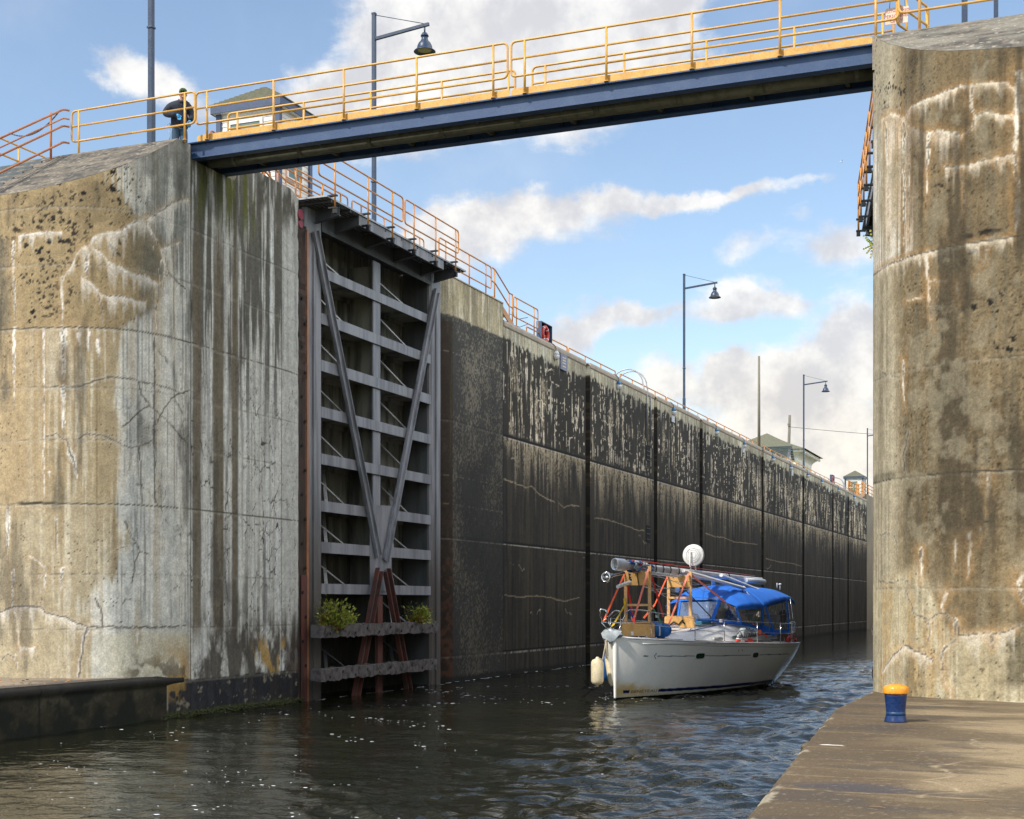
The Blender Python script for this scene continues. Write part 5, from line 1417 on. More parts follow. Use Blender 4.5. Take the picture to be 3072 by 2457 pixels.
for k in range(16):
    a = k / 15; s_ = (1 - a); z = H + .16 + 2.15 * (a * .8 + .2 * a * a)
    cx, cy = -W / 2, Dp / 2; ox, oy = (W / 2 + .25) * s_ + .04, (Dp / 2 + .25) * s_ + .04
    rows.append([(cx - ox, cy - oy, z), (cx + ox, cy - oy, z), (cx + ox, cy + oy, z), (cx - ox, cy + oy, z), (cx - ox, cy - oy, z)])
    rows.append([(cx - ox + .02, cy - oy + .02, z + .035), (cx + ox - .02, cy - oy + .02, z + .035), (cx + ox - .02, cy + oy - .02, z + .035), (cx - ox + .02, cy + oy - .02, z + .035), (cx - ox + .02, cy - oy + .02, z + .035)])
m.grid(rows, False); m.build('roof', M['shingle'], h)
for y0 in (1.7, 4.3, 6.4):
    f = MB(); f.box((-.70, y0 - .1, 2.2), (-.64, y0 + 1.1, 3.75)); fo = f.build('window', M['cream'], h)
    g = MB(); g.box((-.64, y0, 2.3), (-.63, y0 + 1.0, 3.65)); g.build('pane', M['darkglass'], fo)
t = thing('gabled_shed', 'small grey-green gable roof just above the wall in front of the cream house', 'shed', (-22.3, 117, 12.36))
m = MB(); m.box((-4.5, 0, -.3), (0, 2.0, 2.4)); m.prism([(0, 2.4), (2.0, 2.4), (1.0, 3.25)], 'x', -4.5, 0); m.build('wall', M['siding'], t)
m = MB()
for sgn in (-1, 1):
    for j in range(9):
        u0, u1 = j / 9, (j + 1) / 9
        y0, y1 = 1 + sgn * 1.25 * (1 - u0), 1 + sgn * 1.25 * (1 - u1); z0, z1 = 2.2 + 1.15 * u0, 2.2 + 1.15 * u1
        m.add([(-4.7, y0, z0 + .04), (.2, y0, z0 + .04), (.2, y1, z1), (-4.7, y1, z1)], [(0, 1, 2, 3)])
m.build('roof', M['shingle2'], t)
m = MB(); m.beam((.21, -.25, 2.2), (.21, 1.0, 3.36), .03, .12); m.beam((.21, 2.25, 2.2), (.21, 1.0, 3.36), .03, .12); m.build('bargeboard', M['trimblue'], t)
# poles
m = MB(); m.tube([(-18.42, 87.45, 12.0), (-18.42, 87.45, 18.0)], .06, 8, radii=[.095, .07]); tag(m.build('wooden_pole', M['oldpole']), 'tall thin weathered grey pole standing on the lock wall edge', 'pole')
up = thing('utility_pole', 'short leaning brown utility pole above the green house roof', 'utility pole', (-26.2, 138, 12.06))
m = MB(); m.tube([(-.1, 0, 0), (.18, 0, 8.9)], .1, 8, radii=[.17, .13]); m.build('pole', M['oldpole'], up)
m = MB(); m.beam((.0, -.15, 7.9), (.2, -.15, 7.95), .06, .3); m.build('insulator', M['oldpole'], up)
m = MB(); pts = []
for i in range(25):
    k = i / 24; pts.append((-26 + 24 * k, 138 + 17 * k, 19.8 - .5 * k - 1.5 * k * (1 - k)))
m.tube(pts, .022, 5); tag(m.build('overhead_wire', M['wire']), 'sagging dark overhead wire crossing the clouds to the right pier', 'wire')

# ---------------------------------------------------------------- things on the long wall
railing('orange railing on the raised wall end between the gate walkway and the steps', (-18.35, 39.55, 12.80), (-18.35, 43.75, 12.80), (.34, .72, 1.07), (.12, .56, .89), M['orange'], foot=.02)
t = thing('stair_railing', 'orange railing slanting down the steps to the lower wall top', 'railing')
m = MB()
for h_ in (.10, .62, 1.08):
    m.tube([(-18.35, 43.8, 12.80 + h_), (-18.35, 44.1, 12.80 + h_ - .02), (-18.35, 45.38, 12.25 + h_), (-18.35, 45.7, 12.25 + h_)], .024, 8)
m.build('rail', M['orange'], t)
for y, z in ((44.05, 12.78), (45.38, 12.22), (45.68, 12.22)):
    post_mesh((-18.35, y, z), 1.10 if y < 45 else 1.08).build('post', M['orange'], t)
t = thing('steel_stairs', 'yellow-orange steel steps at the end of the raised wall section', 'stairs')
m = MB(); m.beam((-18.3, 44.42, 12.70), (-18.3, 45.6, 12.20), .04, .22); m.build('stringer', M['orange'], t); m = MB(); m.beam((-19.1, 44.42, 12.70), (-19.1, 45.6, 12.20), .04, .22); m.build('stringer', M['orange'], t)
for i in range(3):
    m = MB(); m.box((-19.08, 44.5 + i * .33, 12.58 - i * .15), (-18.32, 44.8 + i * .33, 12.61 - i * .15)); m.build('tread', M['galv'], t)
railing('orange panel railing between the steps and the lifebuoy cabinet', (-18.35, 45.78, 12.22), (-18.35, 48.2, 12.22), (.37, .72, 1.07), (.12, .84), M['orange'], foot=.02)
m = MB(); m.tube([(-18.6, 46.1, 12.75), (-18.6, 46.9, 12.72), (-18.6, 47.8, 12.95)], .012, 5); m.tube([(-18.6, 46.1, 12.4), (-18.6, 47, 12.45), (-18.6, 47.8, 12.7)], .012, 5)
tag(m.build('slack_cable', M['wire']), 'slack dark cable hanging behind the orange panel railing', 'cable')

LOW = [(47.3, 51.67), (51.86, 57.87), (58.57, 65.9), (66.1, 74.2), (74.4, 82.0), (82.2, 91.0), (91.2, 100.2), (100.4, 108.0), (108.2, 116.4), (117.6, 124.4)]
ORD = ['first', 'second', 'third', 'fourth', 'fifth', 'sixth', 'seventh', 'eighth', 'ninth', 'tenth', 'eleventh', 'twelfth']
for i, (a, b) in enumerate(LOW):
    t = thing('kerb_rail', ORD[i] + ' length of low orange kerb rail along the wall top counted from the lifebuoy cabinet', 'railing', (-18.45, a, 12.21), group='low kerb rails along the lock wall')
    m = MB(); m.tube(arc([(0, 0, 0), (0, 0, .30), (0, b - a, .30), (0, b - a, 0)], .06), .026, 7); m.build('rail', M['orange'], t)
    n = max(2, int((b - a) / 1.75))
    for k in range(1, n):
        m = MB(); m.tube([(0, (b - a) * k / n, 0), (0, (b - a) * k / n, .30)], .026, 7); m.build('post', M['orange'], t)


def cabinet(label, loc, k=1.0):
    t = thing('lifebuoy_cabinet', label, 'lifebuoy cabinet', loc, group='lifebuoy cabinets on the lock wall')
    m = MB()
    m.box((-.20, 0, .02), (-.18, 1.15, .82)); m.box((-.178, 0, .02), (0, .03, .82)); m.box((-.178, 1.12, .02), (0, 1.15, .82)); m.box((-.178, .032, .79), (0, 1.118, .82)); m.box((-.178, .032, .02), (0, 1.118, .05))
    m.build('box', M['trimblue'], t)
    m = MB(); m.box((-.176, .035, .055), (-.165, 1.115, .785)); m.build('back_panel', M['black'], t)
    return t


def buoy(label, loc):
    t = thing('lifebuoy', label, 'lifebuoy', loc, group='red lifebuoys in cabinets')
    m = MB(); m.tube([(.0, .27 * math.cos(a), .27 * math.sin(a)) for a in [2 * math.pi * i / 28 for i in range(28)]], .075, 10, closed=True); m.build('ring', M['red'], t)
    for k in range(4):
        a0 = math.pi / 4 + k * math.pi / 2
        m = MB(); m.tube([(0, .27 * math.cos(a0 + d), .27 * math.sin(a0 + d)) for d in (-.10, 0, .10)], .079, 10); m.build('band', M['white'], t)
    return t


c1 = cabinet('open dark blue lifebuoy cabinet on the near end of the wall top', (-18.32, 48.5, 12.12)); c1.rotation_euler = (0, 0, R(0))
y1 = buoy('red lifebuoy ring with white bands in the nearer blue cabinet', (-18.40, 49.08, 12.55))
c2 = copy_tree(c1); c2.location = (-18.32, 115.5, 12.12); c2['label'] = 'tiny far blue lifebuoy cabinet near the far hooped ladder'
y2 = copy_tree(y1); y2.location = (-18.40, 116.08, 12.55); y2['label'] = 'tiny red lifebuoy ring in the far blue cabinet'


def ladder(label, loc):
    t = thing('wall_ladder', label, 'ladder', loc, group='ladders with hooped handrails over the wall top')
    for y in (0, .62):
        m = MB()
        pts = [(-1.55, y, .05), (-1.55, y, .35)] + [(-.80 + .75 * math.cos(a), y, .42 + .72 * math.sin(a)) for a in [math.pi - i * math.pi / 14 for i in range(15)]] + [(-.02, y, .3), (.02, y, .1), (.14, y, -.05), (.14, y, -2.2)]
        m.tube(pts, .03, 8); m.build('handrail', M['galv'], t)
    return t


l1 = ladder('grey steel ladder with two tall hoop handrails, nearer one on the wall', (-18.3, 61.72, 12.1))
l2 = copy_tree(l1); l2.location = (-18.3, 121.6, 12.1); l2['label'] = 'tiny grey hoop handrails of the far ladder in front of the orange stairs'

BY = [49.55, 57.35, 66.2, 75.0, 81.9, 90.4, 96.5, 103.1, 109.2, 117.5, 126.3]


def marker(label, y, pale=False):
    t = thing('hanging_lamp', label, 'lamp', (-18.12, y, 11.84), group='blue and white lamps hanging along the wall')
    m = MB(); m.lathe([(.02, .15), (.07, .13), (.11, .06), (.125, -.01)], (0, 0, 0), 14); m.build('cap', M['white'] if pale else M['bulbblue'], t)
    m = MB(); m.lathe([(.125, -.012), (.12, -.08), (.085, -.17), (.03, -.21)], (0, 0, 0), 14); m.build('globe', M['white'], t)
    m = MB(); m.tube(arc([(-.2, -.35, .42), (-.05, -.2, .38), (0, -.05, .28), (0, 0, .12)], .1), .014, 6); m.build('cord', M['wire'], t)
    return t


k0 = marker('nearest hanging lamp, all white, on the wall below the lifebuoy cabinet', BY[0], True)
k1 = marker('second hanging lamp along the wall, bright blue cap, before the hooped ladder', BY[1])
for i, y in enumerate(BY[2:]):
    c = copy_tree(k1); c.location = (-18.12, y, 11.84); c['label'] = ORD[i + 2] + ' small blue and white hanging lamp along the wall counted from the lifebuoy cabinet'
m = MB(); m.box((-18.19, 50.14, 11.40), (-18.15, 50.88, 12.0)); so_ = m.build('notice_plate', M['signblue']); tag(so_, 'faded grey-blue notice plate on the wall below the lifebuoy cabinet', 'notice', 'plates fixed along the wall top')
m = MB()
for z in (11.85, 11.75, 11.65, 11.52):
    m.box((-18.149, 50.32, z), (-18.146, 50.70, z + .045))
m.build('worn_marks', M['signcream'], so_)
for i, (y, z0, z1) in enumerate([(66.0, 11.30, 11.62), (81.66, 11.37, 11.75), (97.1, 11.31, 11.72), (112.7, 11.32, 11.75), (128.0, 11.25, 11.69)]):
    m = MB(); m.box((-18.19, y, z0), (-18.16, y + .55, z1)); tag(m.build('depth_board', M['signpale'], bevel=.004), ORD[i] + ' pale narrow board on the wall top past the hooped ladder', 'board', 'plates fixed along the wall top')

# far end stairs and railings
railing('distant orange panel railing just past the far hooped ladder', (-18.4, 124.6, 12.15), (-18.4, 129.2, 12.15), (.36, .72, 1.05), (.05, .35, .68, .97), M['orange'], r=.035)
t = thing('steel_stairs', 'distant orange steel stairs climbing to the far raised wall end', 'stairs')
m = MB(); m.beam((-18.35, 131.0, 12.15), (-18.35, 134.9, 12.80), .06, .30); m.build('stringer', M['orange'], t); m = MB(); m.beam((-19.3, 131.0, 12.15), (-19.3, 134.9, 12.80), .06, .30); m.build('stringer', M['orange'], t)
for i in range(5):
    m = MB(); m.box((-19.28, 131.3 + i * .7, 12.25 + i * .12), (-18.38, 131.8 + i * .7, 12.28 + i * .12)); m.build('tread', M['galv'], t)
m = MB()
for y, z in ((129.6, 12.15), (130.9, 12.15), (133.2, 12.6), (133.7, 12.6)):
    m.box((-18.47, y, z), (-18.35, y + .20, z + 1.25))
m.build('newel_post', M['orange'], t)
m = MB()
for h_ in (.4, .75, 1.1):
    m.tube([(-18.41, 129.6, 12.15 + h_), (-18.41, 130.9, 12.15 + h_), (-18.41, 134.9, 12.80 + h_)], .035, 6)
m.build('rail', M['orange'], t)
railing('distant orange railing on the far raised wall end, cut off by the right pier', (-18.4, 134.9, 12.75), (-18.4, 148, 12.75), (.36, .72, 1.05), (.02, .2, .4, .6, .8, .98), M['orange'], r=.035)
railing('distant orange railing set back behind the far stairs', (-20.4, 123, 12.1), (-20.4, 131, 12.1), (.4, .8, 1.15), (.05, .35, .65, .95), M['orange'], r=.035)


# ---------------------------------------------------------------- lock gate leaf
def gate(label):
    t = thing('lock_gate', label, 'lock gate', (-18.2, 31.0, 0), group='steel mitre gate leaves at the lower end')
    # local axes: x out into the chamber, y along the leaf, z up
    for a, b in ((.20, .97), (7.65, 8.36)):
        m = MB(); m.prism([(-.13, a), (-.06, a), (0, a + .06), (0, b - .02), (-.02, b), (-.13, b)], 'z', -1, 12.62)
        m.box((.001, a + .30, 0), (.05, a + .42, 12.0)); ep = m.build('end_post', M['gate_post'], t)
        m = MB(); m.box((-.95, a + .01, -1), (-.132, b - .01, 12.62)); m.build('post_web', M['gate_dark'], ep)
    GZ = [(10.98, 11.24), (9.77, 10.05), (8.54, 8.83), (7.33, 7.61), (6.11, 6.39), (4.88, 5.16), (3.80, 4.09), (2.73, 3.0), (1.62, 1.88), (.52, .78)]
    for i, (a, b) in enumerate(GZ):
        m = MB()
        m.box((-.025, .971, a), (0, 7.649, b)); z = (a + b) / 2
        gd = m.build('girder', M['gate'] if i < 8 else M['gate_dark'], t); m = MB()
        m.box((-.93, .972, z - .012), (-.026, 7.648, z + .012)); m.box((-.955, .971, a), (-.931, 7.649, b))
        m.build('girder_web', M['skin'], gd)
    m = MB(); m.box((-.10, 3.98, 5.2), (-.05, 4.40, 12.1)); cm = m.build('centre_member', M['gate'], t); m = MB(); m.box((-.90, 4.18, .1), (-.101, 4.20, 12.0)); m.build('diaphragm', M['skin'], cm)
    m = MB(); m.prism([(3.66, 2.82), (4.97, 2.82), (4.97, 5.28), (3.66, 5.22)], 'x', .001, .016); m.build('gusset_plate', M['gate'], t)
    for p, q in (((.52, 12.05), (4.06, 3.80)), ((7.90, 12.05), (4.48, 3.70))):
        m = MB(); a, b = Vector((.05, *p)), Vector((.05, *q)); m.beam(a, b, .27, .03, up=(1, 0, 0))
        d = (b - a).normalized(); s_ = d.cross(Vector((1, 0, 0))).normalized() * .125
        m.beam(a + s_ + Vector((.04, 0, 0)), b + s_ + Vector((.04, 0, 0)), .02, .08, up=(1, 0, 0)); m.beam(a - s_ + Vector((.04, 0, 0)), b - s_ + Vector((.04, 0, 0)), .02, .08, up=(1, 0, 0))
        m.build('diagonal_brace', M['gate'], t)
    for p, q in (((3.76, 3.42), (2.26, -.3)), ((4.20, 3.42), (5.72, -.3))):
        a, b = Vector((.20, *p)), Vector((.20, *q)); d = (b - a).normalized(); s_ = d.cross(Vector((1, 0, 0))).normalized() * .13
        m = MB(); m.beam(a, b, .26, .025, up=(1, 0, 0)); m.build('fender_leg', M['gate_dark'] if p[0] > 4.0 else M['gate_post'], t)
        m = MB(); m.beam(a + s_ + Vector((.06, 0, 0)), b + s_ + Vector((.06, 0, 0)), .035, .12, up=(1, 0, 0)); m.beam(a - s_ + Vector((.06, 0, 0)), b - s_ + Vector((.06, 0, 0)), .035, .12, up=(1, 0, 0)); m.build('leg_flange', M['rustred'], t)
    m = MB(); m.box((.17, 3.68, -.3), (.24, 3.98, 2.7)); m.build('centre_post', M['rustred'], t)
    for i, (a, b) in enumerate(((1.62, 1.93), (.52, .82))):
        m = MB(); n = 60; rows = []
        for k in range(n + 1):
            y = -.10 + 7.0 * k / n; j = .018
            rows.append([(.30 + rng.normal(0, .006), y, a + rng.normal(0, j)), (.60 + rng.normal(0, .012), y, a + rng.normal(0, j)), (.60 + rng.normal(0, .012), y, (a + b) / 2), (.60 + rng.normal(0, .012), y, b + rng.normal(0, j)), (.30, y, b + rng.normal(0, j)), (.30, y, a)])
        m.grid(rows, False); m.add([rows[0][q] for q in range(5)], [(0, 1, 2, 3, 4)]); m.add([rows[-1][q] for q in range(5)], [(4, 3, 2, 1, 0)])
        tb = m.build('fender_timber', M['oldtimber'], t)
        m = MB()
        for k in range(10):
            m.lathe([(.035, 0), (.035, .016)], (.606, .35 + k * .68, (a + b) / 2 + (.05 if k % 2 else -.06)), 8, (1, 0, 0))
        m.build('bolt', M['black'], tb)
        m = MB()
        for k in range(5):
            m.box((-.02, 1.0 + k * 1.35, a + .03), (.305, 1.18 + k * 1.35, a + .15))
        m.build('timber_bracket', M['gate_dark'], t)
    m = MB(); rows = [[], []]
    yy = .97
    pts = []
    while yy < 7.9:
        pts += [(-.99, yy), (-.99, yy + .22), (-1.05, yy + .24), (-1.05, yy + .46)]; yy += .48
    for x, y in pts:
        rows[0].append((x, y, -1)); rows[1].append((x, y, 12.62))
    m.grid(rows, False); m.build('skin_plate', M['skin'], t)
    zs = [12.1] + [(a + b) / 2 for a, b in GZ]
    for i in range(len(zs) - 1):
        for y0 in (1.25, 5.15):
            m = MB(); m.beam((-.85, y0 + .1, zs[i] - .05), (-.12, y0 + 1.35, zs[i + 1] + .05), .075, .035)
            if i >= 5: m.beam((-.85, y0 + 1.3, zs[i] - .05), (-.12, y0 + .2, zs[i + 1] + .05), .09, .035)
            m.build('web_brace', M['galv'] if i < 9 else M['gate_dark'], t)
    m = MB(); m.box((-.02, .98, 12.17), (.02, 7.64, 12.66)); m.box((-1.12, .98, 12.57), (-.021, 7.64, 12.618)); m.build('top_beam', M['gate_dark'], t)
    # dents of end-post seal, quoin timber with bolt holes
    m = MB(); rows = []
    for k in range(90):
        z = -1 + 13.05 * k / 89; j = .02 if z > 8 else .006
        rows.append([(-.4, -.46, z), (.03 + rng.normal(0, j), -.46, z), (.06 + rng.normal(0, j), -.30, z), (.05 + rng.normal(0, j), -.12, z), (.06 + rng.normal(0, j), .05, z), (.02, .12, z), (-.4, .12, z)])
    m.grid(rows, False); q = m.build('quoin_timber', M['rottimber'], t)
    m = MB(); m.box((.075, -.20, -1), (.09, .10, 3.2)); m.build('quoin_plate', M['rustred'], q)
    m = MB(); m.box((.04, .12, -1), (.075, .185, 12.0)); m.build('edge_strip', M['rail_brown'], t)
    m = MB()
    for k in range(16):
        z = .9 + k * .62
        m.lathe([(.045, 0), (.045, .012)], (.084 + (.012 if z < 3.2 else 0), -.15 if k % 2 else .0, z), 8, (1, 0, 0))
    m.build('bolt_hole', M['hole'], q)
    # walkway
    m = MB(); m.box((-.60, -.15, 12.69), (.80, 8.5, 12.735)); m.build('walkway_deck', M['galv'], t)
    m = MB()
    for k in range(9):
        m.box((-.58, .1 + k, 12.62), (.78, .15 + k, 12.688))
    for k in range(6):
        m.box((.1 + k * .12, -.1, 12.665), (.13 + k * .12, 8.45, 12.689))
    m.build('grating_bearer', M['gate_dark'], t)
    for y in (.62, 1.65, 3.36, 5.10, 6.88, 7.82):
        m = MB(); m.prism([(.021, 12.30), (.72, 12.43), (.72, 12.665), (.021, 12.665)], 'y', y - .008, y + .008); m.prism([(.021, 12.28), (.74, 12.412), (.74, 12.43), (.021, 12.30)], 'y', y - .06, y + .06)
        m.build('bracket', M['gate_dark'], t)
    for a, b in ((1.62, 4.2), (4.22, 6.92)):
        m = MB(); m.box((.742, a, 12.42), (.762, b, 12.685)); m.box((.70, a, 12.42), (.742, b, 12.435)); m.build('fascia_channel', M['gate'], t)
    L = .93

    def panel(a, b, posts, x, z, base, mat=M['orange'], clamp=True):
        rm = rail_mesh((x, a, z), (x, b, z), (.34, .68, 1.02), .022).build('railing', mat, t)
        for y in posts:
            m = MB(); m.tube([(x, y, base), (x, y, z + 1.02)], .025, 8); pm = m.build('post', mat, rm)
            if clamp:
                for zz in (base + .02, base + .33):
                    m = MB(); m.box((x - .17, y - .05, zz), (x + .06, y + .05, zz + .035)); m.build('clamp', M['black'], pm)
                m = MB(); m.box((x - .05, y - .04, base - .10), (x + .05, y + .04, base + .018)); m.build('socket', M['black'], t)
    panel(-.80, 3.86, (.02, 1.80, 3.22), L, 12.70, 12.40)
    panel(3.98, 7.62, (4.56, 6.0, 7.42), L, 12.70, 12.40)
    panel(.1, 3.4, (.6, 2.0, 3.0), -.55, 12.735, 12.70, M['orange'], False)
    panel(3.65, 8.3, (4.2, 5.6, 7.0, 8.0), -.55, 12.735, 12.70, M['orange'], False)
    return t


ga = gate('open grey steel lock gate leaf standing in its recess below the orange walkway railing')
gb = copy_tree(ga)
gb.location = (-3.1, 31.05, 0); gb.scale = (-1, 1, 1); gb.rotation_euler = (0, 0, R(10.5))
gb['label'] = 'opposite gate leaf, only its orange walkway railing showing past the right pier'
m = MB(); m.tube([(-18.35, 30.75, 12.28), (-18.08, 30.75, 12.28)], .13, 14); m.tube([(-18.35, 30.78, 12.05), (-18.10, 30.78, 12.05)], .10, 14)
tag(m.build('rubber_buffer', M['magenta']), 'dark red rubber buffer wedged above the rotten timber beside the gate', 'buffer')
# rails on the pier behind the bridge leading to the gate
t = thing('guard_railing', 'bent orange railing on the left pier between the booth and the gate walkway', 'railing')
m = MB()
for h_ in (.35, .72, 1.05):
    m.tube(arc([(-18.55, 28.6, 12.80 + h_ - .0), (-18.5, 29.7, 12.80 + h_), (-18.6, 30.5, 12.60 + h_), (-18.85, 31.3, 12.60 + h_ + .03), (-18.85, 33.8, 12.60 + h_ + .03)], .3), .024, 8)
m.build('rail', M['orange'], t)
for p in ((-18.55, 28.7, 12.78), (-18.5, 29.6, 12.78), (-18.62, 30.5, 12.6), (-18.85, 32.0, 12.6), (-18.85, 33.7, 12.6)):
    post_mesh(p, 1.05 + .03).build('post', M['orange'], t)
railing('orange stair railing slanting behind the bridge railing in front of the booth', (-19.2, 28.4, 12.75), (-18.9, 30.6, 12.35), HS, (.1, .9), M['rail_brown'])


# ---------------------------------------------------------------- shrubs on the gate timber
def shrub(label, loc, R_, n, seed, lean, green):
    t = thing('cedar_shrub', label, 'shrub', loc)
    r_ = random.Random(seed)
    st = MB(); lf = MB(); lo = MB()
    for b in range(n):
        a = r_.uniform(0, 6.28); ln = R_ * r_.uniform(.5, 1.0); el = r_.uniform(.45, 1.45)
        d = Vector((math.cos(a) * math.cos(el) * .7 + .15, math.sin(a) * math.cos(el) + lean, math.sin(el))).normalized()
        p0 = Vector((0, r_.uniform(-.15, .15), 0)); p1 = p0 + d * ln * .6; p2 = p0 + d * ln + Vector((.05, 0, -.10 * ln))
        st.tube([p0, p1, p2], .008, 5, radii=[.012, .007, .003])
        for k in range(26):
            u = r_.uniform(.2, 1.0); q = p0 + (p2 - p0) * u + Vector((r_.gauss(0, .05), r_.gauss(0, .06), r_.gauss(0, .05)))
            dd = (d + Vector((r_.gauss(0, .5), r_.gauss(0, .5), r_.gauss(-.1, .5)))).normalized(); s_ = dd.cross(Vector((r_.random(), r_.random(), r_.random()))).normalized()
            L = r_.uniform(.06, .13); w = L * .24
            tgt = lo if (r_.random() < .22 and u < .6) else lf
            tgt.add([q, q + dd * L * .5 + s_ * w, q + dd * L, q + dd * L * .5 - s_ * w], [(0, 1, 2, 3)])
    st.build('stem', M['stem'], t); lf.build('foliage', green, t); lo.build('dry_foliage', M['leafy2'], t)
    return t


shrub('bushy green and orange cedar shrub growing on the left of the gate timber', (-17.78, 31.72, 1.78), .92, 70, 3, -.05, M['leafy'])
shrub('low bright green cedar shrub growing on the right of the gate timber', (-17.78, 36.75, 1.86), .72, 40, 8, .15, M['leafy'])
m = MB(); r_ = random.Random(4)
for _ in range(160):
    y = r_.choice((r_.uniform(30.95, 31.4), r_.uniform(37.2, 37.8), r_.uniform(32.3, 33.0))); p = Vector((r_.uniform(-17.85, -17.6), y, 1.92)); d = Vector((r_.gauss(0, .4), r_.gauss(0, .5), 1)).normalized() * r_.uniform(.04, .16); s_ = d.cross(Vector((1, .3, 0))).normalized() * .012
    m.add([p - s_, p + s_, p + d], [(0, 1, 2)])
tag(m.build('weeds', M['leafy']), kind='stuff')
t = thing('wall_weed', 'tiny leafy weed sticking out from the left edge of the right pier', 'plant', (-3.41, 26.2, 9.05))
m = MB(); m2 = MB()
for a in range(7):
    d = Vector((-.12 * (a % 3 + .6) / 2, r_.uniform(-.05, .05), -.22 + .08 * a)); m.tube([(0, 0, 0), d], .004, 4)
    for k in range(4):
        q = d * (k + 1) / 4; m2.add([q, q + Vector((-.03, 0, .015)), q + Vector((-.045, .01, -.02)), q + Vector((-.01, 0, -.03))], [(0, 1, 2, 3)])
m.build('stem', M['stem'], t); m2.build('leaf', M['leafy'], t)

# ---------------------------------------------------------------- bollard
b = thing('bollard', 'squat dark blue bollard with a domed orange-yellow cap on the quay', 'bollard', (-2.2, 19.1, .922))
m = MB(); m.lathe([(.150, 0), (.150, .012), (.141, .04), (.128, .09), (.125, .13), (.132, .22), (.143, .34), (.148, .375)], (0, 0, 0), 40); m.build('body', M['bollblue'], b)
m = MB(); m.lathe([(.1292, .088), (.1262, .115), (.1266, .138)], (0, 0, 0), 40); m.build('worn_band', M['bollteal'], b)
m = MB(); m.lathe([(.150, .372), (.166, .378), (.168, .39), (.167, .445), (.160, .463), (.135, .480), (.08, .495), (.01, .501)], (0, 0, 0), 40); m.build('cap', M['bollyel'], b)

# ---------------------------------------------------------------- gull far off
gl = thing('gull', 'tiny white bird flying in the blue sky right of the streak cloud', 'bird', (-13.9, 91.4, 30.85), R(20))
gl.scale = (.42, .42, .42)
m = MB(); m.tube([(-.35, 0, 0), (-.2, 0, .02), (0, 0, .02), (.2, 0, 0), (.36, 0, .0)], .05, 8, radii=[.02, .07, .09, .06, .02])
for sgn in (-1, 1):
    m.add([(.1, 0, .05), (-.08, 0, .05), (-.02, sgn * .35, .16), (-.2, sgn * .7, .05), (.03, sgn * .38, .17)], [(0, 1, 2, 4), (2, 3, 4)])
m.build('body', M['white'], gl)


# ---------------------------------------------------------------- man on the pier
def skinned(name, joints, edges, mat, parent, sub=2, root=0):
    me = bpy.data.meshes.new(name)
    me.from_pydata([j[:3] for j in joints], edges, [])
    me.materials.append(mat)
    o = bpy.data.objects.new(name, me); link(o, parent)
    md = o.modifiers.new('skin', 'SKIN'); md.use_smooth_shade = True
    sv = me.skin_vertices[0].data if me.skin_vertices else None
    if sv is None:
        bm = bmesh.new(); bm.from_mesh(me); bm.verts.layers.skin.verify(); bm.to_mesh(me); bm.free(); sv = me.skin_vertices[0].data
    for i, j in enumerate(joints):
        r_ = j[3]; sv[i].radius = (r_, j[4] if len(j) > 4 else r_); sv[i].use_root = (i == root)
    ms = o.modifiers.new('sub', 'SUBSURF'); ms.levels = sub; ms.render_levels = sub
    return o


def chain(*idx):
    return [(a, b) for a, b in zip(idx, idx[1:])]


pm = thing('person', 'man in camouflage cap, sunglasses, navy jacket and blue gloves standing at the railing', 'person', (-19.2, 27.3, 12.602), R(35))
# local: faces -y, x to the viewer's right; looking down at the lock
skinned('body', [(-.07, .05, 1.02, .09), (-.07, .03, 1.30, .10), (-.05, -.02, 1.46, .09), (-.01, -.06, 1.53, .055), (.0, -.10, 1.60, .075, .085), (.0, -.11, 1.67, .083, .098), (.0, -.10, 1.74, .075, .09),
                 (-.27, .02, 1.40, .05), (-.40, .0, 1.20, .042), (-.27, -.12, 1.17, .02), (.10, .02, 1.42, .05), (.18, .04, 1.20, .042), (.17, .0, 1.15, .02),
                 (-.16, .06, .92, .09), (-.17, .04, .50, .065), (-.17, .08, .10, .045), (.0, .06, .92, .09), (.0, .02, .50, .065), (.02, .06, .10, .045)],
        chain(0, 1, 2, 3, 4, 5, 6) + chain(2, 7, 8, 9) + chain(2, 10, 11, 12) + chain(0, 13, 14, 15) + chain(0, 16, 17, 18), M['skinp'], pm)
m = MB()
m.ell((.0, -.125, 1.655), (.078, .085, .098), 20, 14)
m.ell((.0, -.215, 1.640), (.016, .024, .026), 10, 8)
m.ell((.0, -.20, 1.595), (.030, .014, .010), 10, 6); m.ell((0, -.195, 1.57), (.032, .02, .02), 10, 6)
for sx in (-1, 1):
    m.ell((sx * .080, -.115, 1.645), (.014, .024, .032), 8, 6); m.ell((sx * .036, -.196, 1.628), (.022, .014, .018), 8, 6)
hd = m.build('head', M['skinp'], pm)
m = MB(); m.box((-.070, -.222, 1.655), (-.008, -.205, 1.690)); m.box((.008, -.222, 1.655), (.070, -.205, 1.690)); m.box((-.01, -.218, 1.676), (.01, -.208, 1.684)); m.beam((-.072, -.21, 1.68), (-.086, -.11, 1.67), .006, .01); m.beam((.072, -.21, 1.68), (.086, -.11, 1.67), .006, .01)
m.build('sunglasses', M['black'], pm, bevel=.004)
m = MB(); m.lathe([(.092, 0), (.094, .03), (.085, .07), (.055, .10), (.01, .112)], (0, -.10, 1.692), 20)
rows = []
for k in range(7):
    a = math.pi * (k / 6) ; x = .085 * math.cos(a)
    rows.append([(x, -.165 - .005 * math.sin(a), 1.700), (x * .9, -.185 - .085 * math.sin(a), 1.685 + .008 * math.sin(a))])
m.grid(rows); m.build('cap', M['capcloth'], pm, solid=0)
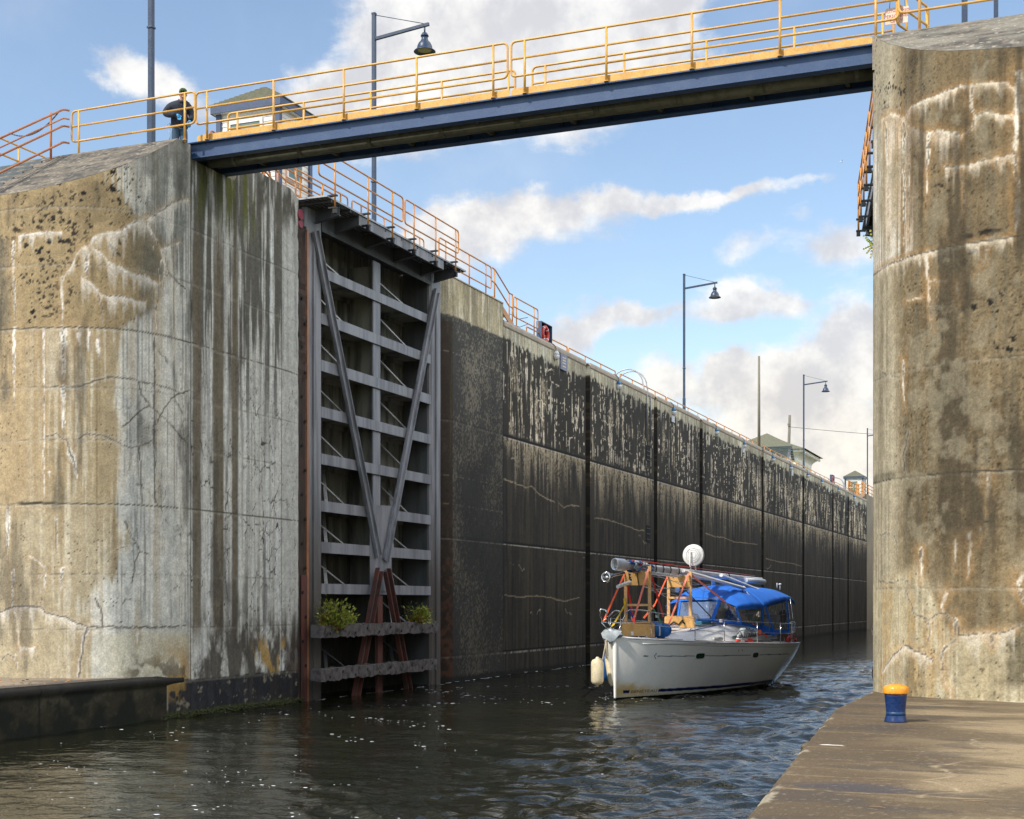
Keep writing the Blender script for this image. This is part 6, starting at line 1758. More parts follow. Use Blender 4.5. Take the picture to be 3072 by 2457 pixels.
skinned('jacket', [(-.08, .05, .84, .20, .15), (-.08, .05, .98, .215, .16), (-.08, .05, 1.15, .225, .16), (-.075, .02, 1.32, .20, .135), (-.06, -.01, 1.43, .135, .11), (-.02, -.05, 1.52, .085, .085),
                   (-.28, .03, 1.41, .105), (-.41, .0, 1.22, .09), (-.30, -.13, 1.16, .08), (-.16, -.22, 1.13, .06), (.13, .03, 1.42, .10), (.20, .05, 1.23, .085), (.165, -.06, 1.08, .06)],
        chain(0, 1, 2, 3, 4, 5) + chain(4, 6, 7, 8, 9) + chain(4, 10, 11, 12), M['jacket'], pm)
m = MB(); m.tube([(-.075, -.098, .90), (-.075, -.105, 1.15), (-.055, -.135, 1.36), (-.03, -.14, 1.46)], .006, 5); m.build('zip', M['black'], pm)
m = MB(); m.tube([(-.12, .04, 1.52), (-.11, -.07, 1.49), (-.03, -.13, 1.475), (.07, -.08, 1.50), (.08, .03, 1.53)], .035, 8); m.build('collar', M['jacket'], pm)
skinned('jeans', [(-.08, .05, 1.02, .17, .12), (-.17, .05, .82, .105), (-.18, .02, .48, .085), (-.18, .05, .10, .08), (.01, .05, .82, .105), (.02, .01, .48, .085), (.03, .04, .10, .08)],
        chain(0, 1, 2, 3) + chain(0, 4, 5, 6), M['jeans'], pm)
for x in (-.18, .03):
    m = MB(); m.ell((x, -.02, .045), (.055, .14, .055), 12, 8); m.box((x - .05, -.14, .0), (x + .05, .10, .03)); m.build('boot', M['boot'], pm)


def hand(c, d, side, name='glove'):
    """palm at c pointing along d, thumb towards side; five bent fingers"""
    c, d, side = Vector(c), Vector(d).normalized(), Vector(side).normalized(); nrm = d.cross(side).normalized(); side = nrm.cross(d).normalized()
    J = [(*(c - d * .06), .026), (*(c - d * .02), .034, .022), (*(c + d * .035), .038, .020)]; E = chain(0, 1, 2)
    for k, (o, L) in enumerate(((.030, .075), (.010, .085), (-.010, .080), (-.030, .062))):
        b0 = c + d * .045 + side * o; k0 = len(J)
        J += [(*b0, .0115), (*(b0 + d * L * .5 + nrm * .008), .0105), (*(b0 + d * L * .88 + nrm * .030), .009)]
        E += [(2, k0)] + chain(k0, k0 + 1, k0 + 2)
    k0 = len(J); b0 = c - d * .005 + side * .042
    J += [(*b0, .0125), (*(b0 + side * .018 + d * .035), .0115), (*(b0 + side * .014 + d * .065 + nrm * .01), .010)]
    E += [(1, k0)] + chain(k0, k0 + 1, k0 + 2)
    return skinned(name, J, E, M['glove'], pm, 2, 1)


hand((-.115, -.245, 1.10), (.45, -.15, -.9), (.8, .0, .4))
hand((.150, -.10, 1.02), (-.12, -.12, -1), (-.8, -.4, .1))
m = MB(); m.tube([(-.30, .02, .92), (-.31, .0, .80), (-.29, -.02, .70), (-.31, 0, .60)], .012, 6); m.tube([(-.36, .0, .97), (-.30, .0, 1.0), (-.28, .02, .95)], .012, 6); m.build('key_chain', M['galv'], pm)


# ---------------------------------------------------------------- sailing boat (local axes: x to port, y from bow to stern, z up from the water)
BL = (-10.9, 34.2, 0); BR = R(-7.74)
boat = thing('sailing_boat', 'white sailing boat with its mast lowered and blue canopy, coming out of the lock', 'sailing boat', BL, BR)
Ls = np.array([-.02, .25, .5, 1.1, 1.9, 3, 4.2, 6, 8, 9.3, 10.0, 10.15])
HB = np.array([.035, .30, .50, .88, 1.22, 1.48, 1.64, 1.76, 1.76, 1.68, 1.60, 1.57])
ZS = np.array([1.60, 1.585, 1.57, 1.53, 1.485, 1.435, 1.39, 1.33, 1.275, 1.25, 1.24, 1.24])
ZK = np.array([-.30, -.38, -.42, -.50, -.55, -.58, -.60, -.58, -.42, -.15, .04, .10])
PW = np.array([.75, .62, .56, .44, .36, .28, .22, .18, .20, .27, .32, .34])



def smooth(v, w=.55):
    n = 900; x = np.linspace(Ls[0], Ls[-1], n); y = np.interp(x, Ls, v); k = int(w / (x[1] - x[0]))
    pad = np.r_[2 * y[0] - y[k:0:-1], y, 2 * y[-1] - y[-2:-k - 2:-1]]
    for _ in range(2):
        q = np.convolve(pad, np.ones(k // 2 * 2 + 1) / (k // 2 * 2 + 1), 'same'); pad[k // 2:-(k // 2)] = q[k // 2:-(k // 2)]
    return x, pad[k:k + n]


LD, HBD = smooth(HB); _, ZKD = smooth(ZK); _, PWD = smooth(PW); _, ZSD = smooth(ZS)


def hull_x(L, z):
    hb = np.interp(L, LD, HBD); zs = np.interp(L, LD, ZSD); zk = np.interp(L, LD, ZKD); p = np.interp(L, LD, PWD)
    t = np.clip((z - zk) / (zs - zk), 0, 1)
    return hb * t ** p * (1 + .02 * np.sin(np.pi * t))


def hull():
    g = PG()
    L = np.concatenate([np.linspace(-.02, 1.4, 130), np.linspace(1.42, 10.15, 260)])
    t = np.linspace(0, 1, 150)[:, None] ** 1.25
    zs = np.interp(L, LD, ZSD); zk = np.interp(L, LD, ZKD)
    Z = zk + (zs - zk) * t; LL = np.broadcast_to(L, Z.shape)
    LR = LL - .03 * np.clip(1 - LL / .3, 0, 1) * (Z / 1.6)
    for sd in (1, -1):
        X = hull_x(LL, Z) * sd
        n = fbm(LL * 3, Z * 3, 4, 601)
        c = np.empty(Z.shape + (3,)); c[:] = (.90, .885, .82)
        c = lay(c, (.62, .42, .13), .95 * sst(.62 - Z + .5 * (n - .5) - .24 * LL, 0, .38))
        c = lay(c, (.66, .58, .36), .7 * sst(.17 - Z, 0, .10) * sst(6 - LL, 0, 3))
        c = lay(c, (.62, .58, .46), .5 * sst(.30 - Z, 0, .25))
        stripe = sst(.042 - np.abs(Z - (.215 - .006 * LL)), 0, .004) * ((LL > .22) & (LL < .40) | (LL > 1.30) & (LL < 9.2))
        c = lay(c, (.006, .016, .10), stripe)
        c = lay(c, (.012, .012, .010), sst(.075 + .008 * LL - Z, 0, .008))
        che = 1.135 - .022 * LL
        cl = ((LL > .62) & (LL < .86)) * sst(.02 * (1 - (LL - .62) / .24) - np.abs(Z - che), 0, .004) + ((LL > 1.0) & (LL < 2.3) | (LL > 2.75) & (LL < 5.4) | (LL > 6.0) & (LL < 8.9)) * sst(.011 - np.abs(Z - che), 0, .004)
        c = lay(c, (.012, .03, .075), cl)
        c = lay(c, (.10, .10, .09), sst(.012 - np.abs(Z - zs + .10), 0, .008) * (LL > .8) * .5)
        g.sheet(np.stack([X, LR, Z], -1), c)
    zz = np.linspace(-.30, 1.6, 60)[:, None]; k_ = np.linspace(-1, 1, 9)[None]
    xb = hull_x(np.full((60, 1), -.02), np.clip(zz, .2, 2)) + .022
    g.sheet(np.stack([xb * k_ * 1.0, -.02 - .03 * zz / 1.6 * 1 - .03 * (1 - k_ ** 2) + 0 * zz, zz + 0 * k_], -1), np.where((zz < .075)[..., None], np.array((.012, .012, .010)), np.array((.88, .86, .80))) + 0 * k_[..., None])
    # transom
    zt = np.linspace(.10, 1.24, 30); u = np.linspace(-1, 1, 30)[:, None]
    X = hull_x(np.full_like(zt, 10.15), zt)[None] * u
    g.sheet(np.stack([X, 10.15 + .25 * (1.24 - zt)[None] * (1 - u * u) * -.3 + 0 * X, zt[None] + 0 * X], -1), (.66, .66, .62))
    return g.build('hull', M['hull_v'], boat)


hu = hull()
# deck, toe rail, teak
m = MB(); rows = []
for L in np.linspace(0.0, 10.12, 60):
    hb = float(np.interp(L, Ls, HB)) - .01; zs = float(np.interp(L, Ls, ZS)) - .012
    rows.append([(hb * k, L, zs + .07 * (1 - k * k)) for k in np.linspace(-1, 1, 17)])
m.grid(rows); m.build('deck', M['deck'], boat)
for sd in (-1, 1):
    m = MB()
    pts = [(sd * (float(np.interp(L, Ls, HB)) - .01), L, float(np.interp(L, Ls, ZS)) + .005) for L in np.linspace(0, 10.12, 50)]
    m.tube(pts, .022, 7); m.build('toe_rail', M['alu'], boat)
    m = MB()
    for a, b in ((.95, 1.75), (2.3, 5.0), (5.6, 10.0)):
        rows = []
        for L in np.linspace(a, b, 20):
            x = float(np.interp(L, Ls, HB)) - .03; z = float(np.interp(L, Ls, ZS)) + .012
            rows.append([(sd * (x + .018), L, z - .01), (sd * x, L, z + .030), (sd * (x - .06), L, z + .030), (sd * (x - .06), L, z - .02)])
        m.grid(rows, False)
    m.build('teak_trim', M['teak'], boat)
# portlights
for L in (2.52, 5.7):
    z = 1.135 - .022 * L
    for mat_, gx, gz, off, nm in ((M['white'], .22, .095, .006, 'portlight'), (M['portgreen'], .18, .070, .016, 'pane')):
        pts = []
        for i in range(28):
            a = 2 * math.pi * i / 28; ex = gx * abs(math.cos(a)) ** .7 * (1 if math.cos(a) > 0 else -1); ez = gz * abs(math.sin(a)) ** .6 * (1 if math.sin(a) > 0 else -1)
            pts.append((float(hull_x(L + ex, z + ez)) + off, L + ex, z + ez))
        m = MB(); m.add(pts + [(p[0] - .03, p[1], p[2]) for p in pts], [tuple(range(28))] + [(i, (i + 1) % 28, 28 + (i + 1) % 28, 28 + i) for i in range(28)])
        q = m.build(nm, mat_, boat if nm == 'portlight' else q)
# maker's name and small marks on the topsides
tx = text('BÉNÉTEAU', .105, (0, 0, 0), nmat('grey_lettering', (.10, .085, .065), .6, bump=0), boat, (0, 0, 0), 'lettering', .0005, 'LEFT')
vs = [v.co.copy() for v in tx.data.vertices]
x1 = max(v.x for v in vs)
for v in tx.data.vertices:
    L = .44 + (v.co.x / x1) * .80; z = .175 - .006 * L + v.co.y
    v.co = Vector((float(hull_x(L, z)) + .004, L, z))
m = MB()
pts = []
for i in range(18):
    a = i / 17; L = .93 + .022 * math.sin(a * 9); z = 1.20 - .15 * a
    pts.append((float(hull_x(L, z)) + .004, L, z))
m.tube(pts, .008, 5); m.build('emblem', M['navy'], boat)
m = MB()
for L in (4.52, 4.76):
    for dz in (0, .03):
        p = (float(hull_x(L, 1.16 + dz)) + .005, L + dz * .4, 1.16 + dz); m.ell(p, (.006, .018, .014), 8, 5)
m.build('small_marks', M['navy'], boat)
m = MB(); m.tube([(.32, .42, 1.47), (.30, .40, 1.46)], .03, 8); m.tube([(float(hull_x(L, 1.45 - .012 * L)) + .015, L, 1.45 - .012 * L) for L in np.linspace(.55, 4.4, 20)], .012, 6); m.build('rub_strip', M['alu'], boat)

# coachroof
m = MB(); rows = []
for L, h_, w in ((2.05, .0, .30), (2.3, .10, .48), (3.0, .24, .72), (4.0, .34, .90), (5.0, .43, 1.02), (6.0, .50, 1.10), (7.0, .52, 1.14), (7.9, .46, 1.16), (8.3, .30, 1.18), (8.5, .10, 1.2)):
    z0 = float(np.interp(L, Ls, ZS)) + .02; r_ = []
    for k in np.linspace(-1, 1, 25):
        a = abs(k); x = w * k
        prof = 1 - max(0, (a - .72) / .28) ** 1.8
        r_.append((x * (1 + .10 * (1 - prof)), L, z0 + h_ * prof + .05 * h_ * (1 - a * a)))
    rows.append(r_)
m.grid(rows); m.build('coachroof', M['deck'], boat)
m = MB(); rows = []
for L in np.linspace(5.35, 7.9, 20):
    w = float(np.interp(L, [5, 6, 7, 7.9], [1.02, 1.10, 1.14, 1.16])); z0 = float(np.interp(L, Ls, ZS)) + .02
    u = (L - 5.35) / 2.55; hh = .16 * math.sin(math.pi * min(1, u * .92 + .06)) ** .6
    rows.append([(w * 1.10 + .012, L, z0 + .10), (w * 1.02 + .035, L, z0 + .10 + hh)])
m.grid(rows); m.build('side_window', M['darkglass'], boat)
m = MB(); m.box((-.26, 3.0, 1.80), (.26, 3.6, 1.86)); m.build('hatch', M['deck'], boat, bevel=.02)
m = MB(); m.box((-.55, 4.7, 1.88), (.48, 5.4, 1.98)); m.build('hatch_cover', M['tealcover'], boat, bevel=.02)
m = MB(); m.box((-.5, 5.5, 1.93), (.75, 6.0, 2.03)); m.build('instrument_board', M['deck'], boat, bevel=.02)
m = MB()
for x in (.30, .40, .50, .60): m.box((x, 5.49, 1.96), (x + .06, 5.498, 2.02))
m.build('clutch', M['black'], boat)
m = MB(); m.lathe([(.07, 0), (.06, .02), (.05, .07), (.085, .12), (.10, .15)], (.12, 4.75, 1.93), 16); v_ = m.build('cowl_vent', M['white'], boat)
m = MB(); m.ell((.12, 4.70, 2.075), (.07, .035, .05), 12, 8); m.build('vent_mouth', M['black'], v_)
# grab rails, lines on deck
for sd in (-1, 1):
    m = MB(); m.tube([(sd * .72, 3.2, 1.74), (sd * .75, 3.25, 1.80), (sd * .85, 5.1, 1.88), (sd * .85, 5.15, 1.82)], .014, 6); m.build('grab_rail', M['stainless'], boat)
m = MB(); m.tube([(.2, 2.3, 1.62), (.6, 3.4, 1.72), (.95, 5.2, 1.90), (1.0, 6.5, 1.93)], .012, 5); m.tube([(-.3, 2.3, 1.62), (-.1, 4.2, 1.9), (.3, 5.3, 1.98)], .012, 5); m.build('deck_line', M['strap_b'], boat)
m = MB(); m.lathe([(.05, 0), (.055, .10), (.045, .13)], (.95, 7.4, 1.86), 14); m.lathe([(.05, 0), (.055, .10), (.045, .13)], (-.95, 7.4, 1.86), 14); m.build('winch', M['stainless'], boat)

# pulpit, stanchions, guard wires, stern rails
m = MB()
m.tube(arc([(.46, 1.25, 1.52), (.46, 1.2, 1.96), (.46, 1.18, 2.28), (.20, .95, 2.31), (.05, .62, 2.31), (-.02, .45, 2.02), (-.05, .2, 1.66)], .12), .017, 8)
m.tube([(.47, 1.2, 1.96), (.07, .4, 1.98), (-.28, -.25, 2.0)], .015, 8)
m.tube(arc([(-.46, 1.3, 1.52), (-.46, 1.25, 2.28), (-.30, .6, 2.30), (-.30, .0, 2.05)], .12), .017, 8)
m.tube(arc([(-.28, -.25, 2.0), (-.31, -.27, 2.34), (-.14, -.22, 2.30), (-.11, -.2, 2.0)], .06), .022, 8)
m.tube([(-.28, -.25, 2.0), (-.08, .1, 1.62)], .016, 8); m.tube([(-.11, -.2, 2.0), (-.02, .15, 1.62)], .016, 8)
m.build('pulpit', M['stainless'], boat)
stz = {}
for sd in (-1, 1):
    tops = []
    for L in (2.3, 3.75, 5.9, 7.9, 9.3):
        x = sd * (float(np.interp(L, Ls, HB)) - .07); z = float(np.interp(L, Ls, ZS))
        m = MB(); m.tube([(x, L, z), (x, L, z + .62)], .013, 7); m.lathe([(.03, 0), (.018, .06)], (x, L, z), 8); m.build('stanchion', M['stainless'], boat)
        tops.append((x, L, z + .61))
    m = MB(); m.tube([(sd * .46, 1.2, 2.26)] + tops, .006, 5); m.tube([(sd * .46, 1.2, 1.92)] + [(p[0], p[1], p[2] - .30) for p in tops], .005, 5); m.build('guard_wire', M['stainless'], boat)
    m = MB()
    for h_ in (.34, .64):
        m.tube(arc([(sd * 1.52, 9.3, 1.25 + h_), (sd * 1.48, 10.0, 1.25 + h_), (sd * .9, 10.1, 1.25 + h_)], .2), .016, 7)
    for L, x in ((9.35, 1.55), (9.75, 1.5), (10.0, 1.45), (10.05, 1.1)):
        m.tube([(sd * x, L, 1.24), (sd * x, L, 1.89)], .016, 7)
    for k in range(3):
        m.tube([(sd * (1.50 - .12 * k), 9.95 + .05 * k, 1.25), (sd * (1.38 - .12 * k), 9.75 + .08 * k, 2.62)], .016, 7)
    m.build('stern_rail', M['stainless'], boat)

# canopy: spray hood and cockpit cover, one stretched canvas with clear panels


def can(L, k):
    """canvas point at length L and cross position k in -1..1"""
    zc = float(np.interp(L, [5.75, 6.15, 6.6, 7.3, 8.2, 9.3, 10.2, 10.55], [2.58, 2.80, 2.97, 3.03, 3.02, 3.00, 2.96, 2.80]))
    ze = float(np.interp(L, [5.75, 6.15, 6.6, 7.3, 8.2, 9.3, 10.2, 10.55], [2.40, 2.44, 2.46, 2.44, 2.58, 2.66, 2.66, 2.55]))
    w = float(np.interp(L, [5.75, 6.6, 7.5, 9, 10.55], [1.10, 1.30, 1.38, 1.36, 1.26]))
    a = abs(k)
    return Vector((w * math.copysign(a ** .92, k), L, zc - (zc - ze) * a ** 2.4 + .008 * math.sin(L * 13 + k * 5)))


for a, b, mt in ((5.75, 7.28, 'canvas'), (7.30, 9.90, 'canvas'), (9.91, 10.55, 'canvas_lt')):
    m = MB(); rows = []
    for L in np.linspace(a, b, 26):
        r_ = [can(L, k) for k in np.linspace(-1, 1, 33)]
        dr = .10 + .05 * math.sin((L - a) / (b - a) * math.pi) if mt == 'canvas' else .12
        r_ = [r_[0] + Vector((.01, 0, -dr))] + r_ + [r_[-1] + Vector((-.01, 0, -dr))]
        rows.append(r_)
    m.grid(rows); m.build('canopy', M[mt], boat, solid=.006)


def tpanel(name, P, mat):
    m = MB(); rows = []
    n = 10
    a, b, c, d = map(Vector, P)
    for i in range(n + 1):
        u = i / n
        rows.append([(a * (1 - v) + b * v) * (1 - u) + (d * (1 - v) + c * v) * u for v in [j / n for j in range(n + 1)]])
    m.grid(rows); return m.build(name, M[mat], boat)


b0 = lambda x, L: Vector((x, L, 1.97))
fr = [can(5.76, k) + Vector((0, 0, -.02)) for k in (-1, -.55, .5, 1)]
lw = [Vector((-1.02, 5.95, 1.93)), Vector((-.52, 5.30, 2.00)), Vector((.55, 5.30, 2.00)), Vector((1.08, 6.2, 1.90))]
for i in range(3):
    tpanel('clear_window', (fr[i], fr[i + 1], lw[i + 1], lw[i]), 'vinyl')
sdp = can(7.28, 1) + Vector((0, 0, -.1)); sdq = Vector((1.16, 7.75, 1.74))
tpanel('clear_window', (fr[3], sdp, sdq, lw[3]), 'vinyl')
tpanel('clear_window', (Vector((-fr[3].x, fr[3].y, fr[3].z)), Vector((-sdp.x, sdp.y, sdp.z)), Vector((-sdq.x, sdq.y, sdq.z)), lw[0]), 'vinyl')
for sd in (1, -1):
    f = lambda v: Vector((sd * v.x, v.y, v.z))
    A_, B_ = can(7.45, 1) + Vector((0, 0, -.1)), can(9.55, 1) + Vector((0, 0, -.1)); C_, D_ = Vector((1.46, 9.35, 1.62)), Vector((1.40, 8.2, 1.60))
    tpanel('clear_window', (f(A_), f(B_), f(C_), f(D_)), 'vinyl')
    m = MB()
    for p, q, w in ((A_, D_, .11), (D_, C_, .13), (C_, B_, .11), (sdp, sdq, .09), (lw[3], sdq, .10), (sdq, D_, .22)):
        m.beam(f(p) + Vector((sd * .008, 0, 0)), f(q) + Vector((sd * .008, 0, 0)), .012, w, up=(0, .3, 1) if abs((q - p).z) < .4 else (0, 1, 0))
    m.build('canvas_edge', M['canvas'], boat)
m = MB()
for p, q, w in ((fr[1], lw[1], .07), (fr[2], lw[2], .11), (lw[1], lw[2], .10), (lw[0], lw[1], .10), (lw[2], lw[3], .10), (fr[3], lw[3], .07)):
    m.beam(p + Vector((0, -.008, 0)), q + Vector((0, -.008, 0)), w if abs((q - p).z) > .2 else .015, .015 if abs((q - p).z) > .2 else w, up=(0, 1, 0) if abs((q - p).z) > .2 else (0, 0, 1))
m.build('canvas_edge', M['canvas'], boat)
m = MB()
for L in (7.9, 8.5, 9.2):
    for sd in (-1, 1):
        p = can(L, sd * .97); m.tube([p, (sd * 1.30, L + .1, 1.6)], .013, 6)
m.build('canopy_bow', M['stainless'], boat)
m = MB(); m.lathe([(.55, -.01), (.57, 0), (.55, .01)], (0, 9.1, 2.0), 24, (0, 1, -.2)); m.build('steering_wheel', M['stainless'], boat)
m = MB(); m.box((.35, 9.9, 1.95), (1.0, 10.0, 2.12)); m.build('seat_cushion', M['white'], boat, bevel=.03)
m = MB(); m.box((-1.1, 7.9, 1.40), (1.1, 9.9, 1.58)); m.build('cockpit_seat', M['teak'], boat)
m = MB(); m.tube([(.9, 9.9, 2.96), (.9, 9.9, 3.12)], .012, 6); m.lathe([(.04, 0), (.05, .03), (.02, .05)], (.98, 9.95, 3.06), 12); m.tube([(.98, 9.95, 2.9), (.98, 9.95, 3.07)], .01, 6); m.build('antenna', M['white'], boat)


def bt(name, label, cat, group=None):
    return thing(name, label, cat, BL, BR, group)


# plywood cradles
def cradle(label, L, w, z0, z1, ply_lo, ply_hi, zc, zoff):
    t = bt('mast_cradle', label, 'mast cradle', 'wooden cradles holding the lowered mast')
    for sd in (-1, 1):
        m = MB(); m.box((sd * w - .045, L - .02, z0), (sd * w + .045, L + .02, z1 + (.10 if sd > 0 else 0))); m.build('leg', M['pine'], t, bevel=.004)
    for (a, b), k in ((ply_lo, .09), (ply_hi, .0)):
        m = MB(); m.prism([(-w - k, a), (w + k, a), (w + k, b), (-w - k, b)], 'y', L - .036, L - .0205); m.build('plywood_panel', M['ply'], t)
    m = MB(); m.box((-w, L - .055, zc - .03), (w, L - .0365, zc + .03)); m.build('crossbar', M['pine'], t)
    for sd in (-1, 1):
        m = MB(); m.box((sd * (w + .09) - .03, L - .02, z0), (sd * (w + .09) + .03, L + .06, z0 + .38)); m.build('foot_block', M['pine'], t)
    return t


cr1 = cradle('front wooden mast cradle with plywood panels on the boat foredeck', 1.37, .345, 1.58, 3.36, (1.62, 2.0), (2.96, 3.32), 2.44, 0)
cr2 = cradle('second wooden mast cradle with plywood panels, standing before the blue canopy', 4.2, .33, 1.72, 3.29, (1.80, 2.12), (2.94, 3.28), 2.64, 0)
m = MB()
for x, z in ((-.25, 3.22), (-.24, 3.14), (-.22, 3.08)):
    m.box((x, 1.3332, z), (x + .07, 1.3339, z + .05))
m.tube([(-.24, 1.32, 3.3), (-.2, 1.31, 3.1)], .008, 5); m.tube([(.0, 1.325, 3.3), (.06, 1.325, 2.95)], .012, 5); m.build('black_scrawl', M['black'], cr1)
m = MB(); m.tube([(-.28, 4.16, 1.86), (-.15, 4.14, 1.96), (.0, 4.15, 1.88), (.1, 4.14, 1.99), (.18, 4.15, 1.9)], .025, 6); m.tube([(.02, 4.14, 1.9), (.12, 4.14, 2.02)], .02, 6); m.build('black_cord', M['black'], cr2)
m = MB(); m.box((-.17, 1.315, 1.64), (-.10, 1.333, 1.74)); m.build('white_tag', M['white'], cr1)

# lowered mast with spreaders and gear
ms = bt('lowered_mast', 'lowered silver mast lying along the boat on the wooden cradles', 'mast')
mz = lambda L: 3.46 - .024 * (L - 1)
m = MB()
n = 22; k0 = []
def oval(L, rx, rz, dz=0):
    return [(rx * math.cos(2 * math.pi * j / n), L, mz(L) + dz + rz * math.sin(2 * math.pi * j / n)) for j in range(n + 1)]
m.grid([oval(L, a, b) for L, a, b in ((-.05, .105, .155), (.02, .115, .165), (.5, .115, .165), (.52, .08, .105), (2, .07, .095), (6, .068, .09), (9, .065, .085), (11.0, .06, .085))])
m.grid([oval(-.05, .105, .155), oval(-.052, .085, .13), oval(.25, .085, .13), oval(.26, .01, .01)])
m.grid([oval(11.0, .07, .10), oval(11.05, .06, .09), oval(11.06, .01, .01)])
m.build('mast_tube', M['alu'], ms)
m = MB()
for dz, a in ((-.05, .05), (.03, .035), (.07, .02)):
    m.ell((.01, .06, mz(0) + dz), (a, .05, a), 10, 6)
m.build('mast_foot_gear', M['rope'], ms)
m = MB(); m.ell((.0, .10, mz(0) - .055), (.06, .06, .06), 10, 6); m.build('dark_opening', M['hole'], ms)
m = MB(); r_ = random.Random(9)
for mt, n_, sc in (('plastic', 26, 1.0), ('bagblue', 16, .9), ('red', 7, .7), ('white', 10, .8), ('black', 8, .5)):
    m = MB()
    for k in range(n_):
        L = r_.uniform(.65, 1.95); a = r_.uniform(0, 6.28); rr = .115; da = r_.uniform(-1.2, 1.2)
        pts = [(rr * math.cos(a + da * u) * 1.05, L + .35 * u * r_.uniform(.6, 1), mz(L) + (rr + .03) * math.sin(a + da * u) - .01) for u in (0, .25, .5, .75, 1)]
        m.tube(pts, .03, 6, radii=[.01, .035 * sc, .045 * sc, .03 * sc, .008])
    m.build('wrapped_rigging', M[mt], ms)
for k, (L0, L1, x0, x1, z0, z1, mt) in enumerate(((.8, 1.9, -.05, .10, 3.62, 3.58, 'red'), (1.5, 10.2, .06, .05, 3.60, 3.36, 'red'), (1.2, 4.6, -.10, -.08, 3.55, 3.45, 'stainless'), (1.2, 7, .10, .16, 3.34, 3.2, 'stainless'), (1.8, 6.4, -.02, .12, 3.30, 3.18, 'alu'))):
    m = MB(); m.tube([(x0, L0, z0), (x1, L1, z1)], .012 if mt != 'alu' else .04, 6); m.build('rigging_line' if mt != 'alu' else 'furled_foil', M[mt], ms)
m = MB(); m.tube([(.10, 9.2, 3.20), (.08, 11.0, 3.17)], .09, 16); m.build('boom', M['alu'], ms)
for L in (2.4, 2.9, 3.4, 4.0, 7.9):
    m = MB(); m.tube([(.09 * math.cos(a), L, mz(L) + .125 * math.sin(a)) for a in [2 * math.pi * i / 16 for i in range(16)]], .014, 6, closed=True); m.build('lashing', M['black'], ms)
for p, q, w in (((.10, 4.2, 3.40), (.86, 7.05, 2.93), .16), ((.20, 6.9, 3.32), (.86, 8.95, 2.80), .15), ((-.10, 4.4, 3.40), (-.92, 6.2, 2.86), .14), ((-.08, 7.0, 3.25), (-.8, 8.8, 2.9), .12), ((-.05, 1.9, 3.2), (-.36, .9, 2.92), .12)):
    m = MB(); p, q = Vector(p), Vector(q); d = (q - p); s_ = d.cross(Vector((0, 0, 1))).normalized()
    rows = []
    for j in range(11):
        a = 2 * math.pi * j / 10; off = s_ * (w / 2 * math.cos(a)) + Vector((0, 0, 1)) * (.05 * math.sin(a))
        rows.append([p + off, q + off])
    m.grid(rows); m.add([r0[0] for r0 in rows[:-1]], [tuple(range(10))]); m.add([r0[1] for r0 in rows[:-1]], [tuple(range(10))]); m.build('spreader', M['white'], ms)
m = MB(); m.ell((.87, 7.0, 2.95), (.05, .06, .045), 10, 6); m.tube([(.88, 6.98, 2.92), (.98, 7.05, 2.78), (1.0, 7.06, 2.74)], .012, 6); m.ell((1.0, 7.06, 2.73), (.03, .03, .03), 8, 6); m.build('spreader_fitting', M['white'], ms)
m = MB(); r_ = random.Random(2)
for k in range(9):
    p = Vector((r_.uniform(-.3, .3), r_.uniform(1.5, 2.5), r_.uniform(2.9, 3.3))); q = Vector((r_.uniform(-.9, .9), r_.uniform(4.5, 7.5), r_.uniform(2.5, 3.1)))
    m.tube([p * (1 - u) + q * u + Vector((0, 0, -.5 * u * (1 - u) * r_.uniform(.3, 1))) for u in [i / 10 for i in range(11)]], .006, 4)
m.tube([(.87, 7.0, 2.92), (.85, 6.6, 2.68), (.6, 5.9, 2.62), (.2, 5.4, 2.64)], .009, 5)
m.build('loose_shrouds', M['galv'], ms)
m = MB(); m.tube([(-.12, -.28, 3.17 + 0), (-.12, .1, 3.20), (-.08, .7, 3.27)], .035, 10); m.tube([(-.12, -.08, 3.185), (-.12, .05, 3.195)], .055, 10); m.build('furler_tube', M['stainless'], ms)
m = MB(); m.tube([(-.12 + .115 * math.cos(a), -.30, 3.15 + .115 * math.sin(a)) for a in [2 * math.pi * i / 24 for i in range(24)]], .032, 8, closed=True); m.ell((-.12, -.28, 3.14), (.08, .03, .05), 12, 8); m.build('furler_drum', M['stainless'], ms)

rd = bt('radar_dome', 'round white radar dome standing on edge above the lowered mast', 'radar')
m = MB(); m.lathe([(.02, -.12), (.22, -.10), (.29, -.05), (.315, .0), (.31, .05), (.275, .08), (.26, .075), (.25, .09), (.02, .10)], (.0, 5.24, 3.87), 40, (.16, -1, .02)); m.build('dome', M['white'], rd)
m = MB()
ax_ = Vector((.16, -1, .02)).normalized(); ux = ax_.cross(Vector((0, 0, 1))).normalized(); uz = ux.cross(ax_)
cc_ = Vector((0, 5.24, 3.87)) + ax_ * .10
for rr in (.09, .15, .20):
    m.tube([cc_ + ux * (rr * math.cos(a)) + uz * (rr * math.sin(a)) for a in [2 * math.pi * i / 28 for i in range(28)]], .008, 5, closed=True)
m.build('dome_ring', M['signpale'], rd)
m = MB(); m.tube([(-.02, 5.08, 3.48), (-.04, 5.05, 3.62), (-.045, 5.07, 4.0)], .022, 8); m.tube([(.05, 5.3, 3.4), (.03, 5.28, 3.65)], .025, 8); m.build('bracket', M['white'], rd)

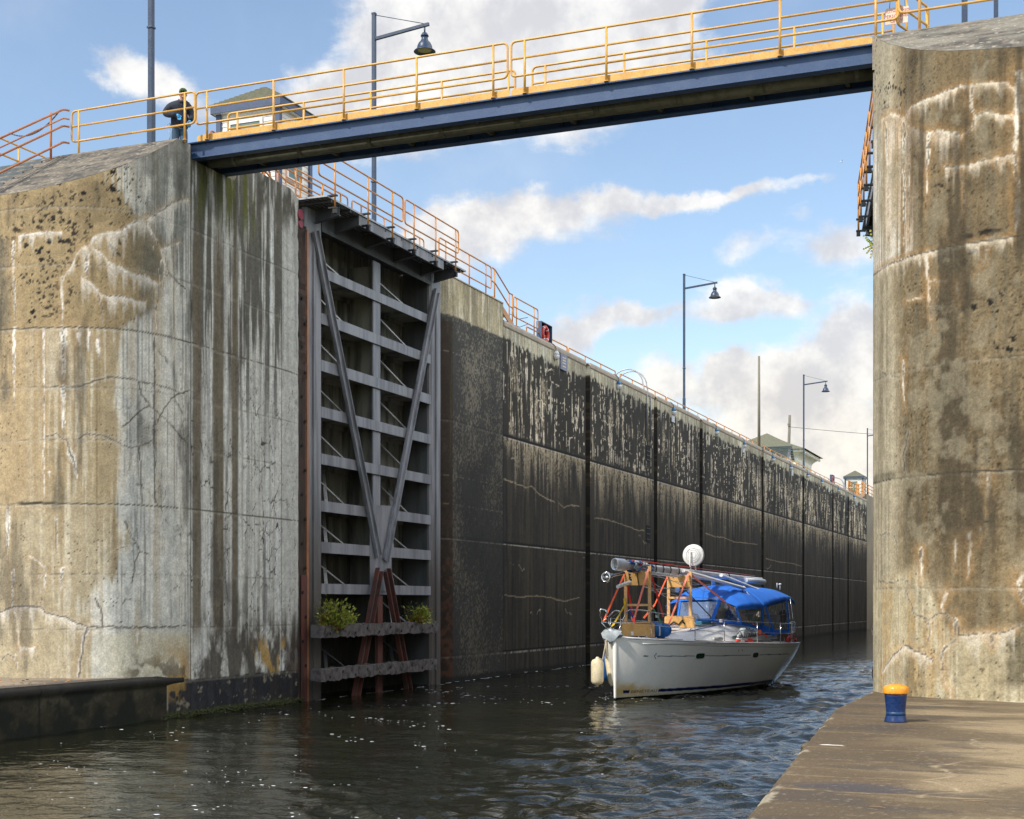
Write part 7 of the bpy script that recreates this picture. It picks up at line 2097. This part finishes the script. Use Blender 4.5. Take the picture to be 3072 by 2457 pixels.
# ratchet straps
ST = [('orange ratchet strap from the front cradle down to the bow rail', 'strap_o', [(-.36, 1.33, 3.27), (-.33, -.02, 2.02)]),
      ('orange ratchet strap crossing in front of the front cradle from its tall right leg', 'strap_p', [(.34, 1.30, 3.38), (.27, .55, 2.07), (.25, .6, 1.95)]),
      ('red strap hanging steeply inside the front cradle', 'strap_r', [(-.31, 1.42, 2.95), (-.38, 1.9, 2.10), (-.36, 1.95, 1.95)]),
      ('red strap slanting aft from behind the front cradle', 'strap_r', [(.38, 1.42, 3.2), (.2, 2.6, 2.12)]),
      ('orange strap running forward from the second cradle, crossing the red one', 'strap_o', [(-.34, 4.15, 3.26), (-.05, 2.6, 2.45), (-.25, 2.3, 2.08)]),
      ('pink-orange strap from the second cradle top down to the deck edge', 'strap_p', [(.30, 4.12, 3.31), (.30, 2.62, 1.80)]),
      ('long orange strap running aft from the second cradle across the canopy window', 'strap_p', [(.33, 4.2, 3.30), (1.15, 7.1, 1.84)]),
      ('yellow strap from the front cradle leg to the bow', 'strap_y', [(-.36, 1.32, 2.62), (-.35, 1.32, 2.42), (-.16, .08, 1.86)]),
      ('green strap from the front cradle to the deck beside the blue bag', 'strap_g', [(.35, 1.42, 2.46), (.27, 2.05, 2.15), (.19, 2.7, 1.80)]),
      ('short blue strap on the front cradle', 'strap_b', [(-.27, 1.42, 2.38), (-.16, 1.5, 2.0)]),
      ('thin black line from the second cradle to the canopy base', 'black', [(-.19, 4.12, 3.25), (.5, 5.46, 2.04)])]
for lb, mt, P in ST:
    m = MB(); m.strap(P, .055 if mt != 'black' else .024, .006 if mt != 'black' else .02)
    if mt == 'strap_y': m.strap([(-.33, 1.34, 2.5), (-.12, .12, 1.9)], .05, .006)
    o = m.build('lashing_strap' if mt != 'black' else 'black_line', M[mt]); o.location = BL; o.rotation_euler = (0, 0, BR)
    tag(o, lb, 'strap' if mt != 'black' else 'line', 'straps holding the mast cradles' if mt != 'black' else None)
    if mt in ('strap_p', 'strap_r', 'strap_g') and len(P) == 3:
        m = MB(); p = Vector(P[1]); m.box(p - Vector((.045, .03, .05)), p + Vector((.045, .02, .05))); m.build('ratchet', M['red'] if mt == 'strap_p' else M['galv'], o)

# other gear
o = MB()
r_ = random.Random(6)
for k in range(20):
    u = r_.random(); o.ell((-.25 + .75 * u, 1.75 + .35 * r_.random(), 1.70 + .18 * r_.random() - .05 * u), (r_.uniform(.12, .2), r_.uniform(.10, .18), r_.uniform(.12, .20)), 12, 8)
o = o.build('sail_bag', M['bagblue']); o.location = BL; o.rotation_euler = (0, 0, BR); tag(o, 'blue sail bag bundled on the foredeck behind the front cradle', 'bag')
m = MB(); m.tube([(.12 + .06 * math.cos(a), 1.50 , 1.90 + .05 * math.sin(a)) for a in [i * .5 for i in range(13)]], .014, 6); m.tube([(.50, 1.66 + .02 * math.cos(a), 1.75 + .12 * math.sin(a)) for a in [i * .5 - 1.5 for i in range(7)]], .02, 6); m.build('white_print', M['signpale'], o)
o = MB(); r_ = random.Random(12)
for c_, rd_ in (((-.16, -.02, 1.70), (.22, .13, .13)), ((.02, .0, 1.68), (.17, .12, .10)), ((-.10, -.05, 1.60), (.15, .10, .13))):
    k0 = len(o.v); o.ell(c_, rd_, 13, 9)
    for q_ in range(k0, len(o.v)):
        v_ = o.v[q_]; j_ = .045 * (float(fbm(np.array([v_[0] * 17]), np.array([v_[2] * 17 + v_[1] * 9]), 3, 777)[0]) - .5) * 2
        o.v[q_] = (v_[0] + j_ + r_.uniform(-.012, .012), v_[1] + j_ * .8, v_[2] + j_ + r_.uniform(-.012, .012))
o.sm = [False] * len(o.sm)
o.grid([[(-.36, -.1, 1.72), (-.1, -.16, 1.80), (.17, -.1, 1.70)], [(-.28, -.16, 1.60), (-.1, -.2, 1.64), (.1, -.15, 1.6)], [(-.12, -.12, 1.52), (-.06, -.17, 1.50), (.02, -.1, 1.52)]])
o = o.build('plastic_sheet', M['plastic']); o.location = BL; o.rotation_euler = (0, 0, BR); tag(o, 'crumpled grey plastic sheet wrapped round the bow anchor', 'sheet')


def fender(label, p, L_, r0, mat, tilt=(0, 0, 1)):
    t = bt('fender', label, 'fender', 'fenders hanging over the boat bow')
    p = Vector(p); tl = Vector(tilt).normalized()
    m = MB(); m.lathe([(.03, -L_ / 2 - .05), (.05, -L_ / 2), (r0 * .8, -L_ / 2 + .03), (r0, -L_ / 2 + .10), (r0, L_ / 2 - .10), (r0 * .8, L_ / 2 - .03), (.05, L_ / 2), (.03, L_ / 2 + .05)], p, 20, tl); m.build('body', mat, t)
    top = p + tl * (L_ / 2 + .03)
    m = MB(); m.tube([top, top * .4 + Vector((-.40, .3, 1.0)) * .6, (-.46, .45, 1.60)], .016, 6); m.build('rope', M['rope'], t)


fender('fat cream fender hanging off the far side of the bow, nearest of three', (-.71, .40, .70), .68, .165, M['fender'])
fender('narrow blue fender partly hidden behind the cream fender', (-.86, 1.2, .78), .62, .10, M['fenderblue'])
fender('slim cream fender slanting against the far side of the hull', (-.62, .95, .72), .75, .085, M['fender'], (-.22, .1, 1))
for lb, P, a in (('red cloth bundle on the side deck by the outboard bracket', [(1.38, 6.15, 1.40), (1.36, 6.0, 1.42)], .11), ('small red bundle beside the grey deck gear', [(1.36, 5.15, 1.42), (1.36, 5.25, 1.42)], .07), ('large red life vest bundle at the stern quarter of the boat', [(1.38, 9.55, 1.36), (1.36, 9.75, 1.40), (1.42, 9.95, 1.33), (1.4, 9.85, 1.46)], .13)):
    m = MB()
    for p in P:
        m.ell(p, (a * .8, a * 1.3, a * .75), 12, 8)
    o = m.build('red_bundle', M['red']); o.location = BL; o.rotation_euler = (0, 0, BR); tag(o, lb, 'bundle', 'red bundles on the side deck')
t = bt('deck_gear', 'grey outboard and folded gear lashed along the near side deck', 'gear')
m = MB(); m.box((1.22, 5.4, 1.42), (1.40, 6.7, 1.50)); m.box((1.2, 6.8, 1.40), (1.36, 8.6, 1.52)); m.tube([(1.32, 5.3, 1.56), (1.3, 6.9, 1.54)], .04, 8); m.build('board', M['galv'], t, bevel=.02)
m = MB(); r_ = random.Random(3)
m.box((1.20, 5.62, 1.52), (1.38, 6.0, 1.68)); m.tube([(1.28, 6.0, 1.62), (1.30, 6.5, 1.60)], .05, 10); m.lathe([(.09, 0), (.11, .06), (.08, .12)], (1.29, 5.8, 1.66), 12)
m.build('wrapped_motor', M['plastic'], t, bevel=.02)
m = MB()
for k in range(8):
    y_ = 5.5 + .16 * k; m.tube([(1.20, y_, 1.55), (1.29, y_ + .05, 1.70 + .03 * (k % 3)), (1.39, y_, 1.52)], .016, 6)
m.build('gear_strap', M['stern_gear'], t)
m = MB(); m.tube([(1.30, 3.5, 1.50), (1.28, 4.1, 1.50)], .065, 10); m.ell((1.30, 3.5, 1.50), (.065, .05, .065), 10, 6); m.build('rolled_bag', M['galv'], t)
m = MB(); m.ell((1.28, 7.2, 1.62), (.08, .12, .09), 10, 8); m.tube([(1.3, 7.1, 1.62), (1.36, 7.5, 1.55), (1.38, 7.6, 1.45)], .02, 6); m.build('orange_float', M['strap_o'], t)
t = bt('outboard_motor', 'black outboard motor clamped on the stern rail', 'motor')
m = MB(); m.ell((1.05, 10.12, 2.08), (.17, .20, .22), 16, 12); m.box((1.0, 10.1, 1.5), (1.1, 10.22, 1.95)); m.build('cowling', M['stern_gear'], t)
m = MB(); m.tube([(.96, 9.94, 2.1), (1.14, 9.94, 2.13)], .012, 6); m.build('decal', M['white'], t)
m = MB()
for k in range(3):
    m.beam((1.30, 9.2 + .08 * k, 1.55), (1.40, 9.7 + .10 * k, 1.26), .06, .02)
o = m.build('teak_boards', M['teak']); o.location = BL; o.rotation_euler = (0, 0, BR); tag(o, 'teak boards stacked on the stern side deck beside the rail', 'boards')
